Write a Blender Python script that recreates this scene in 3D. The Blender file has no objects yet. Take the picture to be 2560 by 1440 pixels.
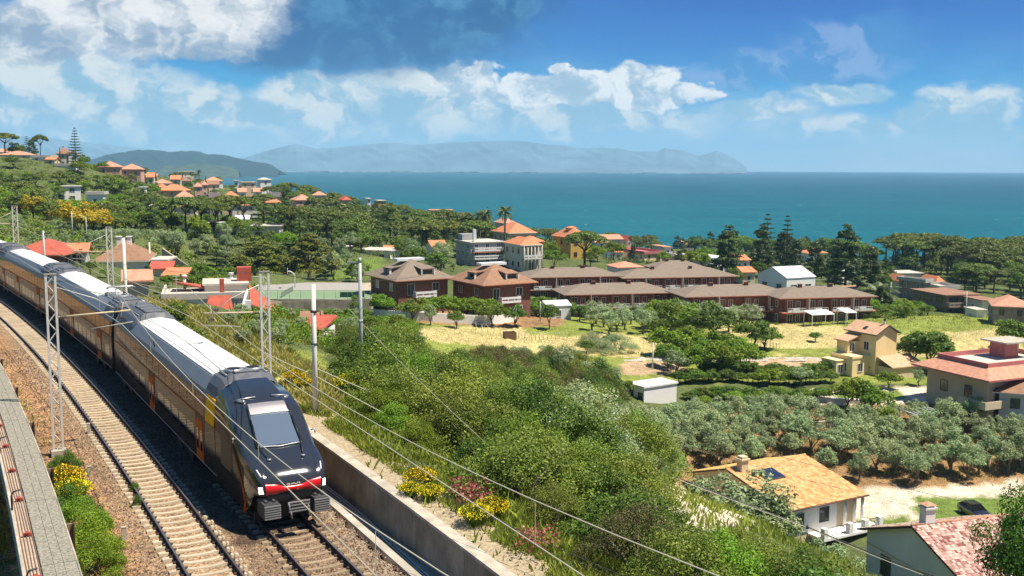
import bpy, bmesh, math, random
import numpy as np
from mathutils import Vector, Matrix
random.seed(7); RNG = np.random.default_rng(7)
SC = bpy.context.scene; COL = SC.collection
# ------------------------------------------------------------------ camera
CAMZ = 52.0; F = 2600.0; PITCH = math.atan((720-415)/F); ROLL = math.radians(0.25)
cd = bpy.data.cameras.new('camera'); cam = bpy.data.objects.new('camera', cd); COL.objects.link(cam)
cd.sensor_width = 36.0; cd.lens = 36.0*F/2560.0; cd.clip_start = 0.5; cd.clip_end = 60000
cam.location = (0, 0, CAMZ)
cam.rotation_euler = (Matrix.Rotation(math.radians(90)-PITCH, 4, 'X') @ Matrix.Rotation(ROLL, 4, 'Z')).to_euler()
SC.camera = cam
# ------------------------------------------------------------------ light
SUN_EL, SUN_AZ = 64.0, 102.0          # degrees; azimuth clockwise from +Y (view direction)
sd = bpy.data.lights.new('sun', 'SUN'); sd.energy = 4.8; sd.angle = math.radians(0.5); sd.color = (1.0, 0.925, 0.78)
sun = bpy.data.objects.new('sun', sd); COL.objects.link(sun)
_e, _a = math.radians(SUN_EL), math.radians(SUN_AZ)
SUNDIR = Vector((math.cos(_e)*math.sin(_a), math.cos(_e)*math.cos(_a), math.sin(_e)))
sun.rotation_euler = SUNDIR.to_track_quat('Z', 'Y').to_euler()
SC.view_settings.view_transform = 'Standard'; SC.view_settings.look = 'None'
SC.view_settings.exposure = 0.82; SC.view_settings.gamma = 1.0
SC.view_settings.use_curve_mapping = False
SC.cycles.max_bounces = 6; SC.cycles.diffuse_bounces = 3; SC.cycles.glossy_bounces = 3
SC.cycles.transmission_bounces = 4; SC.cycles.transparent_max_bounces = 4; SC.cycles.volume_bounces = 1
SC.cycles.sample_clamp_indirect = 4.0

def lin(c):
    return tuple(((v/255.0+0.055)/1.055)**2.4 if v/255.0 > 0.04045 else v/255.0/12.92 for v in c)

def ray(px, py):
    x = (px-1280.0)/F; y = -(py-720.0)/F
    c, s = math.cos(ROLL), math.sin(ROLL)
    x, y = x*c-y*s, x*s+y*c
    cp, sp = math.cos(PITCH), math.sin(PITCH)
    return np.array([x, cp+y*sp, -sp+y*cp])
def P(px, py, Y):                     # the point seen at a pixel of the photograph, Y metres ahead
    r = ray(px, py); t = Y/r[1]
    return np.array([r[0]*t, Y, CAMZ+r[2]*t])
def proj(X, Y, Z):
    X = np.asarray(X, float); Y = np.asarray(Y, float); Z = np.asarray(Z, float)-CAMZ
    cp, sp = math.cos(PITCH), math.sin(PITCH)
    d = Y*cp - Z*sp; v = Y*sp + Z*cp
    d = np.where(d < 1e-3, 1e-3, d)
    x = X/d; y = v/d
    c, s = math.cos(ROLL), math.sin(ROLL)
    x, y = x*c+y*s, -x*s+y*c
    return 1280+x*F, 720-y*F

# ------------------------------------------------------------------ world: Nishita sky with clouds
def make_world():
    w = bpy.data.worlds.new('World'); SC.world = w; w.use_nodes = True
    nt = w.node_tree; N = nt.nodes; L = nt.links; N.clear()
    def nd(t, **k):
        n = N.new(t)
        for a, b in k.items(): setattr(n, a, b)
        return n
    def M(op, a, b=None, c=None, clamp=False):
        n = nd('ShaderNodeMath', operation=op); n.use_clamp = clamp
        for i, v in enumerate((a, b, c)):
            if v is None: continue
            if isinstance(v, (int, float)): n.inputs[i].default_value = v
            else: L.new(v, n.inputs[i])
        return n.outputs[0]
    def VM(op, a, b=None):
        n = nd('ShaderNodeVectorMath', operation=op)
        for i, v in enumerate((a, b)):
            if v is None: continue
            if isinstance(v, tuple): n.inputs[i].default_value = v
            else: L.new(v, n.inputs[i])
        return n.outputs['Value'] if op == 'LENGTH' else n.outputs[0]
    def mix(f, a, b):
        n = nd('ShaderNodeMix', data_type='RGBA')
        for s, v in ((0, f), (6, a), (7, b)):
            if isinstance(v, (int, float)): n.inputs[s].default_value = v
            elif isinstance(v, tuple): n.inputs[s].default_value = v+(1,) if len(v) == 3 else v
            else: L.new(v, n.inputs[s])
        return n.outputs[2]
    tc = nd('ShaderNodeTexCoord'); sep = nd('ShaderNodeSeparateXYZ'); L.new(tc.outputs['Generated'], sep.inputs[0])
    az = M('ARCTAN2', sep.outputs[0], sep.outputs[1]); el = M('ARCSINE', sep.outputs[2])
    U = M('MULTIPLY', az, F/100.0); V = M('MULTIPLY', el, F/100.0)      # hundreds of "photo pixels"
    comb = nd('ShaderNodeCombineXYZ'); L.new(U, comb.inputs[0]); L.new(V, comb.inputs[1]); uv = comb.outputs[0]
    def noise(vec, scale, detail=6, rough=0.6, off=(0, 0, 0), stretch=(1, 1, 1), dist=0.0):
        v = VM('MULTIPLY', VM('ADD', vec, off), stretch)
        n = nd('ShaderNodeTexNoise'); n.inputs['Scale'].default_value = scale; n.inputs['Detail'].default_value = detail
        n.inputs['Roughness'].default_value = rough; n.inputs['Distortion'].default_value = dist
        L.new(v, n.inputs['Vector']); return n
    n1 = noise(uv, 0.55, 8, 0.62, stretch=(1, 1.5, 1))
    warp = VM('MULTIPLY', VM('SUBTRACT', n1.outputs['Color'], (0.5, 0.5, 0.5)), (2.6, 1.5, 0))
    uvw = VM('ADD', uv, warp)
    def px(x, y):
        return (math.atan((x-1280)/F)*F/100.0, math.atan((419-y)/F)*F/100.0)
    def field(blobs, vec=uvw):
        acc = None
        for (x, y, rx, ry, s) in blobs:
            cx, cy = px(x, y)
            v = VM('MULTIPLY', VM('SUBTRACT', vec, (cx, cy, 0)), (100.0/rx, 100.0/ry, 0))
            d = VM('LENGTH', v)
            m = M('MULTIPLY', M('SUBTRACT', 1.25, d), s)
            acc = m if acc is None else M('MAXIMUM', acc, m)
        return acc
    def ss(v, lo, hi):
        n = nd('ShaderNodeMapRange', interpolation_type='SMOOTHSTEP'); L.new(v, n.inputs[0])
        n.inputs[1].default_value = lo; n.inputs[2].default_value = hi; return n.outputs[0]
    # clear-sky gradient over elevation
    rp = nd('ShaderNodeValToRGB'); cr = rp.color_ramp
    stops = [(0.0, (168, 203, 226)), (0.10, (142, 194, 228)), (0.20, (90, 176, 228)), (0.30, (0, 150, 220)), (0.44, (0, 118, 206)), (0.64, (0, 88, 190)), (1.0, (0, 62, 150))]
    while len(cr.elements) < len(stops): cr.elements.new(0.5)
    for e, (p, c) in zip(cr.elements, stops): e.position = p; e.color = lin(c)+(1,)
    L.new(M('MULTIPLY', V, 1/6.5, clamp=True), rp.inputs[0])
    # to the left the clear sky turns more cyan
    base = mix(M('MULTIPLY', ss(U, 6.0, -8.0), 0.22), rp.outputs[0], lin((60, 185, 215)))
    sky = nd('ShaderNodeTexSky'); sky.sky_type = 'NISHITA'; sky.sun_disc = False
    sky.sun_elevation = math.radians(SUN_EL); sky.sun_rotation = math.radians(SUN_AZ)
    sky.air_density = 1.0; sky.dust_density = 0.6; sky.ozone_density = 3.0; sky.altitude = 50
    skyc = VM('MULTIPLY', sky.outputs[0], (0.085, 0.09, 0.10))
    base = mix(0.05, base, skyc)
    # relief: density difference towards the sun gives lit tops and grey undersides
    def relief(vec, scale, off):
        a = noise(vec, scale, 7, 0.58); b = noise(vec, scale, 7, 0.58, off=off)
        return M('SUBTRACT', a.outputs[0], b.outputs[0])
    rel = relief(uvw, 0.9, (0.30, 0.42, 0))
    fine = noise(uv, 2.6, 6, 0.6)
    # far wispy veil along the horizon
    veil = M('MULTIPLY', ss(noise(uv, 0.35, 6, 0.6, stretch=(0.45, 1.6, 1)).outputs[0], 0.42, 0.75), ss(V, 3.2, 0.6))
    c = mix(M('MULTIPLY', veil, 0.8), base, lin((196, 214, 226)))
    # lavender shaded clouds on the right
    lav = [(2110, 120, 170, 55, 1.0), (1960, 190, 260, 40, .9), (1830, 205, 160, 30, .8), (2080, 170, 160, 50, .9)]
    f = ss(field(lav), 0.0, 0.75)
    c = mix(M('MULTIPLY', f, 0.75), c, mix(ss(rel, -0.05, 0.12), lin((60, 138, 205)), lin((140, 172, 222))))
    # low bank of hazy cumulus
    low = [(300, 290, 560, 60, .9), (1150, 290, 420, 60, .9), (120, 250, 330, 75, 1), (260, 215, 150, 55, 1), (480, 285, 260, 55, .9), (830, 255, 200, 60, 1), (1060, 240, 190, 70, 1), (1000, 310, 420, 50, .8),
           (1500, 310, 330, 40, .7), (2080, 245, 105, 32, .9), (2420, 275, 110, 48, 1), (2300, 300, 70, 26, .9), (1890, 290, 120, 30, .8), (200, 320, 420, 60, .8), (2450, 340, 180, 34, .6), (2150, 330, 300, 30, .55)]
    f = ss(field(low), 0.05, 0.55)
    shade = ss(M('ADD', rel, M('MULTIPLY', M('SUBTRACT', V, 1.5), 0.055)), -0.10, 0.13)
    lowc = mix(shade, lin((150, 192, 216)), lin((240, 242, 236)))
    c = mix(M('MULTIPLY', f, 0.92), c, lowc)
    # the bright cumulus bank in the middle
    mid = [(1160, 210, 110, 32, 1), (1300, 235, 190, 36, 1), (1480, 225, 150, 42, 1), (1590, 205, 110, 42, 1), (1640, 248, 120, 28, 1), (1390, 182, 42, 12, 1), (1560, 265, 120, 18, .8)]
    f = ss(field(mid), 0.05, 0.30)
    midc = mix(ss(M('ADD', rel, M('MULTIPLY', M('SUBTRACT', fine.outputs[0], 0.5), 0.25)), -0.13, 0.10), lin((170, 196, 216)), lin((255, 255, 252)))
    c = mix(M('MULTIPLY', f, 0.95), c, midc)
    # the deep blue shaded cloud
    dark = [(900, 95, 330, 105, 1), (700, 130, 200, 60, 1), (1090, 80, 230, 95, 1), (1230, 30, 150, 60, .9), (780, 30, 200, 70, 1), (1000, 20, 300, 60, 1)]
    f = ss(field(dark), -0.15, 0.75)
    darkc = mix(ss(M('ADD', rel, M('MULTIPLY', M('SUBTRACT', V, 3.3), 0.03)), -0.06, 0.22), lin((0, 88, 152)), lin((70, 136, 182)))
    c = mix(M('MULTIPLY', f, 0.95), c, darkc)
    # big white cumulus at upper left with grey belly
    big = [(520, 55, 190, 75, 1), (330, 40, 130, 60, 1), (240, 70, 140, 80, 1), (120, 120, 160, 60, 1), (420, 120, 220, 45, 1), (60, 165, 150, 40, .9), (130, 95, 90, 50, 1), (620, 40, 110, 60, .8), (300, -40, 330, 60, 1), (480, 150, 150, 25, .7)]
    f = ss(field(big), -0.05, 0.55)
    bs = ss(M('ADD', M('MULTIPLY', rel, 0.75), M('MULTIPLY', M('SUBTRACT', V, 2.8), 0.10)), -0.10, 0.16)
    bigc = mix(bs, lin((148, 168, 192)), lin((252, 250, 246)))
    c = mix(M('MULTIPLY', f, 0.97), c, bigc)
    # the same kinds of cloud carry on above and around the view
    oth = M('MULTIPLY', ss(noise(tc.outputs['Generated'], 3.0, 7, 0.6, stretch=(1, 1, 2.5)).outputs[0], 0.52, 0.72), ss(M('ABSOLUTE', el), 0.17, 0.30))
    c = mix(M('MULTIPLY', oth, 0.7), c, lin((205, 214, 226)))
    bg = nd('ShaderNodeBackground'); bg.inputs[1].default_value = 0.10
    L.new(VM('MULTIPLY', c, (5.7, 5.7, 5.7)), bg.inputs[0])
    out = nd('ShaderNodeOutputWorld'); L.new(bg.outputs[0], out.inputs[0])
make_world()

# ------------------------------------------------------------------ helpers
def link(o, parent=None):
    COL.objects.link(o)
    if parent is not None: o.parent = parent
    return o
def tag(o, label=None, cat=None, group=None, kind=None):
    if label: o['label'] = label
    if cat: o['category'] = cat
    if group: o['group'] = group
    if kind: o['kind'] = kind
    return o
def empty(name, loc, rz=0.0, label=None, cat=None, group=None, kind=None):
    o = bpy.data.objects.new(name, None); o.location = tuple(loc); o.rotation_euler = (0, 0, rz); o.empty_display_size = 0.5
    link(o); return tag(o, label, cat, group, kind)
def inst(name, me, parent=None, loc=(0, 0, 0), rz=0.0, scale=None, rot=None):
    o = bpy.data.objects.new(name, me); o.location = tuple(loc); o.rotation_euler = rot if rot else (0, 0, rz)
    if scale is not None: o.scale = (scale,)*3 if isinstance(scale, (int, float)) else scale
    return link(o, parent)

class MB:
    "collects boxes, bars, tubes and polygons into one mesh"
    def __init__(s): s.v = []; s.f = []; s.m = []; s.sm = []
    def poly(s, pts, faces, mi=0, smooth=False):
        b = len(s.v); s.v += [tuple(p) for p in pts]
        for f in faces: s.f.append([b+i for i in f]); s.m.append(mi); s.sm.append(smooth)
        return s
    def box(s, x0, x1, y0, y1, z0, z1, mi=0, skip=()):
        p = [(x0, y0, z0), (x1, y0, z0), (x1, y1, z0), (x0, y1, z0), (x0, y0, z1), (x1, y0, z1), (x1, y1, z1), (x0, y1, z1)]
        return s.poly(p, [(0, 3, 2, 1), (4, 5, 6, 7), (0, 1, 5, 4), (1, 2, 6, 5), (2, 3, 7, 6), (3, 0, 4, 7)], mi)
    def cb(s, c, dx, dy, dz, mi=0):
        return s.box(c[0]-dx/2, c[0]+dx/2, c[1]-dy/2, c[1]+dy/2, c[2]-dz/2, c[2]+dz/2, mi)
    def tube(s, pts, r, n=6, mi=0, cap=True):
        pts = [Vector(p) for p in pts]; rs = r if isinstance(r, (list, tuple)) else [r]*len(pts)
        b = len(s.v); up0 = Vector((0.31, 0.2, 0.93)).normalized()
        for i, p in enumerate(pts):
            d = (pts[min(i+1, len(pts)-1)]-pts[max(i-1, 0)])
            d = d.normalized() if d.length > 1e-9 else Vector((0, 0, 1))
            u = up0 if abs(d.dot(up0)) < 0.97 else Vector((1, 0, 0))
            a = d.cross(u).normalized(); c = d.cross(a).normalized()
            for k in range(n):
                t = 2*math.pi*k/n; s.v.append(tuple(p+(a*math.cos(t)+c*math.sin(t))*rs[i]))
        for i in range(len(pts)-1):
            for k in range(n):
                q = [b+i*n+k, b+i*n+(k+1) % n, b+(i+1)*n+(k+1) % n, b+(i+1)*n+k]
                s.f.append(q); s.m.append(mi); s.sm.append(n > 4)
        if cap:
            s.f.append([b+k for k in range(n)][::-1]); s.m.append(mi); s.sm.append(False)
            e = b+(len(pts)-1)*n; s.f.append([e+k for k in range(n)]); s.m.append(mi); s.sm.append(False)
        return s
    def grid(s, rows, mi=0, smooth=True, closed=False):
        b = len(s.v); n = len(rows[0])
        for r in rows: s.v += [tuple(p) for p in r]
        for i in range(len(rows)-1):
            for j in range(n if closed else n-1):
                s.f.append([b+i*n+j, b+i*n+(j+1) % n, b+(i+1)*n+(j+1) % n, b+(i+1)*n+j]); s.m.append(mi); s.sm.append(smooth)
        return s
    def mesh(s, name, mats):
        me = bpy.data.meshes.new(name); me.from_pydata(s.v, [], s.f)
        for m in (mats if isinstance(mats, (list, tuple)) else [mats]): me.materials.append(m)
        me.polygons.foreach_set('material_index', s.m); me.polygons.foreach_set('use_smooth', s.sm); me.update()
        return me
    def build(s, name, mats, parent=None, loc=(0, 0, 0), rz=0.0):
        return inst(name, s.mesh(name, mats), parent, loc, rz)

def quads_mesh(name, V, mat, attr=None, smooth=False, nv=4):
    "V: (n*nv,3) vertices of n separate polygons; attr: (n,) per-face float 'tint'"
    n = len(V)//nv; me = bpy.data.meshes.new(name)
    me.vertices.add(len(V)); me.vertices.foreach_set('co', np.ascontiguousarray(V, dtype=np.float32).ravel())
    me.loops.add(n*nv); me.loops.foreach_set('vertex_index', np.arange(n*nv, dtype=np.int32))
    me.polygons.add(n); me.polygons.foreach_set('loop_start', np.arange(0, n*nv, nv, dtype=np.int32))
    for m in (mat if isinstance(mat, (list, tuple)) else [mat]): me.materials.append(m)
    if attr is not None:
        a = me.attributes.new('tint', 'FLOAT', 'FACE'); a.data.foreach_set('value', np.asarray(attr, dtype=np.float32))
    me.update(); return me

# ------------------------------------------------------------------ materials
MATS = {}
def mat(name, col, rough=0.7, metal=0.0, var=0.0, scale=4.0, bump=0.0, bscale=None, emit=0.0, spec=0.5, coat=0.0, col2=None, dirt=0.0, objvar=0.0, coords='Object'):
    if name in MATS: return MATS[name]
    m = bpy.data.materials.new(name); m.use_nodes = True; nt = m.node_tree; N = nt.nodes; L = nt.links
    b = N['Principled BSDF']; b.inputs['Roughness'].default_value = rough; b.inputs['Metallic'].default_value = metal
    b.inputs['Specular IOR Level'].default_value = spec; b.inputs['Coat Weight'].default_value = coat
    b.inputs['Base Color'].default_value = tuple(col)+(1,)
    if emit: b.inputs['Emission Color'].default_value = tuple(col)+(1,); b.inputs['Emission Strength'].default_value = emit
    last = None
    if var or col2 or dirt or bump:
        tc = N.new('ShaderNodeTexCoord'); co = tc.outputs[coords]
        n = N.new('ShaderNodeTexNoise'); n.inputs['Scale'].default_value = scale; n.inputs['Detail'].default_value = 6; n.inputs['Roughness'].default_value = 0.65
        L.new(co, n.inputs['Vector'])
        if var or col2:
            r = N.new('ShaderNodeValToRGB'); r.color_ramp.elements[0].position = 0.32; r.color_ramp.elements[1].position = 0.68
            c2 = col2 if col2 else tuple(min(1, v*(1+var)) for v in col)
            c1 = col if col2 else tuple(v*(1-var) for v in col)
            r.color_ramp.elements[0].color = tuple(c1)+(1,); r.color_ramp.elements[1].color = tuple(c2)+(1,)
            L.new(n.outputs[0], r.inputs[0]); last = r.outputs[0]
        if dirt:
            n2 = N.new('ShaderNodeTexNoise'); n2.inputs['Scale'].default_value = scale*0.35; n2.inputs['Detail'].default_value = 8; n2.inputs['Roughness'].default_value = 0.7
            mp = N.new('ShaderNodeMapping'); mp.inputs['Scale'].default_value = (1.6, 1.6, 0.5); L.new(co, mp.inputs[0]); L.new(mp.outputs[0], n2.inputs['Vector'])
            mr = N.new('ShaderNodeMapRange'); mr.inputs[1].default_value = 0.45; mr.inputs[2].default_value = 0.75; mr.inputs[4].default_value = dirt; L.new(n2.outputs[0], mr.inputs[0])
            mx = N.new('ShaderNodeMix'); mx.data_type = 'RGBA'; L.new(mr.outputs[0], mx.inputs[0])
            if last: L.new(last, mx.inputs[6])
            else: mx.inputs[6].default_value = tuple(col)+(1,)
            mx.inputs[7].default_value = (col[0]*0.35, col[1]*0.32, col[2]*0.28, 1); last = mx.outputs[2]
        if bump:
            nb = N.new('ShaderNodeTexNoise'); nb.inputs['Scale'].default_value = bscale or scale*3; nb.inputs['Detail'].default_value = 5; L.new(co, nb.inputs['Vector'])
            bp = N.new('ShaderNodeBump'); bp.inputs['Strength'].default_value = 0.6; bp.inputs['Distance'].default_value = bump; L.new(nb.outputs[0], bp.inputs['Height'])
            L.new(bp.outputs[0], b.inputs['Normal'])
    if objvar:
        oi = N.new('ShaderNodeObjectInfo'); hs = N.new('ShaderNodeHueSaturation')
        mr = N.new('ShaderNodeMapRange'); mr.inputs[3].default_value = 1-objvar; mr.inputs[4].default_value = 1+objvar; L.new(oi.outputs['Random'], mr.inputs[0]); L.new(mr.outputs[0], hs.inputs['Value'])
        if last: L.new(last, hs.inputs['Color'])
        else: hs.inputs['Color'].default_value = tuple(col)+(1,)
        last = hs.outputs[0]
    if last: L.new(last, b.inputs['Base Color'])
    MATS[name] = m; return m

def leafmat(name, dark, light, trans=0.25, objvar=0.2, spec=0.3):
    if name in MATS: return MATS[name]
    m = bpy.data.materials.new(name); m.use_nodes = True; nt = m.node_tree; N = nt.nodes; L = nt.links; N.clear()
    at = N.new('ShaderNodeAttribute'); at.attribute_name = 'tint'
    mx = N.new('ShaderNodeMix'); mx.data_type = 'RGBA'; mx.inputs[6].default_value = tuple(dark)+(1,); mx.inputs[7].default_value = tuple(light)+(1,)
    L.new(at.outputs['Fac'], mx.inputs[0])
    oi = N.new('ShaderNodeObjectInfo'); hs = N.new('ShaderNodeHueSaturation')
    mr = N.new('ShaderNodeMapRange'); mr.inputs[3].default_value = 1-objvar; mr.inputs[4].default_value = 1+objvar; L.new(oi.outputs['Random'], mr.inputs[0]); L.new(mr.outputs[0], hs.inputs['Value'])
    mh = N.new('ShaderNodeMath'); mh.operation = 'MULTIPLY'; mh.inputs[1].default_value = 7.13; L.new(oi.outputs['Random'], mh.inputs[0])
    fr = N.new('ShaderNodeMath'); fr.operation = 'FRACT'; L.new(mh.outputs[0], fr.inputs[0])
    m2 = N.new('ShaderNodeMapRange'); m2.inputs[3].default_value = 0.478; m2.inputs[4].default_value = 0.518; L.new(fr.outputs[0], m2.inputs[0]); L.new(m2.outputs[0], hs.inputs['Hue'])
    L.new(mx.outputs[2], hs.inputs['Color'])
    d = N.new('ShaderNodeBsdfPrincipled'); d.inputs['Roughness'].default_value = 0.5; d.inputs['Specular IOR Level'].default_value = spec; L.new(hs.outputs[0], d.inputs['Base Color'])
    t = N.new('ShaderNodeBsdfTranslucent'); L.new(hs.outputs[0], t.inputs[0])
    ms = N.new('ShaderNodeMixShader'); ms.inputs[0].default_value = trans; L.new(d.outputs[0], ms.inputs[1]); L.new(t.outputs[0], ms.inputs[2])
    o = N.new('ShaderNodeOutputMaterial'); L.new(ms.outputs[0], o.inputs[0])
    MATS[name] = m; return m

# ------------------------------------------------------------------ the railway line in plan: a circular curve
RZ = 39.4                                   # top of rail
TH0 = math.radians(28.5); RC = 764.0; P0 = np.array([-9.96, 32.45])
CEN = P0 + RC*np.array([-math.cos(TH0), -math.sin(TH0)])
K2 = 3.28                                   # second track, measured to the right of the first
def ks(X, Y):
    dx = X-CEN[0]; dy = Y-CEN[1]
    return np.hypot(dx, dy)-RC, (np.arctan2(dy, dx)-TH0)*RC
def tp(s, k=0.0, z=0.0):
    a = TH0+s/RC
    return Vector((CEN[0]+(RC+k)*math.cos(a), CEN[1]+(RC+k)*math.sin(a), z))
def th(s): return TH0+s/RC

# ------------------------------------------------------------------ terrain
CP = [(60,405,430),(290,436,412),(160,412,424),(-300,380,450),(-700,420,400),(-300,500,250),(150,425,440),(0,470,340),(0,540,230),(200,560,230),(165,512,330),(300,460,420),
      (330,442,600),(450,482,600),(450,534,390),(450,590,262),(620,592,268),(450,620,180),(600,520,450),(640,482,560),(700,545,380),(700,610,250),(700,665,215),
      (860,742,206),(700,742,206),(600,792,181),(750,792,181),(900,792,181),(600,712,222),(750,708,222),(900,705,222),(820,525,560),(1000,560,560),(1000,600,420),(1000,650,300),(1100,665,270),(1000,778,190),(1230,785,192),(1250,610,400),(1200,585,600),
      (1300,630,330),(1450,645,300),(1480,618,480),(1500,650,330),(1500,622,600),(1640,652,400),(1700,630,560),(1950,672,380),(2000,640,520),(2300,695,330),
      (2300,668,440),(2560,675,400),(2900,700,380),(1430,742,242),(1720,742,248),(2100,735,268),(2300,765,250),(2520,815,200),(2900,830,210),(1200,832,170),(1300,862,150),
      (1100,872,130),(900,800,150),(650,800,145),(560,800,115),(285,716,142),(430,728,116),(100,640,160),(-200,640,170),(1500,950,138),(1500,1040,120),(1300,1000,100),
      (1500,798,214),(1850,802,208),(2120,800,207),(2300,790,200),(2300,850,180),(2000,860,176),(1700,880,165),(2200,915,160),(1635,1005,138),(2000,1000,140),(2400,1000,140),
      (2000,1100,127),(2500,1100,127),(2900,1100,130),(2000,1215,116),(2475,1282,108),(2060,1345,104),(1700,1310,104),(2560,1215,118),(2300,1520,80),(2000,1440,92),(2560,1440,84),(1500,1150,95),(1700,1160,118),(2900,1400,95),(3400,1200,120)]
_c = np.array([P(*c) for c in CP])
_x = list(_c[:, 0]); _y = list(_c[:, 1]); _z = list(_c[:, 2])
for (px, Y, z) in [(-900,720,20),(-300,820,-6),(200,900,-6),(450,860,-7),(640,760,-7),(820,740,-7),(1000,720,-7),(1200,740,-7),(1500,720,-7),(1700,680,-7),(2000,620,-7),(2300,530,-6),(2560,480,-6),(2900,480,-6),
                   (0,1200,-14),(600,1200,-14),(1280,1200,-14),(1900,1100,-14),(2560,1000,-14),(3400,900,-14),(3400,480,-6),(-1500,1000,10),(0,600,50),(-500,600,52)]:
    p = P(px, 500, Y); _x.append(p[0]); _y.append(Y); _z.append(z)
_x = np.array(_x); _y = np.array(_y); _z = np.array(_z)
def _tps(r2): return np.where(r2 > 1e-12, 0.5*r2*np.log(np.maximum(r2, 1e-12)), 0)
_n = len(_x); S_ = 100.0
K_ = _tps(((_x[:, None]-_x[None])**2+(_y[:, None]-_y[None])**2)/S_**2)+np.eye(_n)*0.004
A_ = np.zeros((_n+3, _n+3)); A_[:_n, :_n] = K_; A_[:_n, _n] = 1; A_[:_n, _n+1] = _x/S_; A_[:_n, _n+2] = _y/S_; A_[_n:, :_n] = A_[:_n, _n:].T
W_ = np.linalg.solve(A_, np.concatenate([_z, np.zeros(3)]))
def sst(x, a, b):
    t = np.clip((x-a)/(b-a), 0, 1); return t*t*(3-2*t)
def terr(X, Y):
    X = np.atleast_1d(np.asarray(X, float)); Y = np.atleast_1d(np.asarray(Y, float)); sh = X.shape
    x = X.ravel(); y = Y.ravel(); out = np.empty(len(x))
    for i in range(0, len(x), 20000):
        a, b = x[i:i+20000], y[i:i+20000]
        out[i:i+20000] = _tps(((a[:, None]-_x[None])**2+(b[:, None]-_y[None])**2)/S_**2)@W_[:_n]+W_[_n]+W_[_n+1]*a/S_+W_[_n+2]*b/S_
    z = np.clip(out, -14, 75)
    k, s = ks(x, y)
    wall = sst(s, 22, 16)                                # the retaining wall stands on the near stretch only
    near = np.interp(k, [-14, -5.2, -3.2, -2.0, -1.5, 1.5, 1.9, 2.2, 4.9, 5.6, 6.55], [-1.2, -0.75, -0.42, -0.28, -0.245, -0.245, -0.27, -0.245, -0.245, -0.36, -0.5])
    far = near.copy()
    near = np.where(k > 6.55, np.interp(k, [6.55, 6.6, 6.65, 9.5, 12], [-0.5, -0.5, 1.06, 1.1, 0.7]), near)
    far = np.where(k > 6.3, np.interp(k, [6.3, 7.6, 9.0, 15], [-0.45, 0.3, 0.8, 0.9]), far)
    pr = RZ+near*wall+far*(1-wall)
    W1 = 8.5+1.6*sst(s, 5, 30); W2 = 46-14*sst(s, 8, 32)
    w = np.where(k > 0, np.clip((k-W1)/(W2-W1), 0, 1)**1.15, 0.5*sst(-k, 14, 60))
    w = w*1.0
    w = np.where(s > 170, np.maximum(w, sst(s, 170, 260)), w)
    w = np.where((s < -60), np.maximum(w, sst(-s, 60, 120)), w)
    r = pr*(1-w)+z*w
    return r.reshape(sh)
def tz(X, Y): return float(terr([X], [Y])[0])
_ts = np.exp(np.linspace(math.log(18), math.log(900), 1400))
def G(px, py):
    r = ray(px, py); r = r/r[1]
    X = r[0]*_ts; Z = CAMZ+r[2]*_ts; h = terr(X, _ts); b = np.nonzero(Z < h)[0]
    if len(b) == 0: return None
    i = max(b[0], 1); a0 = Z[i-1]-h[i-1]; a1 = h[i]-Z[i]; t = _ts[i-1]+(_ts[i]-_ts[i-1])*a0/max(a0+a1, 1e-9)
    return np.array([r[0]*t, t, tz(r[0]*t, t)])
def T(px, Y):
    p = P(px, 600, Y); return np.array([p[0], Y, tz(p[0], Y)])

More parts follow.
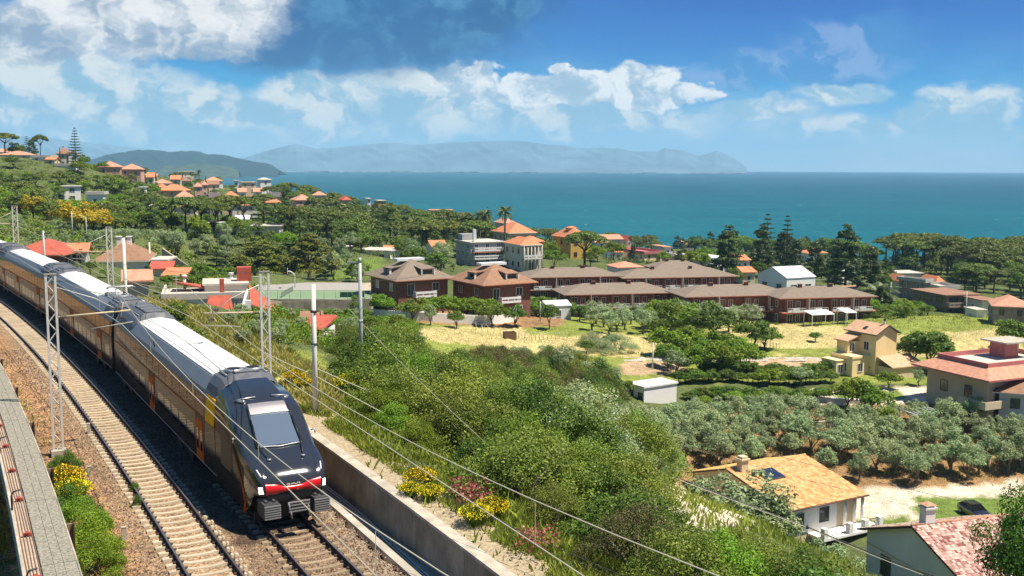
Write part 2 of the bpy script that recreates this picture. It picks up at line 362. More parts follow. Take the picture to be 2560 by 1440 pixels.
def inpoly(px, py, poly):
    px = np.asarray(px); py = np.asarray(py); c = np.zeros(px.shape, bool); n = len(poly); j = n-1
    for i in range(n):
        xi, yi = poly[i]; xj, yj = poly[j]
        hit = ((yi > py) != (yj > py)) & (px < (xj-xi)*(py-yi)/((yj-yi) if yj != yi else 1e-9)+xi)
        c ^= hit; j = i
    return c
GRASS, DRY, SOIL, GRAVEL, PAVE, LAWN, SCRUB = range(7)
GCOL = {GRASS: (0.19, 0.22, 0.045), DRY: (0.42, 0.345, 0.15), SOIL: (0.26, 0.155, 0.072), GRAVEL: (0.40, 0.28, 0.17), PAVE: (0.55, 0.47, 0.36), LAWN: (0.12, 0.17, 0.035), SCRUB: (0.085, 0.105, 0.035)}
ZONES = [ # (class, pixel polygon on the ground)
 (GRASS, [(1030,770),(1500,790),(1900,770),(2560,800),(2560,960),(1400,960),(1100,900)]),
 (DRY, [(1050,820),(1340,812),(1500,830),(1700,850),(1690,900),(1500,890),(1180,875),(1060,858)]),
 (DRY, [(1880,800),(2100,815),(2250,840),(2520,818),(2560,870),(2300,895),(2150,885),(1900,890),(1780,860),(1600,880),(1420,865),(1500,850),(1700,842)]),
 (GRASS, [(1850,775),(2560,790),(2560,815),(2300,835),(2100,808),(1900,800)]),
 (GRASS, [(1300,815),(1420,812),(1500,830),(1420,842),(1320,835)]), (GRASS, [(1640,850),(1900,835),(1920,850),(1700,872)]), (GRASS, [(1050,850),(1250,868),(1240,880),(1060,868)]), (GRASS, [(1900,872),(2150,868),(2140,885),(1910,888)]),
 (SOIL, [(1430,780),(1230,770),(1030,780),(1050,808),(1280,820),(1400,815)]),
 (GRAVEL, [(1560,905),(1700,900),(1720,935),(1560,938)]),
 (GRAVEL, [(1870,896),(2100,893),(2110,912),(1880,918)]),
 (SOIL, [(1400,930),(1560,925),(1500,990),(1420,985)]),
 (SOIL, [(1500,1030),(2560,1000),(2560,1225),(1650,1230),(1500,1160)]),
 (PAVE, [(1630,1225),(1760,1210),(1990,1220),(2270,1222),(2560,1205),(2560,1240),(2300,1245),(2280,1300),(2130,1300),(2000,1290),(1750,1330),(1640,1300)]),
 (LAWN, [(2290,1245),(2560,1240),(2560,1330),(2120,1330),(2110,1298),(2285,1292)]),
 (PAVE, [(2000,975),(2350,965),(2330,1010),(1990,1012)]),
 (LAWN, [(2080,985),(2250,975),(2260,1000),(2090,1005)]),
 (LAWN, [(820,660),(960,640),(960,690),(830,700)]),
 (GRASS, [(560,870),(800,880),(860,1000),(1260,1440),(1180,1440),(800,1090),(600,930)]),
 (DRY, [(620,880),(720,900),(820,1000),(900,1100),(850,1090),(700,960)]),
]
def ground_class(X, Y, Z):
    px, py = proj(X, Y, Z); n1 = np.sin(X*0.9+3*np.sin(Y*0.37))+np.sin(Y*1.3+X*0.4); px = px+n1*2.5; py = py+n1*0.9
    cls = np.full(X.shape, SCRUB)
    for c, poly in ZONES: cls[inpoly(px, py, poly)] = c
    k, s = ks(X, Y)
    cls[(Y < 130) & (k < 6.9) & (k > -6)] = GRAVEL
    return cls, k, s
def make_ground():
    def axis(segs):
        out = []
        for a, b, st in segs: out += list(np.arange(a, b, st))
        return np.array(out+[segs[-1][1]])
    xs = axis([(-900,-400,25),(-400,-120,6),(-120,-60,2),(-60,10,0.55),(10,90,1.1),(90,220,4),(220,700,20)])
    ys = axis([(-80,0,10),(0,20,2),(20,75,0.55),(75,210,1.2),(210,420,4),(420,760,7),(760,1240,30)])
    X, Y = np.meshgrid(xs, ys); Z = terr(X, Y)
    rn = RNG.normal(size=X.shape); k, s = ks(X, Y)
    rough = np.where((k > 7.2) | (k < -5.5), 0.10, 0.012); Z = Z+rn*rough*np.clip(1, 0, 1)
    # under the gravel verge behind the retaining wall the sheet passes lower, the verge strip covers it
    dip = sst(s, 23, 19)*sst(k, 5.6, 6.0)*sst(k, 8.3, 7.7); Z = Z-dip*1.7
    cls, k, s = ground_class(X.ravel(), Y.ravel(), Z.ravel())
    C = np.array([GCOL[i] for i in range(7)])[cls]
    # track formation: warm ballast, browner left of the tracks and ahead of the train
    bal = (Y.ravel() < 140) & (k < 6.9) & (k > -6)
    C[bal] = np.array([0.26, 0.175, 0.105])
    C[bal & (k < -1.9)] = np.array([0.33, 0.185, 0.085])
    C[bal & (k > 4.9)] = np.array([0.25, 0.20, 0.145])
    C[bal & (k > 1.25) & (k < 4.8)] = np.array([0.085, 0.058, 0.038])  # train's shadow put into the ballast colour beside and under it
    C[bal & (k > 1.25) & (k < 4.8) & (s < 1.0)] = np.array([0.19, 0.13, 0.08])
    bank = (k > 6.9) & (k < 8.1) & (s < 22); C[bank] = np.array([0.50, 0.42, 0.30])
    C[(k <= -5.6) & (k > -60) & (Y.ravel() < 150)] = np.array([0.06, 0.08, 0.025])
    nx, ny = len(xs), len(ys)
    me = bpy.data.meshes.new('ground'); V = np.stack([X.ravel(), Y.ravel(), Z.ravel()], 1)
    idx = np.arange(nx*ny).reshape(ny, nx); q = np.stack([idx[:-1, :-1], idx[:-1, 1:], idx[1:, 1:], idx[1:, :-1]], -1).reshape(-1, 4)
    me.vertices.add(len(V)); me.vertices.foreach_set('co', V.astype(np.float32).ravel())
    me.loops.add(q.size); me.loops.foreach_set('vertex_index', q.astype(np.int32).ravel())
    me.polygons.add(len(q)); me.polygons.foreach_set('loop_start', np.arange(0, q.size, 4, dtype=np.int32))
    me.polygons.foreach_set('use_smooth', np.ones(len(q), bool))
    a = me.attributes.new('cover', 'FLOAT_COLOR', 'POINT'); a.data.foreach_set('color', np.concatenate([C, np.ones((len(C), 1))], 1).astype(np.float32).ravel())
    me.update()
    m = bpy.data.materials.new('ground_cover'); m.use_nodes = True; nt = m.node_tree; N = nt.nodes; L = nt.links
    b = N['Principled BSDF']; b.inputs['Roughness'].default_value = 0.95; b.inputs['Specular IOR Level'].default_value = 0.15
    at = N.new('ShaderNodeAttribute'); at.attribute_name = 'cover'
    ge = N.new('ShaderNodeNewGeometry')
    col = at.outputs['Color']
    for sc, lo, hi, dt in ((0.09, 0.75, 1.28, 6), (0.9, 0.7, 1.35, 8), (9.0, 0.55, 1.5, 4)):
        n = N.new('ShaderNodeTexNoise'); n.inputs['Scale'].default_value = sc; n.inputs['Detail'].default_value = dt; n.inputs['Roughness'].default_value = 0.7; L.new(ge.outputs['Position'], n.inputs['Vector'])
        r = N.new('ShaderNodeMapRange'); r.inputs[1].default_value = 0.3; r.inputs[2].default_value = 0.7; r.inputs[3].default_value = lo; r.inputs[4].default_value = hi; L.new(n.outputs[0], r.inputs[0])
        v = N.new('ShaderNodeVectorMath'); v.operation = 'SCALE'; L.new(col, v.inputs[0]); L.new(r.outputs[0], v.inputs['Scale']); col = v.outputs[0]
    vo = N.new('ShaderNodeTexVoronoi'); vo.inputs['Scale'].default_value = 14.0; L.new(ge.outputs['Position'], vo.inputs['Vector'])
    hs = N.new('ShaderNodeHueSaturation'); mr = N.new('ShaderNodeMapRange'); mr.inputs[3].default_value = 0.55; mr.inputs[4].default_value = 1.5
    sp = N.new('ShaderNodeSeparateColor'); L.new(vo.outputs['Color'], sp.inputs[0]); L.new(sp.outputs[0], mr.inputs[0]); L.new(mr.outputs[0], hs.inputs['Value']); L.new(col, hs.inputs['Color'])
    L.new(hs.outputs[0], b.inputs['Base Color'])
    bp = N.new('ShaderNodeBump'); bp.inputs['Strength'].default_value = 0.9; bp.inputs['Distance'].default_value = 0.05; L.new(vo.outputs['Distance'], bp.inputs['Height']); L.new(bp.outputs[0], b.inputs['Normal'])
    me.materials.append(m); o = link(bpy.data.objects.new('ground', me)); tag(o, kind='structure')
make_ground()

# ------------------------------------------------------------------ sea
def make_sea():
    mb = MB(); rows = []
    for Y in [380, 600, 900, 1400, 2200, 4000, 8000, 12000]:
        rows.append([(-26000+52000*i/12, Y, 0.0) for i in range(13)])
    mb.grid(rows, smooth=False)
    m = bpy.data.materials.new('sea_water'); m.use_nodes = True; nt = m.node_tree; N = nt.nodes; L = nt.links
    b = N['Principled BSDF']; b.inputs['Roughness'].default_value = 0.42; b.inputs['IOR'].default_value = 1.33; b.inputs['Specular IOR Level'].default_value = 0.15
    ge = N.new('ShaderNodeNewGeometry'); sx = N.new('ShaderNodeSeparateXYZ'); L.new(ge.outputs['Position'], sx.inputs[0])
    def mrn(v, a, b2, c, d):
        r = N.new('ShaderNodeMapRange'); r.interpolation_type = 'SMOOTHSTEP'; L.new(v, r.inputs[0])
        for i, q in enumerate((a, b2, c, d)): r.inputs[i+1].default_value = q
        return r.outputs[0]
    def mixc(f, a, b2):
        n = N.new('ShaderNodeMix'); n.data_type = 'RGBA'
        for i, v in ((0, f), (6, a), (7, b2)):
            if isinstance(v, tuple): n.inputs[i].default_value = v+(1,)
            elif isinstance(v, (int, float)): n.inputs[i].default_value = v
            else: L.new(v, n.inputs[i])
        return n.outputs[2]
    c = mixc(mrn(sx.outputs[1], 600, 2600, 0, 1), (0.001, 0.105, 0.120), (0.0, 0.045, 0.070))
    c = mixc(mrn(sx.outputs[1], 2600, 12000, 0, 1), c, (0.0, 0.02, 0.06))
    mp = N.new('ShaderNodeMapping'); mp.inputs['Scale'].default_value = (0.004, 0.016, 1); L.new(ge.outputs['Position'], mp.inputs[0])
    n1 = N.new('ShaderNodeTexNoise'); n1.inputs['Scale'].default_value = 1.0; n1.inputs['Detail'].default_value = 8; n1.inputs['Roughness'].default_value = 0.65; L.new(mp.outputs[0], n1.inputs['Vector'])
    c = mixc(mrn(n1.outputs[0], 0.38, 0.66, 0, 0.75), c, (0.008, 0.140, 0.150))
    c = mixc(mrn(sx.outputs[0], -1500, 2500, 0, 0.45), c, (0.0, 0.03, 0.075))
    mp2 = N.new('ShaderNodeMapping'); mp2.inputs['Scale'].default_value = (0.05, 0.035, 1); L.new(ge.outputs['Position'], mp2.inputs[0])
    n2 = N.new('ShaderNodeTexNoise'); n2.inputs['Scale'].default_value = 2.0; n2.inputs['Detail'].default_value = 4; L.new(mp2.outputs[0], n2.inputs['Vector'])
    c = mixc(mrn(n2.outputs[0], 0.69, 0.76, 0, 0.6), c, (0.6, 0.7, 0.7))      # whitecaps
    c = mixc(mrn(n2.outputs[0], 0.5, 0.3, 0, 0.4), c, (0.0, 0.025, 0.045))
    L.new(c, b.inputs['Base Color'])
    bp = N.new('ShaderNodeBump'); bp.inputs['Strength'].default_value = 0.8; bp.inputs['Distance'].default_value = 2.5; L.new(n2.outputs[0], bp.inputs['Height']); L.new(bp.outputs[0], b.inputs['Normal'])
    mb.build('sea', m); bpy.data.objects['sea']['kind'] = 'structure'
make_sea()

def ridge(name, sil, D, thick, m, rough, seed, foot=-3.0):
    rg = np.random.default_rng(seed); xs = np.arange(sil[0][0], sil[-1][0]+1, 4.0)
    ys = np.interp(xs, [p[0] for p in sil], [p[1] for p in sil])
    nz = sum(np.interp(xs, np.arange(xs[0]-50, xs[-1]+50, w), rg.normal(size=len(np.arange(xs[0]-50, xs[-1]+50, w))))*a for w, a in ((40, rough), (14, rough*.6), (5, rough*.4)))
    rows = []; NR = 14
    for j in range(NR+1):
        t = j/NR; Y = D-thick*(1-t)
        row = []
        for x, y, z_ in zip(xs, ys, nz):
            top = P(x, y+z_, D); zz = foot+(max(top[2], foot+.5)-foot)*(t**0.75)*(1 if j == NR else 1-0.16*abs(math.sin(x*0.021+j*0.5+math.sin(x*.047)*1.3)))
            row.append((P(x, 420, Y)[0], Y, zz))
        rows.append(row)
    rows.append([(p[0]*1.02, p[1]+thick*.6, foot) for p in rows[-1]])
    mb = MB(); mb.grid(rows, smooth=True); o = mb.build(name, m); o['kind'] = 'structure'; return o
MH = mat('hill_forest', (0.016, 0.032, 0.030), 0.95, var=0.5, scale=0.02, bump=3.0, bscale=0.05, spec=0.1)
MF = mat('far_mountain', (0.10, 0.155, 0.20), 0.95, var=0.3, scale=0.002, spec=0.1)  # part of the haze fade is put into this pale blue
MS = mat('spit_land', (0.05, 0.07, 0.035), 0.95, var=0.5, scale=0.02, spec=0.1)
ridge('headland_hill', [(210,408),(240,394),(290,383),(350,375),(400,378),(430,380),(500,378),(560,387),(600,396),(640,405),(680,412),(694,424)], 5200, 600, MH, 1.2, 3)
ridge('coastal_spit', [(385,424),(410,413),(450,414),(500,409),(540,412),(575,419),(598,427)], 4300, 250, MS, 0.6, 4)
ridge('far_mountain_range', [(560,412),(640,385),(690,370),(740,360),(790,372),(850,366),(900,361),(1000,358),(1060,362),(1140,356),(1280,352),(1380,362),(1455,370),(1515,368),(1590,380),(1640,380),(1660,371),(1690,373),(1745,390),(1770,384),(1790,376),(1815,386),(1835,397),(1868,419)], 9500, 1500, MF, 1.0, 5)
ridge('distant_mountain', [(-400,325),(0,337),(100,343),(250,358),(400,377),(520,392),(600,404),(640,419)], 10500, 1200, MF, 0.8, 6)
mb = MB()
for i in range(60):
    x = 690+i*20+random.uniform(-8, 8); p = P(x, 417, 7800); w = random.uniform(15, 60); mb.box(p[0]-w, p[0]+w, 7800, 7850, -1, random.uniform(4, 12))
o = mb.build('distant_coast_town', mat('far_white', (0.6, 0.58, 0.55), 0.8)); tag(o, kind='stuff')
def make_haze():
    mb = MB(); mb.box(-27500, 27500, -130, 12500, -16, 425)
    m = bpy.data.materials.new('haze_air'); m.use_nodes = True; N = m.node_tree.nodes; L = m.node_tree.links; N.clear()
    v = N.new('ShaderNodeVolumePrincipled'); v.inputs['Color'].default_value = (0.44, 0.75, 1.0, 1); v.inputs['Density'].default_value = HAZE; v.inputs['Anisotropy'].default_value = 0.0
    o = N.new('ShaderNodeOutputMaterial'); L.new(v.outputs[0], o.inputs['Volume'])
    h = mb.build('haze', m); h['kind'] = 'stuff'
HAZE = 0.9e-4
make_haze()

# ================================================================== railway
M_SLP = mat('sleeper_concrete', (0.46, 0.38, 0.27), 0.9, var=0.25, scale=3, dirt=0.4, bump=0.01, objvar=0.15)
M_SLPD = mat('sleeper_dirty', (0.30, 0.22, 0.14), 0.9, var=0.3, scale=3, dirt=0.5, bump=0.01, objvar=0.15)
M_RUST = mat('rail_rust', (0.075, 0.040, 0.025), 0.85, var=0.3, scale=8)
M_SHINE = mat('rail_top', (0.42, 0.36, 0.33), 0.32, metal=0.85)
M_CLIP = mat('fastening_rust', (0.06, 0.035, 0.025), 0.8)
M_CONC = mat('concrete_grey', (0.40, 0.36, 0.30), 0.9, var=0.2, scale=0.8, dirt=0.55, bump=0.01)
M_CONCL = mat('concrete_pale', (0.44, 0.39, 0.31), 0.9, var=0.25, scale=1.8, dirt=0.5, bump=0.01)
M_CONCD = mat('wall_concrete_stained', (0.34, 0.275, 0.20), 0.92, var=0.35, scale=0.9, dirt=0.9, bump=0.02)
M_GALV = mat('galvanised_steel', (0.66, 0.63, 0.56), 0.55, metal=0.25, var=0.15, scale=3)
M_POLE = mat('white_concrete_pole', (0.74, 0.71, 0.60), 0.8, var=0.08, scale=2, dirt=0.12)
M_POLEG = mat('grey_pole', (0.40, 0.42, 0.40), 0.6, var=0.1, scale=2)
M_WIRE = mat('cable_pale', (0.38, 0.36, 0.28), 0.6); M_WIRED = mat('cable_dark', (0.035, 0.035, 0.035), 0.6)
M_INS = mat('insulator_dark', (0.05, 0.035, 0.03), 0.35)
M_WHITE = mat('white_paint', (0.80, 0.79, 0.75), 0.6)

def rail_mesh(k, s0, s1, name, parent):
    prof = [(-.075, -.172), (-.075, -.155), (-.012, -.13), (-.010, -.04), (-.036, -.028), (-.036, -.004), (-.026, 0), (.026, 0), (.036, -.004), (.036, -.028), (.010, -.04), (.012, -.13), (.075, -.155), (.075, -.172)]
    mb = MB(); n = len(prof); S = np.arange(s0, s1+.1, 1.6)
    for s_ in S: mb.v += [tuple(tp(s_, k+x, RZ+z)) for x, z in prof]
    for i in range(len(S)-1):
        for j in range(n-1):
            mb.f.append([i*n+j, i*n+j+1, (i+1)*n+j+1, (i+1)*n+j]); mb.m.append(1 if j == 6 else 0); mb.sm.append(False)
    mb.build(name, [M_RUST, M_SHINE], parent)
def sleeper_mesh(name, m):
    mb = MB(); rows = []
    for x, h, w in ((-1.15, .015, .13), (-1.1, .02, .14), (-.55, .03, .14), (-.42, -.010, .125), (-.2, -.022, .12), (.2, -.022, .12), (.42, -.010, .125), (.55, .03, .14), (1.1, .02, .14), (1.15, .015, .13)):
        rows.append([(x, -w, -.17), (x, -w*.72, h), (x, w*.72, h), (x, w, -.17)])
    mb.grid(rows, smooth=False)
    mb.poly(rows[0], [(0, 1, 2, 3)]); mb.poly(rows[-1], [(3, 2, 1, 0)])
    return mb.mesh(name, m)
def make_track(k, s0, s1, sl0, sl1, sm, label):
    t = empty('railway_track', tp(0, k, RZ-.17), 0, label, 'railway track', 'railway tracks'); inv = Matrix.Translation(-t.location)
    for g in (-.7525, .7525):
        rail_mesh(k+g, s0, s1, 'rail', t); COL.objects[-1].matrix_parent_inverse = inv
    clips = MB(); s_ = sl0
    while s_ < sl1:
        dz = random.uniform(-.012, .006)
        o = inst('sleeper', sm, t, tp(s_, k+random.uniform(-.015, .015), RZ-.185+dz), th(s_)+random.uniform(-.006, .006)); o.matrix_parent_inverse = inv
        if s_ < 48:
            for g in (-.7525, .7525):
                for e in (-.115, .115):
                    c = tp(s_, k+g+e, RZ-.14); clips.cb(c, .09, .11, .07)
        s_ += 0.6
    if clips.v:
        o = clips.build('fastening', M_CLIP, t); o.matrix_parent_inverse = inv; o['kind'] = 'stuff'
    return t
SL1 = sleeper_mesh('sleeper', M_SLP); SL2 = sleeper_mesh('sleeper_dirty', M_SLPD)
make_track(0.0, -16, 150, -13, 118, SL1, 'empty railway track with pale concrete sleepers, left of the train')
make_track(K2, -16, 150, -13, 8, SL2, 'railway track under the train with ballast covered sleepers')

# ballast stones that stand proud of the bed
def make_ballast():
    n = 46000
    s_ = -14+60*RNG.random(n)**1.5; k = RNG.uniform(-4.6, 5.6, n)
    a = TH0+s_/RC; X = CEN[0]+(RC+k)*np.cos(a); Y = CEN[1]+(RC+k)*np.sin(a); Z = terr(X, Y)
    ok = np.abs(k) < 1.25; pos = np.abs((s_+13) % 0.6-0.3) ; keep = ~(ok & (pos > .16) & (RNG.random(n) < .93)); X, Y, Z, s_, k = X[keep], Y[keep], Z[keep], s_[keep], k[keep]
    n = len(X); r = RNG.uniform(.022, .05, n)*(1+.4*(s_/50).clip(0)); c = np.stack([X, Y, Z+r*.35+0.0], 1)
    c[:, 2] += np.where((np.abs(k) < 1.2), -.035, 0)
    base = np.array([(1, 0, -.3), (-.5, .87, -.3), (-.5, -.87, -.3), (0.1, 0, .8)])
    tri = [(0, 1, 3), (1, 2, 3), (2, 0, 3)]
    ang = RNG.uniform(0, 6.28, n); ca, sa = np.cos(ang), np.sin(ang); j = 1+RNG.uniform(-.35, .35, (n, 4, 3)); bb = base[None]*j
    R = np.stack([bb[..., 0]*ca[:, None]-bb[..., 1]*sa[:, None], bb[..., 0]*sa[:, None]+bb[..., 1]*ca[:, None], bb[..., 2]], -1)*r[:, None, None]+c[:, None, :]
    V = R[:, np.array(tri)].reshape(-1, 3)
    m = leafmat('ballast_stone', (0.12, 0.075, 0.045), (0.50, 0.38, 0.26), trans=0.0, objvar=0)
    t = np.repeat(RNG.random(n)**2.2*np.where((k > 1.25) & (k < 4.8) & (s_ > 1), .30, 1.0), 3)  # stones along the train tinted darker, painting its shadow
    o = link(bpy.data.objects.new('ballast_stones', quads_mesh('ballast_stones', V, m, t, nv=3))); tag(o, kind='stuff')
make_ballast()

# retaining wall, its verge and the drainage channel
def strip(mb, k0, z0, k1, z1, s0, s1, mi=0, st=2.0):
    rows = [[tp(s_, k0, z0), tp(s_, k1, z1)] for s_ in np.arange(s0, s1+.01, st)]
    mb.grid([[r[0], r[1]] for r in rows], mi, smooth=False)
w = empty('retaining_wall', tp(0, 6.95, RZ-.5), 0, 'long stained concrete retaining wall running beside the train and the gravel', 'wall'); inv = Matrix.Translation(-w.location)
s_ = -18.0
while s_ < 21.5:
    mb = MB(); b = s_+3.98; z0, z1 = RZ-.9, RZ+1.10
    p = [tp(s_, 6.42, z0), tp(s_, 6.75, z0), tp(b, 6.75, z0), tp(b, 6.42, z0), tp(s_, 6.48, z1), tp(s_, 6.75, z1), tp(b, 6.75, z1), tp(b, 6.48, z1)]
    mb.poly(p, [(0, 3, 2, 1), (4, 5, 6, 7), (0, 1, 5, 4), (1, 2, 6, 5), (2, 3, 7, 6), (3, 0, 4, 7)])
    o = mb.build('wall_segment', M_CONCD, w); o.matrix_parent_inverse = inv
    mb = MB(); z0, z1 = RZ+1.103, RZ+1.21
    p = [tp(s_, 6.40, z0), tp(s_, 6.82, z0), tp(b, 6.82, z0), tp(b, 6.40, z0), tp(s_, 6.40, z1), tp(s_, 6.82, z1), tp(b, 6.82, z1), tp(b, 6.40, z1)]
    mb.poly(p, [(0, 3, 2, 1), (4, 5, 6, 7), (0, 1, 5, 4), (1, 2, 6, 5), (2, 3, 7, 6), (3, 0, 4, 7)])
    o = mb.build('coping_stone', M_CONCL, w); o.matrix_parent_inverse = inv
    s_ += 4.0
mb = MB(); rows = []
for s_ in np.arange(-18, 22.1, .5):
    rows.append([tp(s_, k, RZ+1.12+dz+random.uniform(-.02, .03)) for k, dz in ((6.7, -.02), (7.0, 0), (7.4, .01), (7.9, .0), (8.5, -.10))])
mb.grid(rows); o = mb.build('gravel_verge', mat('verge_gravel', (0.36, 0.285, 0.18), 0.95, var=0.4, scale=9, dirt=0.4, bump=0.03, bscale=30)); o['kind'] = 'structure'
ch = empty('drainage_channel', tp(0, 6.0, RZ-.5), 0, 'concrete drainage channel with a low kerb at the foot of the retaining wall', 'channel'); inv = Matrix.Translation(-ch.location)
mb = MB()
for a, b_, c, d in ((5.55, -.24, 5.85, -.24), (5.85, -.24, 5.85, -.5), (5.85, -.5, 6.44, -.46), (5.55, -.5, 5.55, -.24)): strip(mb, a, RZ+b_, c, RZ+d, -18, 24)
o = mb.build('channel_bed', M_CONC, ch); o.matrix_parent_inverse = inv
for dk in (0, .12):
    mb = MB(); mb.tube([tp(s_, 6.15+dk+.1*math.sin(s_*.4), RZ-.38) for s_ in np.arange(-18, 12, 1.0)], .02, 6)
    o = mb.build('pipe', M_POLE, ch); o.matrix_parent_inverse = inv
# left cable duct
d_ = empty('cable_duct', tp(-4, -3.5, RZ-.5), 0, 'row of pale concrete duct covers left of the empty track at the bottom edge', 'duct'); inv = Matrix.Translation(-d_.location)
mb = MB()
for i in range(16):
    s_ = -12+i*.78; c = tp(s_, -3.35+.03*math.sin(i), RZ-.36)
    m2 = MB(); m2.box(-.17, .17, -.37, .37, -.09, .05)
    if i == 0: cover = m2.mesh('duct_cover', M_CONCL)
    o = inst('duct_cover', cover, d_, c, th(s_)+random.uniform(-.03, .03)); o.matrix_parent_inverse = inv
for (px, py, h, nm) in ((310, 1350, .45, 'short pale concrete marker post near the duct covers'), (106, 985, .5, 'small concrete marker post left of the sleepers behind the deck'), (222, 1085, .5, 'white marker post at the foot of the near lattice mast'), (224, 1190, .4, 'concrete marker post beside the broom bush')):
    g = G(px, py); mb = MB(); mb.box(-.07, .07, -.06, .06, -.1, h, 0); mb.box(-.08, .08, -.07, .07, h, h+.03, 0)
    tag(mb.build('marker_post', M_CONCL, None, g, TH0), nm, 'post')
g = G(873, 1298); mb = MB(); mb.box(-.12, .12, -.1, .1, 0, .13); mb.box(-.1, .1, -.08, .08, .13, .15)
tag(mb.build('track_box', M_WHITE, None, g, .5), 'small white box lying on the ballast right of the train', 'box')

# raised concrete deck on brown posts along the left edge
M_DECK = mat('deck_speckled', (0.10, 0.095, 0.072), 0.9, col2=(0.36, 0.33, 0.26), scale=12, bump=0.02, bscale=25)
M_TRAY = mat('tray_boards', (0.42, 0.33, 0.25), 0.85, var=0.2, scale=3, dirt=0.3)
M_BROWN = mat('brown_steel', (0.20, 0.135, 0.075), 0.6, var=0.1, scale=2)
M_RED = mat('clamp_red', (0.32, 0.06, 0.03), 0.5)
KD0, KD1 = -5.42, -4.15
dk = empty('walkway_deck', tp(0, -4.6, RZ+2), 0, 'raised speckled concrete walkway deck along the left edge with a cable tray', 'walkway'); inv = Matrix.Translation(-dk.location)
def dadd(mb, name, m):
    o = mb.build(name, m, dk); o.matrix_parent_inverse = inv; return o
s_ = -16.0
while s_ < 70:
    b = s_+5.97; mb = MB()
    for (ka, kb) in ((KD0+.42, KD0+.72), (KD0+.73, KD1-.31), (KD1-.30, KD1)):
        mb2 = MB(); z0, z1 = RZ+1.88, RZ+2.0
        p = [tp(s_, ka, z0), tp(s_, kb, z0), tp(b, kb, z0), tp(b, ka, z0), tp(s_, ka, z1), tp(s_, kb, z1), tp(b, kb, z1), tp(b, ka, z1)]
        mb2.poly(p, [(0, 3, 2, 1), (4, 5, 6, 7), (0, 1, 5, 4), (1, 2, 6, 5), (2, 3, 7, 6), (3, 0, 4, 7)])
        dadd(mb2, 'deck_slab', M_DECK)
    mb2 = MB(); mb2.tube([tp(s_, KD1+.03, RZ+1.98), tp(b, KD1+.03, RZ+1.98)], .03, 5); dadd(mb2, 'edge_rail', M_CONCL)
    s_ += 6.0
mb = MB(); strip(mb, KD0, RZ+1.93, KD0+.42, RZ+1.93, -16, 70); strip(mb, KD0, RZ+1.8, KD0, RZ+1.93, -16, 70); dadd(mb, 'cable_tray', M_TRAY)
for i in range(5):
    mb = MB(); mb.tube([tp(s_, KD0+.07+i*.075+.01*math.sin(s_*.7+i), RZ+1.955) for s_ in np.arange(-16, 66, 1.5)], .016, 5); dadd(mb, 'cable', mat('cable_brown', (0.22, 0.14, 0.10), 0.6))
mb = MB(); strip(mb, KD0-.07, RZ+2.1, KD0, RZ+2.1, -16, 70); strip(mb, KD0-.07, RZ+1.5, KD0-.07, RZ+2.1, -16, 70); strip(mb, KD0, RZ+1.9, KD0, RZ+2.1, -16, 70); dadd(mb, 'side_board', M_CONC)
cl = MB(); cl.box(-.12, .12, -.06, .06, 0, .07); cl.box(-.05, .05, -.1, .1, .07, .1); clm = cl.mesh('clamp', M_RED)
for s_ in np.arange(-8.4, 60, 3.6):
    o = inst('clamp', clm, dk, tp(s_, KD0+.24, RZ+1.97), th(s_)); o.matrix_parent_inverse = inv
po = MB(); po.box(-.17, .13, -.05, .05, -2.1, -.06); po.box(.13, .19, -.12, .12, -2.1, -.06, 1); pom = po.mesh('post', [M_BROWN, mat('post_shade', (0.03, 0.018, 0.012), 0.6)])  # dark strip stands in for the post's shaded right side
for s_ in (-7.5, -0.5, 6.0, 13.6, 21.5, 30, 38, 46, 54, 62):
    o = inst('post', pom, dk, tp(s_, KD1+.10, RZ+1.96), th(s_)); o.matrix_parent_inverse = inv
ar = MB(); ar.tube([(0, 0, 0), (0, 0, .5), (.05, 0, .62), (.25, 0, .66)], .03, 6); arm_ = ar.mesh('bracket_arm', M_WIRED)
for s_ in (-9.0, -6.1, 1.0, 8.2):
    o = inst('bracket_arm', arm_, dk, tp(s_, KD0-.03, RZ+2.05), th(s_)); o.matrix_parent_inverse = inv

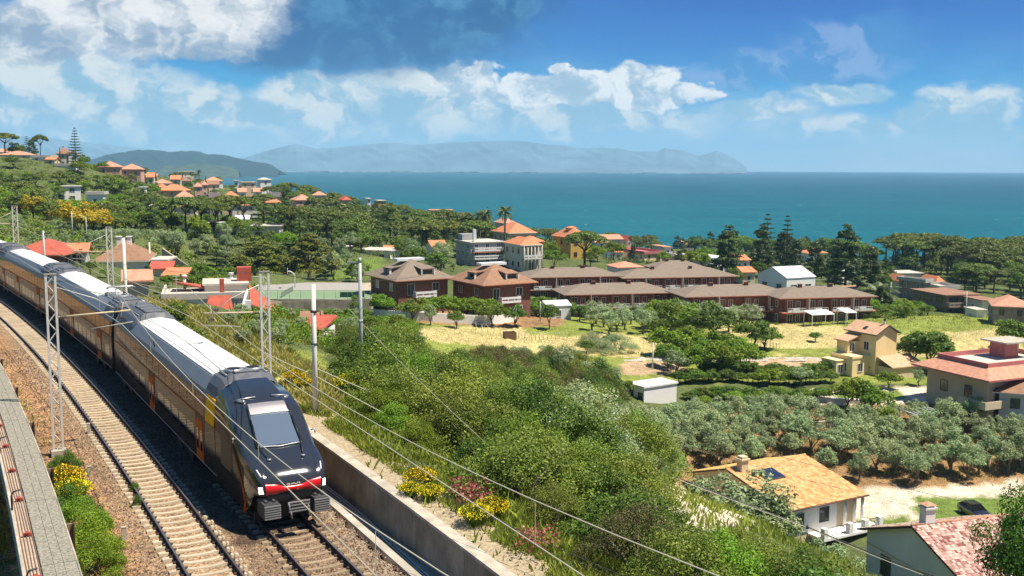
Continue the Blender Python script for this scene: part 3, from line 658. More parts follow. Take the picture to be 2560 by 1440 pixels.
# ------------------------------------------------------------------ catenary masts, arms, poles and wires
def mast_mesh(h):
    "returns meshes for chord and brace of a double channel lattice mast"
    c = MB(); c.box(-.05, .05, -.04, .04, 0, h); return c.mesh('chord', M_GALV)
CHORD = {}
def lattice_mast(loc, h, rz, label, arm=None, label_cat='mast', n=None, wid=.38):
    t = empty('catenary_mast', loc, rz, label, label_cat, 'lattice masts along the railway')
    if h not in CHORD: CHORD[h] = mast_mesh(h)
    for x in (-wid/2, wid/2): inst('chord', CHORD[h], t, (x, 0, 0))
    n = n or int(h/.42); key = ('b', h, n)
    if key not in CHORD:
        m = MB(); dz = h/n; m.tube([(-wid/2+.03, 0, 0), (wid/2-.03, 0, dz)], .027, 4); a = m.mesh('brace', M_GALV); m = MB(); m.tube([(wid/2-.03, 0, 0), (-wid/2+.03, 0, dz)], .027, 4); CHORD[key] = (a, m.mesh('brace', M_GALV))
    for i in range(n): inst('brace', CHORD[key][i % 2], t, (0, 0, i*h/n))
    m = MB(); m.box(-wid/2-.06, wid/2+.06, -.06, .06, h, h+.06); m.box(-wid/2-.06, wid/2+.06, -.05, .05, .02, .1); m.box(-.32, .32, -.3, .3, -.5, .12); m.build('base_plate', M_CONC, t)
    if arm:
        sgn, ln, zl = arm
        m = MB(); m.tube([(sgn*.2, 0, zl), (sgn*ln, 0, zl+.12)], .045, 8); m.build('cantilever_arm', mat('arm_tan', (0.50, 0.40, 0.26), 0.6), t)
        m = MB(); m.tube([(sgn*.2, 0, zl+1.35), (sgn*ln*.55, 0, zl+.75), (sgn*(ln-.6), 0, zl+.2)], .018, 5); m.build('stay_rod', M_GALV, t)
        m = MB(); m.tube([(sgn*(ln-.5), 0, zl-.5), (sgn*(ln-.3), 0, zl+.5)], .02, 5); m.tube([(sgn*(ln-1.7), 0, zl-.62), (sgn*(ln+.1), 0, zl-.42)], .022, 5); m.build('steady_arm', M_WIRE, t)
        for (x, z) in ((sgn*(ln-.55), zl+.25), (sgn*.45, zl), (sgn*(ln-.35), zl-.2)):
            m = MB()
            for q in range(4): m.tube([(x-.12+.07*q, 0, z), (x-.09+.07*q, 0, z)], .075, 8)
            m.build('insulator', M_INS, t)
    return t
a0 = math.radians(28.5)
def mast_at(s_, k): return tp(s_, k, RZ-.25)
lattice_mast(mast_at(16.5, -2.7), 8.0, th(16.5), 'near lattice mast with a long tan arm standing left of the empty track', (1, 3.3, 6.1))
lattice_mast(mast_at(15.3, 6.5), 7.8, th(17.2), 'lattice mast right of the train with a pale arm over the red roofed house', (-1, 2.9, 5.9))
lattice_mast(mast_at(53.5, 6.3), 7.9, th(53.5), 'lattice mast behind the second carriage carrying a numbered plate', (-1, 2.7, 6.0))
lattice_mast(mast_at(99, 6.6), 8.0, th(91), 'farthest lattice mast standing above the train at the left edge', (-1, 2.7, 6.0), wid=.5)
def pole(px, pyb, Y, h, r, m, label, cap=None, extra=None, z=None):
    p = T(px, Y)
    if z is not None: p[2] = z
    if cap is not None: h = float(P(px, cap, Y)[2])-p[2]
    t = empty('pole', p, 0, label, 'pole')
    mb = MB(); mb.tube([(0, 0, -.5), (0, 0, h*.5), (0, 0, h)], [r*1.2, r, r*.8], 12); mb.build('shaft', m, t)
    if extra:
        mb = MB(); extra(mb, h); o = mb.build('fitting', M_WIRED if extra is not ex_beam else M_POLEG, t); o['kind'] = 'stuff'
    return t
def ex_clamp(mb, h): mb.tube([(0, 0, h*.79), (0, 0, h*.81)], .16, 10); mb.tube([(.12, 0, h*.8), (.3, 0, h*.8), (.3, 0, h*.77)], .03, 5); mb.tube([(0, 0, h*.55), (0, 0, h*.56)], .15, 10)
def ex_beam(mb, h): mb.box(-.75, .05, -.04, .04, h-.02, h+.06); mb.tube([(0, 0, h), (0, 0, h+.3)], .1, 8); mb.tube([(0, 0, h*.5), (0, 0, h*.52)], .14, 10)
def ex_arms(mb, h):
    for a in (-.6, -.2, .2, .6): mb.tube([(a, 0, h-.25), (a*1.2, 0, h)], .03, 5)
    mb.box(-.65, .65, -.04, .04, h-.3, h-.22)
pole(781, 1050, 47.4, 6.15, .115, M_POLE, 'tall cream concrete pole rising beside the nose of the train', extra=ex_clamp, z=RZ+1.0)
pole(899, 920, 61, 6.45, .12, M_POLEG, 'grey tubular pole with a short side beam right of the cream pole', extra=ex_beam, cap=657)
p_ = pole(309, 745, 78, 7.3, .13, M_POLE, 'cream concrete pole behind the second carriage near the brown roofed house', cap=595)
pole(373, 650, 150, 5.0, .12, M_POLE, 'thin pole at the right corner of the brown roofed house', cap=606)
pole(109, 650, 105, 6.2, .12, M_POLEG, 'pole with small lamps beside the long red roof at left', extra=ex_arms, cap=577)
pole(182, 600, 175, 4.5, .1, M_POLEG, 'slim pole under the yellow trees'); pole(217, 605, 170, 4.2, .09, M_POLEG, 'slimmest pole in the olive grove right of the yellow trees')
pole(1638, 935, 152, 4.0, .1, M_POLE, 'weathered field pole standing above the white cabin', z=None)
pole(1352, 805, 190, 3.8, .1, M_POLEG, 'thin post beside the shrub at the dry field')
pole(1090, 965, 66, 2.2, .06, M_POLEG, 'short leaning stick post rising out of the dark shrubs', cap=925)
pole(1911, 1315, 88, 4.6, .07, M_POLEG, 'dark thin pole in front of the orange roofed house')
pole(2425, 795, 205, 5.6, .07, M_POLE, 'white street lamp post at the far side of the green field')
pole(2233, 765, 232, 6.2, .07, M_POLE, 'white lamp post beside the palm tree')

def wire(a, b, sag, r, m, label, n=22, name='overhead_wire', group='overhead wires'):
    a = Vector(a); b = Vector(b); mb = MB(); pts = []
    for i in range(n+1):
        t = i/n; p = a.lerp(b, t); p.z -= sag*4*t*(1-t); pts.append(p)
    mb.tube(pts, r, 4, cap=False); tag(mb.build(name, m), label, 'cable', group); return pts
def cat_wires(k, s0, s1, stop, lab, z=5.35, side=0.0):
    sup = stop; 
    for i in range(len(sup)-1):
        a, b = sup[i], sup[i+1]
        mb = MB(); n = 14; pc, pm = [], []
        for j in range(n+1):
            t = j/n; s_ = a[0]+(b[0]-a[0])*t; kk = a[1]+(b[1]-a[1])*t
            pc.append(tp(s_, kk, RZ+z)-Vector(((tp(s_, 0)-tp(a[0], 0).lerp(tp(b[0], 0), t)).x, (tp(s_, 0)-tp(a[0], 0).lerp(tp(b[0], 0), t)).y, 0)))
            q = pc[-1].copy(); q.z = RZ+z+1.35-1.0*4*t*(1-t); pm.append(q)
        e = empty('catenary_wire', pc[0], 0, lab[i], 'cable', 'catenary wires'); inv = Matrix.Translation(-e.location)
        for nm, pts, r in (('contact_wire', pc, .014), ('messenger_wire', pm, .013)):
            mb = MB(); mb.tube(pts, r, 4, cap=False); o = mb.build(nm, M_WIRE, e); o.matrix_parent_inverse = inv
        for j in range(2, n, 3):
            mb = MB(); mb.tube([pc[j], pm[j]], .008, 3, cap=False); o = mb.build('dropper', M_WIRE, e); o.matrix_parent_inverse = inv
cat_wires(0, 0, 0, [(-22, -.1), (16.5, .2), (53.5, -.1), (91, .1)], ['near span of catenary wire hanging over the sleepers of the empty track', 'second span of catenary wire above the empty track', 'far span of catenary wire above the empty track at the left edge'])
cat_wires(K2, 0, 0, [(-22, K2-.1), (17.2, K2+.2), (53.5, K2-.1), (91, K2+.1)], ['catenary wire crossing in front of the nose of the train', 'catenary wire above the second carriage roof', 'catenary wire above the farthest visible carriages'])
def wp(x0, y0, Y0, x1, y1, Y1, sag, r, m, label): wire(P(x0, y0, Y0), P(x1, y1, Y1), sag, r, m, label)
wp(660, 880, 47, 783, 936, 47.4, .05, .018, M_WIRE, 'short wire between the right lattice mast and the cream pole')
wp(783, 937, 47.4, 1831, 1440, 40, .35, .022, M_WIRE, 'lower of the two thick wires running right from the cream pole over the shrubs')
wp(783, 918, 47.4, 2146, 1437, 62, .5, .024, M_WIRE, 'upper of the two thick wires running right from the cream pole over the shrubs')
wp(1090, 950, 66, 2018, 1319, 68, .25, .026, M_WIRE, 'wire from the short stick post to the dark insulator in front of the balcony')
wp(2018, 1319, 68, 2307, 1437, 64, .08, .022, M_WIRE, 'wire continuing from the dark insulator towards the gable wall')
wp(1400, 1068, 75, 2018, 1317, 68, .2, .034, M_WIRED, 'thick dark cable above the silvery olive trees')
wp(2018, 1317, 68, 2420, 1470, 60, .1, .04, M_WIRED, 'thick dark cable crossing in front of the gable house')
wp(1210, 1030, 60, 1500, 1215, 56, .05, .014, M_WIRE, 'faint thin wire low over the middle shrubs')
wp(1500, 1000, 90, 2440, 1260, 95, .6, .02, M_WIRED, 'thin dark cable passing over the orange roof')
wp(1690, 1110, 95, 2560, 1330, 96, .3, .014, M_WIRED, 'faint dark cable over the orchard and the orange roof')
wp(660, 680, 47, 1060, 688, 70, .4, .012, M_WIRED, 'thin dark wire from the top of the right lattice mast')
wp(311, 660, 78, 660, 680, 47, .3, .012, M_WIRED, 'thin dark wire reaching the top of the right lattice mast from behind')
wp(265, 670, 79, 410, 737, 62, .12, .02, M_WIRE, 'pale wire sloping down to the chimney terrace house')
wp(36, 560, 112, 265, 620, 79, .5, .018, M_WIRE, 'pale wire between the two farthest lattice masts')
wp(870, 770, 52, 1330, 1210, 36, .2, .010, M_WIRE, 'very thin wire above the grassy bank'); wp(1020, 1190, 33, 1560, 1440, 26, .1, .010, M_WIRED, 'very thin dark wire above the broom bush')
mb = MB()
for q in range(3): mb.tube([(0, 0, -.1+.08*q), (0, 0, -.06+.08*q)], .1-.02*q, 10)
mb.tube([(0, 0, -.12), (0, 0, .2)], .03, 6); tag(mb.build('cable_insulator', M_INS, None, P(2018, 1318, 68)), 'dark insulator where the cables meet in front of the balcony', 'insulator')

# ------------------------------------------------------------------ train
M_BODY = mat('train_bronze_paint', (0.040, 0.030, 0.023), 0.11, spec=0.26)
M_BODY.node_tree.nodes['Principled BSDF'].inputs['IOR'].default_value = 1.12
M_BLUE = mat('train_dark_blue', (0.024, 0.028, 0.036), 0.15, metal=0.0, spec=0.5, coat=0.5)
M_SHO = mat('train_shoulder_grey', (0.17, 0.18, 0.20), 0.42, spec=0.4, dirt=0.2, scale=1.2)
M_ROOFW = mat('train_roof_white', (0.70, 0.69, 0.65), 0.55, var=0.06, scale=1, dirt=0.35)
M_ROOFD = mat('train_roof_dark', (0.085, 0.09, 0.105), 0.5, var=0.2, scale=3)
M_TGL = mat('train_glass', (0.008, 0.009, 0.010), 0.05, spec=0.5)
M_ORG = mat('train_orange', (0.62, 0.13, 0.015), 0.7, spec=.05); M_YEL = mat('train_yellow', (0.98, 0.47, 0.01), 0.7, spec=.05)
M_TGL.node_tree.nodes['Principled BSDF'].inputs['IOR'].default_value = 1.2
M_BLK = mat('train_black', (0.008, 0.008, 0.009), 0.5); M_REDP = mat('train_red', (0.62, 0.008, 0.008), 0.28, coat=0.6)
M_STEEL = mat('train_steel', (0.42, 0.42, 0.42), 0.4, metal=0.6); M_BELL = mat('gangway_black', (0.012, 0.012, 0.013), 0.8)
M_LAMP = mat('headlight_white', (0.95, 0.95, 0.9), 0.2, emit=2.5)
TR = empty('train', tp(1.55, K2, RZ), th(1.55), 'dark double deck passenger train with a red nose band on the right hand track', 'train')
TRI = TR.matrix_basis.inverted() if False else (Matrix.Translation(TR.location) @ Matrix.Rotation(th(1.55), 4, 'Z')).inverted()
def carriage_frame(sa, sb):
    a = tp(sa, K2+.2, RZ); b = tp(sb, K2+.2, RZ); d = (b-a); rz = math.atan2(-d.x, d.y); return a, rz, d.length
def tpart(mesh, name, frame, parent=None, off=(0, 0, 0), top=True):
    "parts sit directly in world frame of the carriage; parent inverse keeps them there"
    a, rz = frame
    W = Matrix.Translation(a) @ Matrix.Rotation(rz, 4, 'Z') @ Matrix.Translation(off)
    o = bpy.data.objects.new(name, mesh); link(o, parent or TR)
    o.matrix_parent_inverse = TRI if (parent is None) else parent_inv[parent.name]
    o.matrix_basis = W
    parent_inv[o.name] = W.inverted()
    if parent is not None: pass
    return o
parent_inv = {}
SEC = [(-1.30, .30), (-1.41, .55), (-1.42, 2.42), (-1.415, 2.50), (-1.37, 3.35), (-1.30, 3.62), (-0.98, 4.10), (-0.60, 4.24), (0, 4.30)]
SEC = SEC+[(-x, z) for x, z in SEC[:-1][::-1]]
def sec_x(z):
    zs = [p[1] for p in SEC[:9]]; xs = [-p[0] for p in SEC[:9]]; return float(np.interp(z, zs, xs))
MI = [0, 0, 0, 0, 1, 1, 2, 2, 2, 2, 1, 1, 0, 0, 0, 0]
def body_mesh(L, mats):
    mb = MB(); Ys = [0.0, .12, L-.12, L]; rows = []
    for y in Ys:
        f = 0.97 if y in (0.0, L) else 1
        rows.append([(x*f, y, z) for x, z in SEC])
    b = 0; n = len(SEC)
    for r in rows: mb.v += r
    for i in range(3):
        for j in range(n-1): mb.f.append([i*n+j, i*n+j+1, (i+1)*n+j+1, (i+1)*n+j]); mb.m.append(MI[j]); mb.sm.append(False)
    mb.f.append(list(range(n))[::-1]); mb.m.append(3); mb.sm.append(False); mb.f.append([3*n+j for j in range(n)]); mb.m.append(3); mb.sm.append(False)
    return mb.mesh('carriage_body', mats)
def side_rect(mb, side, y0, y1, z0, z1, proud=.012, mi=0, thick=.03):
    x0, x1 = sec_x(z0)+proud, sec_x(z1)+proud
    p = [(side*x0, y0, z0), (side*x0, y1, z0), (side*x1, y1, z1), (side*x1, y0, z1)]; q = [(x-side*thick, y, z) for x, y, z in p]
    mb.poly(p+q, [(0, 1, 2, 3), (7, 6, 5, 4), (0, 4, 5, 1), (1, 5, 6, 2), (2, 6, 7, 3), (3, 7, 4, 0)], mi)
def details(L, frame, body, y_first, doors, roofwhite, nose=False):
    for side in (-1, 1):
        mb = MB(); side_rect(mb, side, y_first, L-.3, 2.43, 2.475, .018); tpart(mb.mesh('stripe', M_ORG), 'stripe', frame, body)
        mb = MB(); side_rect(mb, side, y_first, L-.3, .56, .60, .014); tpart(mb.mesh('lower_stripe', M_STEEL), 'lower_stripe', frame, body)
        y = y_first+.35
        while y < L-1.6:
            mb = MB(); side_rect(mb, side, y, y+1.44, 2.56, 3.34, .008); tpart(mb.mesh('upper_window', M_TGL), 'upper_window', frame, body); y += 1.5
        y = y_first+.5
        while y < L-2.0:
            if all(abs(y+.65-d) > 1.6 for d in doors):
                mb = MB(); side_rect(mb, side, y, y+1.3, 1.15, 1.85, .006); tpart(mb.mesh('lower_window', M_TGL), 'lower_window', frame, body)
            y += 1.55
        for d in doors:
            mb = MB(); side_rect(mb, side, d-.86, d+.74, .50, 2.40, .010, 0); side_rect(mb, side, d-.60, d-.02, .62, 2.28, .022, 1); side_rect(mb, side, d+.02, d+.60, .62, 2.28, .022, 1)
            side_rect(mb, side, d-.50, d-.14, 1.0, 1.9, .03, 2); side_rect(mb, side, d+.14, d+.50, 1.0, 1.9, .03, 2)
            tpart(mb.mesh('door', [M_BLK, M_ORG, M_TGL]), 'door', frame, body)
        for (b0) in (2.6, L-5.2):
            if nose and b0 < 3: b0 = 4.2
            mb = MB(); side_rect(mb, side, b0, b0+2.8, .28, .62, .02)
            for w_ in (0, 2.1):
                c = Vector((side*1.25, b0+.35+w_, .46)); mb.tube([c-Vector((side*.25, 0, 0)), c+Vector((side*.12, 0, 0))], .44, 16)
            tpart(mb.mesh('bogie', M_BLK), 'bogie', frame, body)
    # roof
    y0, y1 = roofwhite
    mb = MB(); yy = y0
    while yy < y1-.2:
        e = min(yy+3.1, y1)
        for (xa, xb, za, zb) in ((-.93, -.34, 4.15, 4.29), (-.32, .32, 4.30, 4.32), (.34, .93, 4.29, 4.15)):
            q = [(xa, yy+.02, za+.015), (xb, yy+.02, zb+.015), (xb, e-.02, zb+.015), (xa, e-.02, za+.015)]; q2 = [(x, y, z-.05) for x, y, z in q]
            m2 = MB(); m2.poly(q+q2, [(0, 1, 2, 3), (7, 6, 5, 4), (0, 4, 5, 1), (1, 5, 6, 2), (2, 6, 7, 3), (3, 7, 4, 0)])
            tpart(m2.mesh('roof_panel', M_ROOFW), 'roof_panel', frame, body)
        yy = e
def ac_unit(frame, body, y0, y1, h=.34):
    mb = MB(); sec = [(-1.30, 3.66), (-1.20, 3.98), (-1.0, 4.28), (-.55, 4.30+h*.6), (0, 4.30+h*.7), (.55, 4.30+h*.6), (1.0, 4.28), (1.20, 3.98), (1.30, 3.66)]
    fl = [(-1.25, 3.66), (-1.14, 3.9), (-.96, 4.12), (-.5, 4.24), (0, 4.3), (.5, 4.24), (.96, 4.12), (1.14, 3.9), (1.25, 3.66)]
    mb.grid([[(x, y0, z) for x, z in fl], [(x, y0+.35, z) for x, z in sec], [(x, y1-.35, z) for x, z in sec], [(x, y1, z) for x, z in fl]], smooth=False)
    u = tpart(mb.mesh('roof_unit', M_ROOFD), 'roof_unit', frame, body)
    n = max(1, int((y1-y0-.9)/1.1))
    for i in range(n):
        yc = y0+.75+i*1.1
        mb = MB(); z = 4.30+h*.7
        mb.box(-.48, .48, yc-.42, yc+.42, z-.03, z+.03, 0)
        for q in range(5): mb.box(-.44, .44, yc-.36+q*.17, yc-.30+q*.17, z+.03, z+.05, 1)
        tpart(mb.mesh('grille', [M_ROOFD, M_STEEL]), 'grille', frame, body)
    for x in (-.8, .8):
        mb = MB(); mb.tube([(x, y0+.4, 4.42), (x, y1-.4, 4.42)], .03, 5); tpart(mb.mesh('roof_pipe', M_STEEL), 'roof_pipe', frame, body)
cars = [(1.55, 30.4), (31.1, 56.6), (57.3, 82.8), (83.5, 109), (109.7, 135)]
for ci, (sa, sb) in enumerate(cars):
    a, rz, L = carriage_frame(sa, sb); fr = (a, rz)
    nose = ci == 0
    if nose:
        NL = 5.2; fr0 = fr; fr = (a+Vector((-math.sin(rz), math.cos(rz), 0))*NL, rz); L -= NL
    body = tpart(body_mesh(L, [M_BODY, M_SHO, M_SHO, M_BELL]), 'carriage', fr)
    doors = [2.6, 12.6] if nose else [3.6, 13.9, L-3.2] if ci > 1 else [4.0, 14.2]
    details(L, fr, body, 0.0 if nose else .3, doors, (2.2, L-5.4) if nose else (3.5, L-4.2) if ci != 1 else (6.8, L-3.4), nose)
    if nose:
        ac_unit(fr, body, .1, 2.0, .25); ac_unit(fr, body, L-5.2, L-.4, .38)
        for x in (-.38, .38):
            mb = MB(); mb.tube([(x, 1.0, 4.42), (x, 1.0, 4.56)], .34, 20, 0); mb.tube([(x, 1.0, 4.56), (x, 1.0, 4.575)], .26, 20, 1); tpart(mb.mesh('fan', [M_STEEL, M_BLK]), 'fan', fr, body)
    else:
        ac_unit(fr, body, .4, 3.2 if ci != 1 else 3.0, .3); ac_unit(fr, body, L-3.2, L-.3, .3)
    if ci == 1:                                            # pantograph, lowered, with its insulators
        mb = MB(); 
        for x in (-.5, .5): mb.tube([(x, 3.3, 4.45), (x, 5.9, 4.5)], .035, 6)
        for y in (3.4, 4.6, 5.8): mb.tube([(-.6, y, 4.45), (.6, y, 4.45)], .035, 6)
        mb.tube([(-.35, 3.5, 4.5), (-.15, 5.4, 4.85), (-.1, 5.9, 4.9)], .03, 6); mb.tube([(.35, 3.5, 4.5), (.15, 5.4, 4.85), (.1, 5.9, 4.9)], .03, 6)
        mb.tube([(-.85, 3.9, 4.9), (-.7, 3.9, 5.0), (.7, 3.9, 5.0), (.85, 3.9, 4.9)], .035, 6); mb.tube([(-.85, 4.25, 4.9), (-.7, 4.25, 5.0), (.7, 4.25, 5.0), (.85, 4.25, 4.9)], .035, 6)
        mb.tube([(0, 5.8, 4.6), (-.05, 4.1, 4.98)], .035, 6)
        tpart(mb.mesh('pantograph', M_STEEL), 'pantograph', fr, body)
        for x in (-.55, .55):
            for y in (3.3, 5.9):
                mb = MB(); mb.tube([(x, y, 4.25), (x, y, 4.45)], .08, 8); tpart(mb.mesh('insulator', M_INS), 'insulator', fr, body)
        mb = MB(); mb.tube([(-.2, .2, 4.62), (-.9, -.2, 4.65), (-1.0, -1.2, 4.6)], .035, 6); mb.tube([(.3, .5, 4.6), (.0, -.5, 4.8), (.3, -1.1, 4.6)], .03, 6); tpart(mb.mesh('roof_cable', M_STEEL), 'roof_cable', fr, body)
    if ci < len(cars)-1:
        mb = MB(); mb.box(-1.22, 1.22, L-.05, L+.75, .55, 4.0, 0)
        for q in range(5): mb.box(-1.27, 1.27, L+.02+q*.14, L+.08+q*.14, .5, 4.06, 0)
        tpart(mb.mesh('gangway', M_BELL), 'gangway', fr)
    if nose:
        body0 = body; frn = fr0
# --- nose: lofted shell
def nz(t):  # roof line over the centre
    return float(np.interp(t, [0, .12, .35, .8, 1.3, 1.6, 3.05, 3.45, 4.2, 5.2], [1.58, 1.78, 2.0, 2.22, 2.42, 2.56, 3.68, 3.86, 4.12, 4.30]))
def nw(t): return float(np.interp(t, [0, .1, .3, .7, 1.3, 2.4, 5.2], [1.06, 1.18, 1.27, 1.34, 1.39, 1.42, 1.42]))
def nb(t): return float(np.interp(t, [0, .5, .75, 1.1, 5.2], [1.18, 1.16, .75, .42, .30]))
def nose_sec(t):
    w = nw(t); zc = nz(t); b = nb(t); f = min(1, t/5.2)
    zsh = zc-float(np.interp(t, [0, .6, 1.6, 3.2, 5.2], [.10, .14, .26, .42, .68]))   # outer shoulder
    wi = float(np.interp(t, [0, 1.6, 3.2, 5.2], [.92, .88, .80, .70]))
    wo = float(np.interp(t, [0, .6, 2.0, 4.0, 5.2], [.99, .98, .965, .94, .915]))*w
    mid = b+(zsh-b)*.62
    hp = [(-w*.97, b), (-w, b+(mid-b)*.3), (-w, mid), (-w*.995, mid+(zsh-mid)*.6), (-wo, zsh), (-wo*.93, zsh+(zc-zsh)*.42), (-(wi+.10), zc-(zc-zsh)*.25), (-wi, zc-.055), (-wi*.93, zc-.02), (-wi*.5, zc-.005), (0, zc)]
    return hp+[(-x, z) for x, z in hp[:-1][::-1]]
TS = [0, .03, .08, .15, .25, .4, .6, .8, 1.0, 1.3, 1.6, 2.0, 2.4, 2.8, 3.05, 3.25, 3.45, 3.8, 4.2, 4.7, 5.2]
mb = MB(); rows = [[(x, t, z) for x, z in nose_sec(t)] for t in TS]; n = len(rows[0])
mb.grid(rows, 0, smooth=True)
for i, fidx in enumerate(range(len(mb.f))):
    row = fidx//(n-1); col = fidx % (n-1)
    if col in (0, 1, 2) or col >= n-4: mb.m[fidx] = 1 if TS[row] > 1.0 else 0
mb.poly(rows[0], [tuple(range(n))[::-1]], 0)
nosep = tpart(mb.mesh('nose', [M_BLUE, M_BODY]), 'nose', frn)
sm_ = nosep.modifiers.new('edge', 'EDGE_SPLIT') ; sm_.split_angle = math.radians(28)
def npt(t, x, up=.0):
    s_ = nose_sec(t); xs = [p[0] for p in s_]; zs = [p[1] for p in s_]
    i0 = 4; i1 = len(s_)-4
    return (x, t, float(np.interp(x, xs[i0:i1], zs[i0:i1]))+up)
def patch(t0, t1, x0a, x0b, nt, nx_, up, m, name):
    mb = MB(); rows = []
    for i in range(nt+1):
        t = t0+(t1-t0)*i/nt; xw = x0a+(x0b-x0a)*i/nt
        rows.append([npt(t, -xw+2*xw*j/nx_, up) for j in range(nx_+1)])
    mb.grid(rows, smooth=True)
    return tpart(mb.mesh(name, m), name, frn, nosep)
M_WSC = mat('windscreen_glass', (0.34, 0.42, 0.46), 0.07, metal=0.7, spec=1.0, coat=1.0)
patch(1.52, 2.98, .80, .70, 8, 8, .022, M_WSC, 'windscreen')
patch(2.72, 3.18, .715, .69, 4, 6, .04, mat('visor_grey', (0.30, 0.28, 0.29), 0.3, metal=.4), 'destination_panel')
mb = MB(); mb.tube([npt(2.72, x, .05) for x in np.linspace(-.72, .72, 7)], .03, 5); tpart(mb.mesh('panel_trim', M_WHITE), 'panel_trim', frn, nosep)
mb = MB()
for x in (-1, 1): mb.tube([npt(t, x*float(np.interp(t, [1.5, 3.0], [.84, .74])), .035) for t in np.linspace(1.5, 3.0, 6)], .035, 5)
mb.tube([npt(1.5-.10*(1-abs(x)/.84), x, .045) for x in np.linspace(-.84, .84, 9)], .022, 5, 1)
tpart(mb.mesh('windscreen_seal', [M_BLK, M_STEEL]), 'windscreen_seal', frn, nosep)
for sx in (-1, 1):
    mb = MB(); mb.tube([npt(.78, sx*.62, .05), npt(1.2, sx*.72, .09), npt(1.62, sx*.80, .10), npt(2.3, sx*.76, .10)], .022, 5); mb.tube([npt(.78, sx*.62, 0), npt(.78, sx*.62, .07)], .07, 8, 1); mb.tube([npt(1.55, sx*.80, .08), npt(2.5, sx*.77, .09)], .03, 5)
    tpart(mb.mesh('wiper', [M_BLK, M_STEEL]), 'wiper', frn, nosep)
# red band across the front
mb = MB(); rows = []
for i in range(25):
    x = -1.0+2.0*i/24; u = abs(x)
    ztop = float(np.interp(u, [0, .35, .6, 1.0], [1.44, 1.45, 1.56, 1.60])); zbt = float(np.interp(u, [0, .45, .7, 1.0], [1.25, 1.25, 1.19, 1.22]))
    yf = -.035+.10*max(0, u-.75)
    rows.append([(x, yf+.06, zbt-.02), (x, yf-.01, zbt+.01), (x, yf-.03, (ztop+zbt)/2), (x, yf-.005, ztop-.02), (x, yf+.06, ztop)])
mb.grid(rows, smooth=True); mb.poly(rows[0], [(0, 1, 2, 3, 4)]); mb.poly(rows[-1], [(4, 3, 2, 1, 0)])
tpart(mb.mesh('red_band', M_REDP), 'red_band', frn, nosep)
fc = bpy.data.curves.new('lettering', 'FONT'); fc.body = 'HITACHI'; fc.size = .125; fc.align_x = 'CENTER'; fc.extrude = .004; fc.materials.append(M_WHITE)
fo = bpy.data.objects.new('lettering_source', fc); link(fo); bpy.context.view_layer.update(); fm = bpy.data.meshes.new_from_object(fo); bpy.data.objects.remove(fo); bpy.data.curves.remove(fc)
fm.materials.clear(); fm.materials.append(M_WHITE)
o = bpy.data.objects.new('lettering', fm); link(o, nosep); W = Matrix.Translation(frn[0]) @ Matrix.Rotation(frn[1], 4, 'Z') @ Matrix.Translation((0, -.012, 1.475)) @ Matrix.Rotation(math.radians(72), 4, 'X')
o.matrix_parent_inverse = parent_inv[nosep.name]; o.matrix_basis = W
for sx in (-1, 1):
    mb = MB(); p = [(sx*1.06, .0, 1.27), (sx*1.19, .08, 1.25), (sx*1.21, .10, 1.48), (sx*1.07, .02, 1.51)]; q = [(x, y+.2, z) for x, y, z in p]
    mb.poly(p+q, [(0, 1, 2, 3), (7, 6, 5, 4), (0, 4, 5, 1), (1, 5, 6, 2), (2, 6, 7, 3), (3, 7, 4, 0)], 0); tpart(mb.mesh('headlight', M_LAMP), 'headlight', frn, nosep)
    mb = MB(); mb.tube([npt(.2, sx*1.08, .0), npt(.5, sx*1.16, .0)], .03, 5); tpart(mb.mesh('marker_light', M_WHITE), 'marker_light', frn, nosep)
    # ribbed anti-climber block
    mb = MB(); x0, x1 = sx*.62, sx*1.16; xa, xb = min(x0, x1), max(x0, x1); mb.box(xa, xb, -.42, .5, .45, .98, 0)
    for q in range(6): mb.box(xa-.015, xb+.015, -.47, -.40, .48+q*.085, .52+q*.085, 1)
    mb.tube([(sx*.75, -.2, 1.0), (sx*.75, .2, 1.0)], .06, 8, 0); mb.tube([(sx*1.02, -.2, 1.0), (sx*1.02, .2, 1.0)], .06, 8, 0)
    tpart(mb.mesh('buffer', [mat('buffer_grey', (0.05, 0.05, 0.053), 0.5), mat('buffer_rib', (0.22, 0.22, 0.22), 0.4)]), 'buffer', frn)
    # side skirt, orange edge and cab door on the nose flank
    mb = MB(); pts = [(sx*(nw(t)+.012), t, z) for t, z in ((.95, .55), (1.35, .30), (1.15, .72), (1.6, 1.5), (2.6, 2.45))]
    mb.tube([pts[0], pts[1]], .03, 5); mb.tube([pts[1], pts[2], pts[3], pts[4]], .04, 5); tpart(mb.mesh('edge_stripe', M_ORG), 'edge_stripe', frn, nosep)
    mb = MB(); side_rect(mb, sx, 3.0, 4.4, .9, 2.3, .006); tpart(mb.mesh('cab_door', mat('cab_door_dark', (0.03, 0.024, 0.02), 0.4, spec=.15)), 'cab_door', frn, nosep)
    mb = MB(); side_rect(mb, sx, 2.75, 2.95, 1.5, 2.6, .016); tpart(mb.mesh('side_slit', M_BLK), 'side_slit', frn, nosep)
    mb = MB(); side_rect(mb, sx, 5.30, 6.65, 2.50, 3.55, .045); tpart(mb.mesh('yellow_panel', M_YEL), 'yellow_panel', frn, nosep)
    mb = MB(); mb.tube([(sx*1.40, 2.2, 2.75), (sx*1.52, 2.15, 2.8), (sx*1.54, 2.1, 2.65)], .03, 6); tpart(mb.mesh('camera_pod', M_STEEL), 'camera_pod', frn, nosep)
    mb = MB(); mb.tube([npt(3.5, sx*.30, .06), npt(3.62, sx*.85, .05), npt(3.7, sx*1.05, .05)], .03, 5); mb.tube([npt(3.35, sx*.75, .03), npt(3.6, sx*.95, .03)], .06, 6); tpart(mb.mesh('horn_rail', M_STEEL), 'horn_rail', frn, nosep)
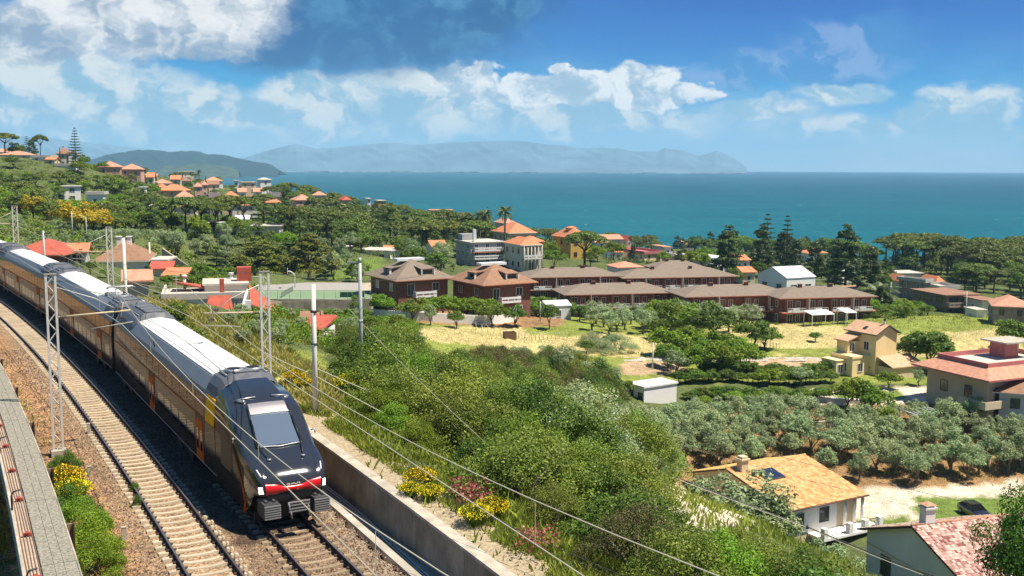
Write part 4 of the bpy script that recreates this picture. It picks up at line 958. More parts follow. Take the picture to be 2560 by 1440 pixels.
mb = MB(); mb.box(-1.0, 1.0, .30, 3.0, .32, 1.2); mb.box(-.95, .95, -.02, .32, .95, 1.17); tpart(mb.mesh('underframe', M_BLK), 'underframe', frn, nosep)
mb = MB(); mb.tube([(0, .3, .95), (0, -.55, .95)], .10, 8); mb.box(-.28, .28, -.72, -.5, .72, 1.05); 
for z in (.74, .84, .96, 1.06): mb.box(-.40, .34, -.76, -.70, z-.02, z+.02, 1)
for x in (-.34, .3): mb.tube([(x, -.5, 1.0), (x, -.75, .7), (x+.08, -.6, .45)], .035, 6, 1)
tpart(mb.mesh('coupler', [M_BLK, M_STEEL]), 'coupler', frn)
mb = MB(); mb.box(-1.25, 1.25, .5, .62, .18, .5); tpart(mb.mesh('obstacle_deflector', M_BLK), 'obstacle_deflector', frn)
# antennas on the roof
fr = (frn[0]+Vector((-math.sin(frn[1]), math.cos(frn[1]), 0))*5.2, frn[1])
for (x, y, z0) in ((-1.22, 12.6, 3.72), (-1.18, 13.7, 3.78)):
    mb = MB(); mb.tube([(x, y, z0), (x-.05, y, z0+.3)], .03, 5); tpart(mb.mesh('antenna', M_BLK), 'antenna', fr, body0)

# ================================================================== foliage
def unit(v): return v/np.maximum(np.linalg.norm(v, axis=-1, keepdims=True), 1e-9)
def leaf_verts(c, nrm, size, asp, rg, droop=0.0):
    n = len(c); r = rg.normal(size=(n, 3)); nrm = unit(nrm); u = unit(np.cross(nrm, r)); v = np.cross(nrm, u)
    a = (size)[:, None]; b = (size*asp)[:, None]
    return np.stack([c-u*a, c-v*b, c+u*a, c+v*b], 1).reshape(-1, 3)
def lobes_points(lobes, per, rg, shell=0.62, up=0.25):
    C, Nn = [], []
    vol = np.array([l[3]*l[4]+l[4]*l[5] for l in lobes]); vol = vol/vol.mean()
    for l, w in zip(lobes, vol):
        n = max(4, int(per*w)); d = unit(rg.normal(size=(n, 3))); d[:, 2] = np.where(d[:, 2] < -0.35, -d[:, 2], d[:, 2])
        r = shell+(1-shell)*rg.random((n, 1))**0.7; r *= 1+0.22*rg.normal(size=(n, 1))*.5
        C.append(np.array(l[:3])+d*r*np.array(l[3:6])); Nn.append(d*0.9+rg.normal(size=(n, 3))*0.55+np.array([0, 0, up]))
    return np.concatenate(C), np.concatenate(Nn)
def crown_mesh(name, lobes, per, size, asp, m, seed, shell=0.55, up=0.25, tintz=0.5):
    rg = np.random.default_rng(seed); C, Nn = lobes_points(lobes, per, rg, shell, up); n = len(C)
    s = size*rg.uniform(.6, 1.35, n); V = leaf_verts(C, Nn, s, asp, rg)
    lt = np.concatenate([[rg.random()]*1 for _ in range(1)]); t = np.clip(rg.normal(0.45, 0.27, n), 0, 1)
    return quads_mesh(name, V, m, t)
def limb_tree(mb, h, r, spread, zc, rg, nb=5, lean=0.0, mi=0):
    top = (lean*h*.4, 0.05*h, zc)
    mb.tube([(0, 0, -.6), (0, 0, .1), (lean*h*.15+rg.normal()*.03*h, rg.normal()*.03*h, zc*.5), top], [r*1.35, r, r*.8, r*.55], 7, mi)
    for i in range(nb):
        a = 6.283*i/nb+rg.uniform(-.4, .4); s = spread*rg.uniform(.5, .95); z0 = zc*rg.uniform(.5, .95)
        b = (lean*h*.3*z0/zc, 0, z0)
        mb.tube([b, (b[0]+math.cos(a)*s*.5, math.sin(a)*s*.5, z0+(h-z0)*.30), (b[0]+math.cos(a)*s, math.sin(a)*s, z0+(h-z0)*.62)], [r*.45, r*.3, r*.12], 5, mi)
def dome_lobes(rg, n, R, zb, H, lr, flat=1.0, low=0.0):
    "lobes spread over an ellipsoid envelope: radius R, base zb, height H"
    out = []
    for i in range(n):
        d = unit(rg.normal(size=3)); d[2] = abs(d[2])*(1-low)+d[2]*low; q = rg.uniform(.45, 1.0)
        c = np.array([d[0]*R*q, d[1]*R*q, zb+H*.45+d[2]*H*.5*q]); l = lr*rg.uniform(.65, 1.25)
        out.append((c[0], c[1], c[2], l, l*rg.uniform(.8, 1.1), l*flat))
    return out
M_BARK = mat('bark', (0.10, 0.075, 0.05), 0.95, var=0.4, scale=3); M_BARKO = mat('bark_grey', (0.16, 0.135, 0.10), 0.95, var=0.4, scale=3)
L_OL = leafmat('leaf_olive', (0.13, 0.19, 0.065), (0.46, 0.56, 0.28), .22, .18); L_BR = leafmat('leaf_broad', (0.036, 0.095, 0.008), (0.22, 0.32, 0.030), .3, .25)
L_BG = leafmat('leaf_bright', (0.070, 0.160, 0.008), (0.30, 0.42, 0.030), .35, .2); L_PN = leafmat('leaf_pine', (0.032, 0.070, 0.010), (0.225, 0.280, 0.038), .15, .2)
L_DK = leafmat('leaf_dark', (0.017, 0.046, 0.010), (0.090, 0.140, 0.026), .15, .25); L_YL = leafmat('leaf_golden', (0.20, 0.19, 0.010), (0.60, 0.48, 0.03), .3, .25)
L_SH = leafmat('leaf_shrub', (0.065, 0.110, 0.012), (0.32, 0.38, 0.050), .3, .38); L_SD = leafmat('leaf_shrub_dark', (0.022, 0.068, 0.008), (0.16, 0.26, 0.025), .25, .2)
L_YF = leafmat('petal_yellow', (0.85, 0.60, 0.01), (0.95, 0.80, 0.03), .2, .05); L_RF = leafmat('petal_red', (0.30, 0.06, 0.06), (0.50, 0.16, 0.14), .2, .1)
L_PL = leafmat('leaf_palm', (0.035, 0.065, 0.015), (0.16, 0.20, 0.06), .2, .2); L_BN = leafmat('leaf_brownish', (0.06, 0.055, 0.015), (0.20, 0.17, 0.05), .2, .2)
L_GY = leafmat('grass_blade', (0.24, 0.26, 0.05), (0.56, 0.53, 0.16), .3, .1); L_GG = leafmat('grass_green', (0.12, 0.17, 0.015), (0.34, 0.38, 0.06), .3, .1)
KIND = {}
def defk(key, crowns, trunks, name, cat, h):
    KIND[key] = (crowns, trunks, name, cat, h)
def mk_trunk(h, r, spread, zc, seed, nb=5, lean=0, m=None):
    rg = np.random.default_rng(seed); mb = MB(); limb_tree(mb, h, r, spread, zc, rg, nb, lean); return mb.mesh('trunk', m or M_BARK)
def pr(n, f): return [f(i) for i in range(n)]
defk('olive', pr(4, lambda i: crown_mesh('crown', dome_lobes(np.random.default_rng(10+i), 34, 1.5, .7, 4.0, .52, 1.3, .4), 130, .10, .42, L_OL, i)), pr(4, lambda i: mk_trunk(4.4, .18, 1.3, 1.3, i, 5, m=M_BARKO)), 'olive_tree', 'tree', 4.4)
defk('broad', pr(3, lambda i: crown_mesh('crown', dome_lobes(np.random.default_rng(20+i), 34, 2.5, 1.2, 5.4, .95, 1, .4), 150, .17, .6, L_BR, i)), pr(3, lambda i: mk_trunk(6.5, .2, 1.7, 2.2, i)), 'broadleaf_tree', 'tree', 6.5)
defk('bright', pr(3, lambda i: crown_mesh('crown', dome_lobes(np.random.default_rng(30+i), 28, 2.0, .8, 3.6, .8, 1, .4), 150, .14, .6, L_BG, i)), pr(3, lambda i: mk_trunk(4.3, .12, 1.3, 1.3, i)), 'fruit_tree', 'tree', 4.3)
defk('golden', pr(2, lambda i: crown_mesh('crown', dome_lobes(np.random.default_rng(40+i), 34, 2.6, 1.5, 5.6, .95, 1, .4), 130, .20, .6, L_YL, i)), pr(2, lambda i: mk_trunk(7, .2, 1.7, 2.4, i)), 'golden_tree', 'tree', 7.0)
defk('evg', pr(3, lambda i: crown_mesh('crown', dome_lobes(np.random.default_rng(120+i), 34, 2.7, 1.0, 5.2, .95, .9, .4), 150, .17, .6, L_PN, i)), pr(3, lambda i: mk_trunk(6.2, .2, 1.7, 2.2, 30+i)), 'evergreen_tree', 'tree', 6.2)
defk('neartree', pr(1, lambda i: crown_mesh('crown', dome_lobes(np.random.default_rng(130+i), 60, 2.6, .8, 5.8, .8, 1, .4), 420, .062, .6, L_SD, i)), pr(1, lambda i: mk_trunk(6.5, .2, 1.9, 2.0, 33)), 'broadleaf_tree', 'tree', 6.5)
L_PY = leafmat('leaf_pine_yellow', (0.03, 0.06, 0.008), (0.27, 0.30, 0.03), .15, .1)
KIND['hedge'] = (KIND['broad'][0], pr(2, lambda i: mk_trunk(6.5, .12, 1.2, 1.0, 9+i)), 'hedge_bush', 'bush', 6.5)
PYL = True
def umb_lobes(rg, R, z, n=46):
    out = []
    for i in range(n):
        q = math.sqrt(rg.random()); a = rg.uniform(0, 6.283); x, y = R*q*math.cos(a), R*q*math.sin(a); zz = z+1.7*(1-q*q)+rg.uniform(-.35, .25)
        l = rg.uniform(.8, 1.3); out.append((x, y, zz, l, l, l*.62))
    return out
def umb_trunk(i, h, R):
    rg = np.random.default_rng(i); mb = MB(); mb.tube([(0, 0, -.8), (0, 0, 0), (rg.normal()*.2, rg.normal()*.2, h*.5), (rg.normal()*.3, rg.normal()*.3, h*.62)], [.36, .3, .22, .2], 7)
    for k in range(8):
        a = 6.283*k/8+rg.uniform(-.3, .3); s = R*rg.uniform(.45, .8); mb.tube([(0, 0, h*.58+.02*k*h*.3), (math.cos(a)*s*.5, math.sin(a)*s*.5, h*.72), (math.cos(a)*s, math.sin(a)*s, h*.84)], [.13, .09, .04], 5)
    return mb.mesh('trunk', M_BARK)
defk('umbrella', pr(3, lambda i: crown_mesh('crown', umb_lobes(np.random.default_rng(50+i), 4.3, 8.2, 60), 125, .22, .5, L_PN, i, .5, .45)), pr(3, lambda i: umb_trunk(i, 10.4, 4.3)), 'umbrella_pine', 'tree', 10.6)
def pine_lobes(rg, H, R, n=60):
    out = []
    for i in range(n):
        t = rg.random(); z = H*(.22+.76*t); rr = R*(1-t)**.6*rg.uniform(.35, 1.0)+.2; a = rg.uniform(0, 6.283); l = rg.uniform(.6, 1.15)*(1.15-.5*t)
        out.append((rr*math.cos(a), rr*math.sin(a), z, l*1.15, l*1.15, l*.55))
    return out
def straight_trunk(h, r): 
    mb = MB(); mb.tube([(0, 0, -.8), (0, 0, h*.4), (0, 0, h*.93)], [r, r*.7, r*.15], 7); return mb.mesh('trunk', M_BARK)
defk('pine', pr(3, lambda i: crown_mesh('crown', pine_lobes(np.random.default_rng(60+i), 10, 3.6), 120, .22, .5, L_PN, i, .5, .35)), pr(3, lambda i: straight_trunk(10, .26)), 'pine_tree', 'tree', 10.0)
defk('bigpine', pr(2, lambda i: crown_mesh('crown', pine_lobes(np.random.default_rng(65+i), 10.5, 5.6, 110), 150, .20, .5, L_PY, i, .5, .35)), pr(2, lambda i: mk_trunk(10, .4, 3.2, 4, i)), 'large_pine', 'tree', 10.5)
def tier_lobes(H, R, tiers, arms, rg, up=.15):
    out = []
    for t in range(tiers):
        f = t/(tiers-1); z = H*(.10+.88*f); rr = R*(1-f)**.8+.15
        for k in range(arms):
            a = 6.283*k/arms+t*.7+rg.uniform(-.2, .2)
            for q in (.35, .7, 1.0): out.append((rr*q*math.cos(a), rr*q*math.sin(a), z+up*rr*q, .36+.22*rr*(1-q*.5), .3+.2*rr*(1-q*.5), .16))
    return out
defk('araucaria', [crown_mesh('crown', tier_lobes(13, 2.6, 13, 6, np.random.default_rng(70)), 26, .17, .4, L_DK, 1, .3, .2)], [straight_trunk(13.2, .22)], 'norfolk_pine', 'tree', 13.2)
defk('cedar', pr(2, lambda i: crown_mesh('crown', tier_lobes(8.5, 3.6, 9, 7, np.random.default_rng(72+i), .05), 40, .17, .45, L_DK, i, .3, .3)), [straight_trunk(8.7, .24)]*2, 'cedar_tree', 'tree', 8.7)
defk('tall', pr(2, lambda i: crown_mesh('crown', pine_lobes(np.random.default_rng(75+i), 13, 3.3, 84), 105, .22, .55, L_DK, i, .5, .3)), [straight_trunk(13, .3)]*2, 'dark_conifer', 'tree', 13.0)
defk('cypress', [crown_mesh('crown', [(0, 0, .6+.45*i, .55*(1-(i/14)**2)+.12, .55*(1-(i/14)**2)+.12, .6) for i in range(14)], 90, .13, .5, L_DK, 3)], [straight_trunk(6.2, .12)], 'cypress_tree', 'tree', 7.0)
def shrub_lobes(rg, n=34, R=1.5, H=2.0, lr=.5):
    out = []
    for i in range(n):
        a = rg.uniform(0, 6.283); q = math.sqrt(rg.random()); l = lr*rg.uniform(.6, 1.3); z = H*(.15+.75*(1-q*q)*rg.uniform(.5, 1.1)); out.append((R*q*math.cos(a), R*q*math.sin(a), z, l, l, l*1.0))
    return out
def stems(seed, h=1.4, R=1.0):
    rg = np.random.default_rng(seed); mb = MB()
    for i in range(7):
        a = rg.uniform(0, 6.283); mb.tube([(0, 0, -.3), (math.cos(a)*R*.4, math.sin(a)*R*.4, h*.5), (math.cos(a)*R, math.sin(a)*R, h)], [.04, .03, .012], 4)
    return mb.mesh('stems', M_BARKO)
SNM = {'shrub': 'shrub', 'shrubd': 'bush', 'shrubb': 'bush', 'shrubo': 'silver_shrub', 'shrubn': 'dry_shrub'}
for key, m, sz, asp in (('shrub', L_SH, .034, .5), ('shrubd', L_SD, .036, .6), ('shrubb', L_BG, .036, .6), ('shrubo', L_OL, .036, .4), ('shrubn', L_BN, .030, .4)):
    defk(key, pr(3, lambda i: crown_mesh('foliage', shrub_lobes(np.random.default_rng(80+i), 46, 1.5, 2.0, .42), 330, sz, asp, m, i, .45, .2)), pr(3, lambda i: stems(i)), SNM[key], 'shrub' if SNM[key] != 'bush' else 'bush', 2.0)
def broom(seed):
    rg = np.random.default_rng(seed); n = 1500
    a = rg.uniform(0, 6.283, n); q = np.sqrt(rg.random(n)); t = rg.random(n)**.6
    base = np.stack([.25*q*np.cos(a), .25*q*np.sin(a), np.zeros(n)], 1); tip = np.stack([1.0*q*np.cos(a), 1.0*q*np.sin(a), 1.6-.5*q+0*q], 1)
    c = base+(tip-base)*t[:, None]; d = unit(tip-base); w = unit(np.cross(d, rg.normal(size=(n, 3))))*.012; L_ = .16
    V = np.stack([c-d*L_-w, c-d*L_+w, c+d*L_+w, c+d*L_-w], 1).reshape(-1, 3); g = quads_mesh('foliage', V, L_SD, rg.random(n))
    n2 = 1000; a = rg.uniform(0, 6.283, n2); q = np.sqrt(rg.random(n2)); tip = np.stack([1.05*q*np.cos(a), 1.05*q*np.sin(a), 1.62-.5*q-.28*rg.random(n2)], 1)
    V2 = leaf_verts(tip, rg.normal(size=(n2, 3)), rg.uniform(.03, .055, n2), .8, rg); return g, quads_mesh('flowers', V2, L_YF, rg.random(n2))
BROOM = [broom(i) for i in range(2)]
def palm(h, nf, fl, seed):
    rg = np.random.default_rng(seed); V = []; 
    for i in range(nf):
        a = rg.uniform(0, 6.283); el = rg.uniform(-.3, 1.2); p = np.array([0, 0, h]); d = np.array([math.cos(a)*math.cos(el), math.sin(a)*math.cos(el), math.sin(el)]); side = unit(np.cross(d, [0, 0, 1.0]))
        for k in range(12):
            q = p+d*fl/12; w = fl*.16*math.sin(math.pi*(k+1.2)/13)+.04
            V += [p, p+side*w+d*fl*.05-np.array([0, 0, w*.5]), q+side*w*.4, q, p, q, q-side*w*.4, p-side*w+d*fl*.05-np.array([0, 0, w*.5])]
            p = q; d = unit(d+np.array([0, 0, -.16]))
    return quads_mesh('fronds', np.array(V), L_PL, rg.random(len(V)//4))
def palm_trunk(h, r):
    mb = MB(); mb.tube([(0, 0, -.5), (0, 0, h*.5), (0, 0, h)], [r*1.2, r, r*1.1], 8); return mb.mesh('trunk', M_BARKO)
defk('palm', [palm(9, 40, 2.6, 1)], [palm_trunk(9, .2)], 'palm_tree', 'tree', 9); defk('date', [palm(2.6, 70, 3.6, 2)], [palm_trunk(2.6, .4)], 'palm_tree', 'tree', 5)
JOINED = {}
def joined(key, i):
    "crown and trunk as one mesh, for trees too small in the photo to show parts"
    if (key, i) in JOINED: return JOINED[(key, i)]
    cr, tr, nm, cat, h = KIND[key]; bm = bmesh.new(); bm.from_mesh(tr[i % len(tr)]); n0 = len(bm.faces)
    for f in bm.faces: f.material_index = 0
    bm.from_mesh(cr[i]); lay = bm.faces.layers.float.get('tint') or bm.faces.layers.float.new('tint')
    bm.faces.ensure_lookup_table()
    for f in bm.faces[n0:]: f.material_index = 1
    me = bpy.data.meshes.new(nm); me.materials.append(tr[i % len(tr)].materials[0]); me.materials.append(cr[i].materials[0]); bm.to_mesh(me); bm.free()
    JOINED[(key, i)] = me; return me
TREES = []
def plant(key, x, y, h, label, group=None, rz=None, wide=1.0, sink=.15, z=None):
    cr, tr, nm, cat, h0 = KIND[key]; i = random.randrange(len(cr)); s = h/h0; z = (tz(x, y) if z is None else z)-sink; rz = random.uniform(0, 6.28) if rz is None else rz
    sc = (s*wide, s*wide, s)
    if y > 235:
        o = inst(nm, joined(key, i), None, (x, y, z), rz, sc); tag(o, label, cat, group)
    else:
        o = empty(nm, (x, y, z), rz, label, cat, group); o.scale = sc
        inst(cr[i].name.split('.')[0], cr[i], o); inst(tr[i % len(tr)].name.split('.')[0], tr[i % len(tr)], o)
    return o
def one(key, px, Y, h, label, group=None, wide=1.0, **kw):
    p = T(px, Y); return plant(key, p[0], p[1], h, label, group, wide=wide, **kw)
def onet(key, px, Y, top, label, group=None, wide=1.0, hmin=1.2):
    "a tree whose top reaches a given height in the view"
    p = T(px, Y); h = max(hmin, P(px, top, Y)[2]-p[2]); return plant(key, p[0], p[1], h, label, group, wide=wide)
# lookup of ground points with their place in the view
_gx, _gy = np.meshgrid(np.arange(-320, 420, 1.4), np.arange(22, 800, 1.4)); _gx = _gx+RNG.uniform(-.6, .6, _gx.shape); _gy = _gy+RNG.uniform(-.6, .6, _gy.shape)
_q = np.abs(_gx/_gy) < 0.62; GXX, GYY = _gx[_q], _gy[_q]; GZZ = terr(GXX, GYY); GPX, GPY = proj(GXX, GYY, GZZ); GK, GS = ks(GXX, GYY)
def cap(px, y, ztop, z0, ceil):
    "height that keeps a crown under a skyline seen in the photograph"
    cy = np.interp(px, [c[0] for c in ceil], [c[1] for c in ceil]); return min(ztop-z0, P(px, cy, y)[2]-z0)
LMK = {
 'grove2': [(2200,650,'at its left end'), (2300,655,'behind the stone tower'), (2420,660,'around the small square villa'), (2550,680,'at the right edge')],
 'thicket': [(870,850,'beside the grey tubular pole'), (1090,930,'around the short stick post'), (1250,900,'below the dry field'), (1400,980,'in front of the silvery olives'), (1000,1080,'above the start of the retaining wall'), (1200,1130,'in the middle of the slope'), (1450,1190,'left of the orange roofed villa'), (1300,1330,'above the lower retaining wall'), (1600,1390,'at the bottom edge'), (1900,1400,'in front of the gable house')],
 'orchard': [(1600,1090,'left of the orange roof'), (1850,1050,'below the white garden kerb'), (2100,1050,'below the villa lawn'), (2330,1060,'below the pergola'), (1880,1140,'directly behind the orange roof'), (2120,1160,'above the pale driveway'), (2320,1190,'along the red soil edge'), (2480,1130,'beside the grey house at the right')],
 'grove': [(40,610,'near the farthest lattice mast'), (200,600,'above the big brown roof'), (380,620,'above the left end of the wall'), (560,640,'left of the big pines')],
 'wood': [(740,550,'near the pink village house'), (900,590,'above the low white villa'), (1050,590,'below the wooded point'), (1180,620,'left of the grey building')],
 'hill': [(40,450,'below the hilltop villa'), (250,470,'right of the boxy white house'), (350,520,'beside the concrete ramp'), (60,540,'left of the golden trees')],
 'ridge': [(760,500,'behind the pink house'), (950,520,'left of the round dark pine'), (1150,560,'right of the pink point house'), (1400,610,'behind the yellow house')]}
# houses the photograph shows clear of foliage: (left, right, lowest visible row, distance)
CLEAR = [(1690,1850,1228,104),(2440,2512,1292,106),(130,262,500,338),(225,360,436,400),(-20,200,428,388),(362,560,508,352),(560,800,512,360),(180,412,684,136),(1132,1360,655,262),(1378,1480,625,290),(900,1340,742,182),(1300,2190,752,200),(1912,2046,704,250),
 (650,925,775,176),(2098,2275,912,146),(2335,2560,975,122),(1570,1700,1000,133),(2492,2560,1052,118),(2232,2460,752,226),(2484,2560,812,190),(884,1006,648,262),(1550,1680,655,325)]
FOOT = []                                  # building footprints to keep clear: (x, y, radius)
def scatter(key, poly, spacing, h, label, group, wide=(1, 1.2), maxn=300, keep=1.0, kmin=7.5, ymin=0, ymax=999, ceil=None, hmin=1.0, where=None):
    sel = np.nonzero(inpoly(GPX, GPY, poly) & (GYY > ymin) & (GYY < ymax) & ((GK > kmin) | (GYY > 130)) & (GZZ > 1))[0]; sel = RNG.permutation(sel); out = []
    cell = {}
    for i in sel:
        x, y = GXX[i], GYY[i]
        if any((x-a)**2+(y-b)**2 < r*r for a, b, r in FOOT): continue
        c = (int(x//spacing), int(y//spacing)); ok = True
        for dx in (-1, 0, 1):
            for dy in (-1, 0, 1):
                for (a, b) in cell.get((c[0]+dx, c[1]+dy), ()):
                    if (a-x)**2+(b-y)**2 < spacing*spacing: ok = False
        if not ok: continue
        cell.setdefault(c, []).append((x, y)); out.append((x, y, GZZ[i]))
        if len(out) >= maxn*1.0/keep: break
    ks_ = key if isinstance(key, (list, tuple)) else [key]
    for x, y, z in out:
        if random.random() > keep: continue
        kk = random.choice(ks_); lb = label[kk] if isinstance(label, dict) else label; gr = group[kk] if isinstance(group, dict) else group
        if where:
            qx, qy = proj(x, y, z); ph = min(LMK[where], key=lambda l: (l[0]-qx)**2+((l[1]-qy)*2)**2)[2]; lb = lb+', '+ph; gr = (gr or '')+' '+ph
        hh = random.uniform(*h)
        qx, qy = proj(x, y, z); hw = 1.6*F/y
        for (a, b, bot, yh) in CLEAR:
            if a-hw < qx < b+hw and y < yh and qy > bot-4: hh = min(hh, P(float(qx), bot, y)[2]-z)
        if hh < .8: continue
        if ceil is not None:
            px_, _ = proj(x, y, z); hh = cap(float(px_), y, z+hh, z, ceil)
            if hh < hmin: continue
        plant(kk, x, y, hh, lb, gr, wide=random.uniform(*wide), z=z)
    return len(out)

def understory(name, poly, n, r, size, m, kmin=8):
    "a continuous low scrub nobody could count: leaf clumps joined into one object"
    sel = np.nonzero(inpoly(GPX, GPY, poly) & (GZZ > 1) & ((GK > kmin) | (GYY > 130)))[0]; idx = RNG.choice(sel, n)
    ok = np.ones(n, bool)
    for a, b, q in FOOT: ok &= (GXX[idx]-a)**2+(GYY[idx]-b)**2 > (q*.85)**2
    idx = idx[ok]; L = [(GXX[i], GYY[i], GZZ[i]+random.uniform(.1, .6)*r, r*random.uniform(.6, 1.3), r*random.uniform(.6, 1.3), r*random.uniform(.5, .9)) for i in idx]
    C_, N_ = lobes_points(L, 46, RNG, .5, .3); k = len(C_); t = np.clip(RNG.normal(.45, .28, k), 0, 1)
    o = link(bpy.data.objects.new(name, quads_mesh(name, leaf_verts(C_, N_, size*RNG.uniform(.6, 1.3, k), .6, RNG), m, t))); tag(o, kind='stuff')

# ================================================================== buildings
W_WHITE = mat('plaster_white', (0.80, 0.78, 0.74), 0.9, var=0.05, scale=.4, dirt=.12); W_CREAM = mat('plaster_cream', (0.62, 0.50, 0.33), 0.9, var=0.08, scale=.4, dirt=.15)
W_PALE = mat('plaster_pale', (0.60, 0.55, 0.47), 0.9, var=0.08, scale=.4, dirt=.25); W_GREY = mat('plaster_grey', (0.34, 0.34, 0.33), 0.9, var=0.1, scale=.4, dirt=.3)
W_YEL = mat('plaster_ochre', (0.55, 0.34, 0.07), 0.9, var=0.08, scale=.4, dirt=.2); W_YELP = mat('plaster_yellow', (0.84, 0.65, 0.33), 0.9, var=0.07, scale=.4, dirt=.18)
W_BRK = mat('brick_red', (0.19, 0.078, 0.050), 0.9, var=0.2, scale=1.2, dirt=.2); W_PINK = mat('plaster_pink', (0.58, 0.33, 0.25), 0.9, var=0.08, scale=.4, dirt=.2)
W_STN = mat('old_stone', (0.27, 0.23, 0.20), 0.95, var=0.35, scale=1.0, dirt=.7, bump=.05); W_LITE = mat('plaster_light_grey', (0.56, 0.56, 0.57), 0.9, var=.05, scale=.4, dirt=.12)
def tilemat(name, c, v=.25):
    if name in MATS: return MATS[name]
    m = mat(name, c, .85, var=v, scale=1.6, dirt=.22, bump=.03); return m
R_ORG = tilemat('tile_orange', (0.56, 0.20, 0.09)); R_RED = tilemat('tile_red', (0.42, 0.085, 0.05)); R_BRN = tilemat('tile_brown', (0.27, 0.145, 0.085)); R_GRY = tilemat('shingle_greybrown', (0.20, 0.155, 0.115), .15)
R_PNK = tilemat('roof_pink', (0.50, 0.16, 0.15), .12); R_DRK = tilemat('roof_dark', (0.10, 0.08, 0.08)); R_SAL = tilemat('tile_salmon', (0.52, 0.25, 0.16)); R_YEL = tilemat('tile_yellow_orange', (0.66, 0.36, 0.15), .14); R_TAN = tilemat('tile_tan', (0.55, 0.33, 0.20), .2)
R_MET = mat('metal_roof_white', (0.66, 0.68, 0.70), 0.5, var=.06, scale=.6, dirt=.15); R_FLAT = mat('flat_roof_pale', (0.50, 0.46, 0.40), 0.9, var=.12, scale=.6, dirt=.35)
M_PANE = mat('window_glass', (0.030, 0.035, 0.042), 0.12, spec=.8); M_SHUT = mat('shutter_brown', (0.13, 0.07, 0.04), .6); M_SHG = mat('shutter_dark', (0.06, 0.06, 0.065), .6); M_FRM = mat('frame_white', (0.75, 0.74, 0.72), .5); M_TERR = mat('fascia_terracotta', (0.50, 0.19, 0.11), .8, var=.1, scale=1)
M_AWN = mat('awning_white', (0.80, 0.80, 0.80), .7); M_DOORD = mat('door_dark', (0.05, 0.04, 0.035), .5); M_FENCE = mat('wire_fence', (0.16, 0.20, 0.16), .6)
WM = {}
def window_meshes(w, h, fm):
    k = (round(w, 1), round(h, 1), fm.name)
    if k not in WM:
        f = MB(); t = .07
        f.box(-w/2-t, w/2+t, -.06, 0.02, h/2, h/2+t); f.box(-w/2-t, w/2+t, -.09, 0.02, -h/2-t, -h/2); f.box(-w/2-t, -w/2, -.06, .02, -h/2, h/2); f.box(w/2, w/2+t, -.06, .02, -h/2, h/2); f.box(-.025, .025, -.04, .02, -h/2, h/2)
        g = MB(); g.box(-w/2+.001, w/2-.001, -.025, .01, -h/2+.001, h/2-.001); WM[k] = (f.mesh('window', fm), g.mesh('pane', M_PANE))
    return WM[k]
def add_window(t, x, y, z, rz, w, h, fm, sub=True):
    f, g = window_meshes(w, h, fm); a = inst('window', f, t, (x, y, z), rz)
    inst('pane', g, a); return a
def roof_mesh(kind, w, d, rh, oh, m, fm=None, th_=.16, rx=None):
    mb = MB(); a, b = w/2+oh, d/2+oh; z0 = 0; sl = rh
    if kind == 'hip':
        if w >= d: r1, r2 = (-(w-d)/2-.01, 0), ((w-d)/2+.01, 0)
        else: r1, r2 = (0, -(d-w)/2-.01), (0, (d-w)/2+.01)
        P_ = [(-a, -b, z0), (a, -b, z0), (a, b, z0), (-a, b, z0), (r1[0], r1[1], sl), (r2[0], r2[1], sl)]
        F_ = [(0, 1, 5, 4), (1, 2, 5), (2, 3, 4, 5), (3, 0, 4)] if w >= d else [(0, 1, 4), (1, 2, 5, 4), (2, 3, 5), (3, 0, 4, 5)]
        mb.poly(P_, F_, 0); lo = [(x, y, z-th_) for x, y, z in P_[:4]]; mb.poly(P_[:4]+lo, [(4, 5, 1, 0), (5, 6, 2, 1), (6, 7, 3, 2), (7, 4, 0, 3), (7, 6, 5, 4)], 1)
        return mb.mesh('roof', [m, fm or m])
    if kind in ('gable', 'gabley', 'shed'):
        if kind == 'gable': prof = [(-b, 0), (0, sl), (b, 0)]; mk = lambda x, q: (x, q[0], q[1]); e = a
        elif kind == 'gabley': prof = [(-a, 0), (0, sl), (a, 0)]; mk = lambda x, q: (q[0], x, q[1]); e = b
        else: prof = [(-b, 0), (b, sl)]; mk = lambda x, q: (x, q[0], q[1]); e = a
        for i in range(len(prof)-1):
            q0, q1 = prof[i], prof[i+1]; p = [mk(-e, q0), mk(e, q0), mk(e, q1), mk(-e, q1)]; lo = [(x, y, z-th_) for x, y, z in p]
            mb.poly(p+lo, [(0, 1, 2, 3)], 0); mb.poly(p+lo, [(7, 6, 5, 4), (0, 4, 5, 1), (1, 5, 6, 2), (2, 6, 7, 3), (3, 7, 4, 0)], 1)
        return mb.mesh('roof', [m, fm or m])
    mb.box(-a, a, -b, b, -.05, .18, 1); mb.box(-a+.02, a-.02, -b+.02, b-.02, .18, .19, 0)
    if kind == 'parapet':
        for (x0, x1, y0, y1) in ((-a, a, -b, -b+.2), (-a, a, b-.2, b), (-a, -a+.2, -b+.2, b-.2), (a-.2, a, -b+.2, b-.2)): mb.box(x0, x1, y0, y1, .181, .85, 1)
    return mb.mesh('roof', [m, fm or m])
def gable_fill(w, d, h, rh, kind, m, t):
    mb = MB()
    if kind == 'gable':
        for x in (-w/2+.001, w/2-.001): mb.poly([(x, -d/2, h), (x, d/2, h), (x, 0, h+rh*(1-0)*.97)], [(0, 1, 2)])
    else:
        for y in (-d/2+.001, d/2-.001): mb.poly([(-w/2, y, h), (w/2, y, h), (0, y, h+rh*.97)], [(0, 1, 2)])
    mb.build('gable', m, t)
HN = 0
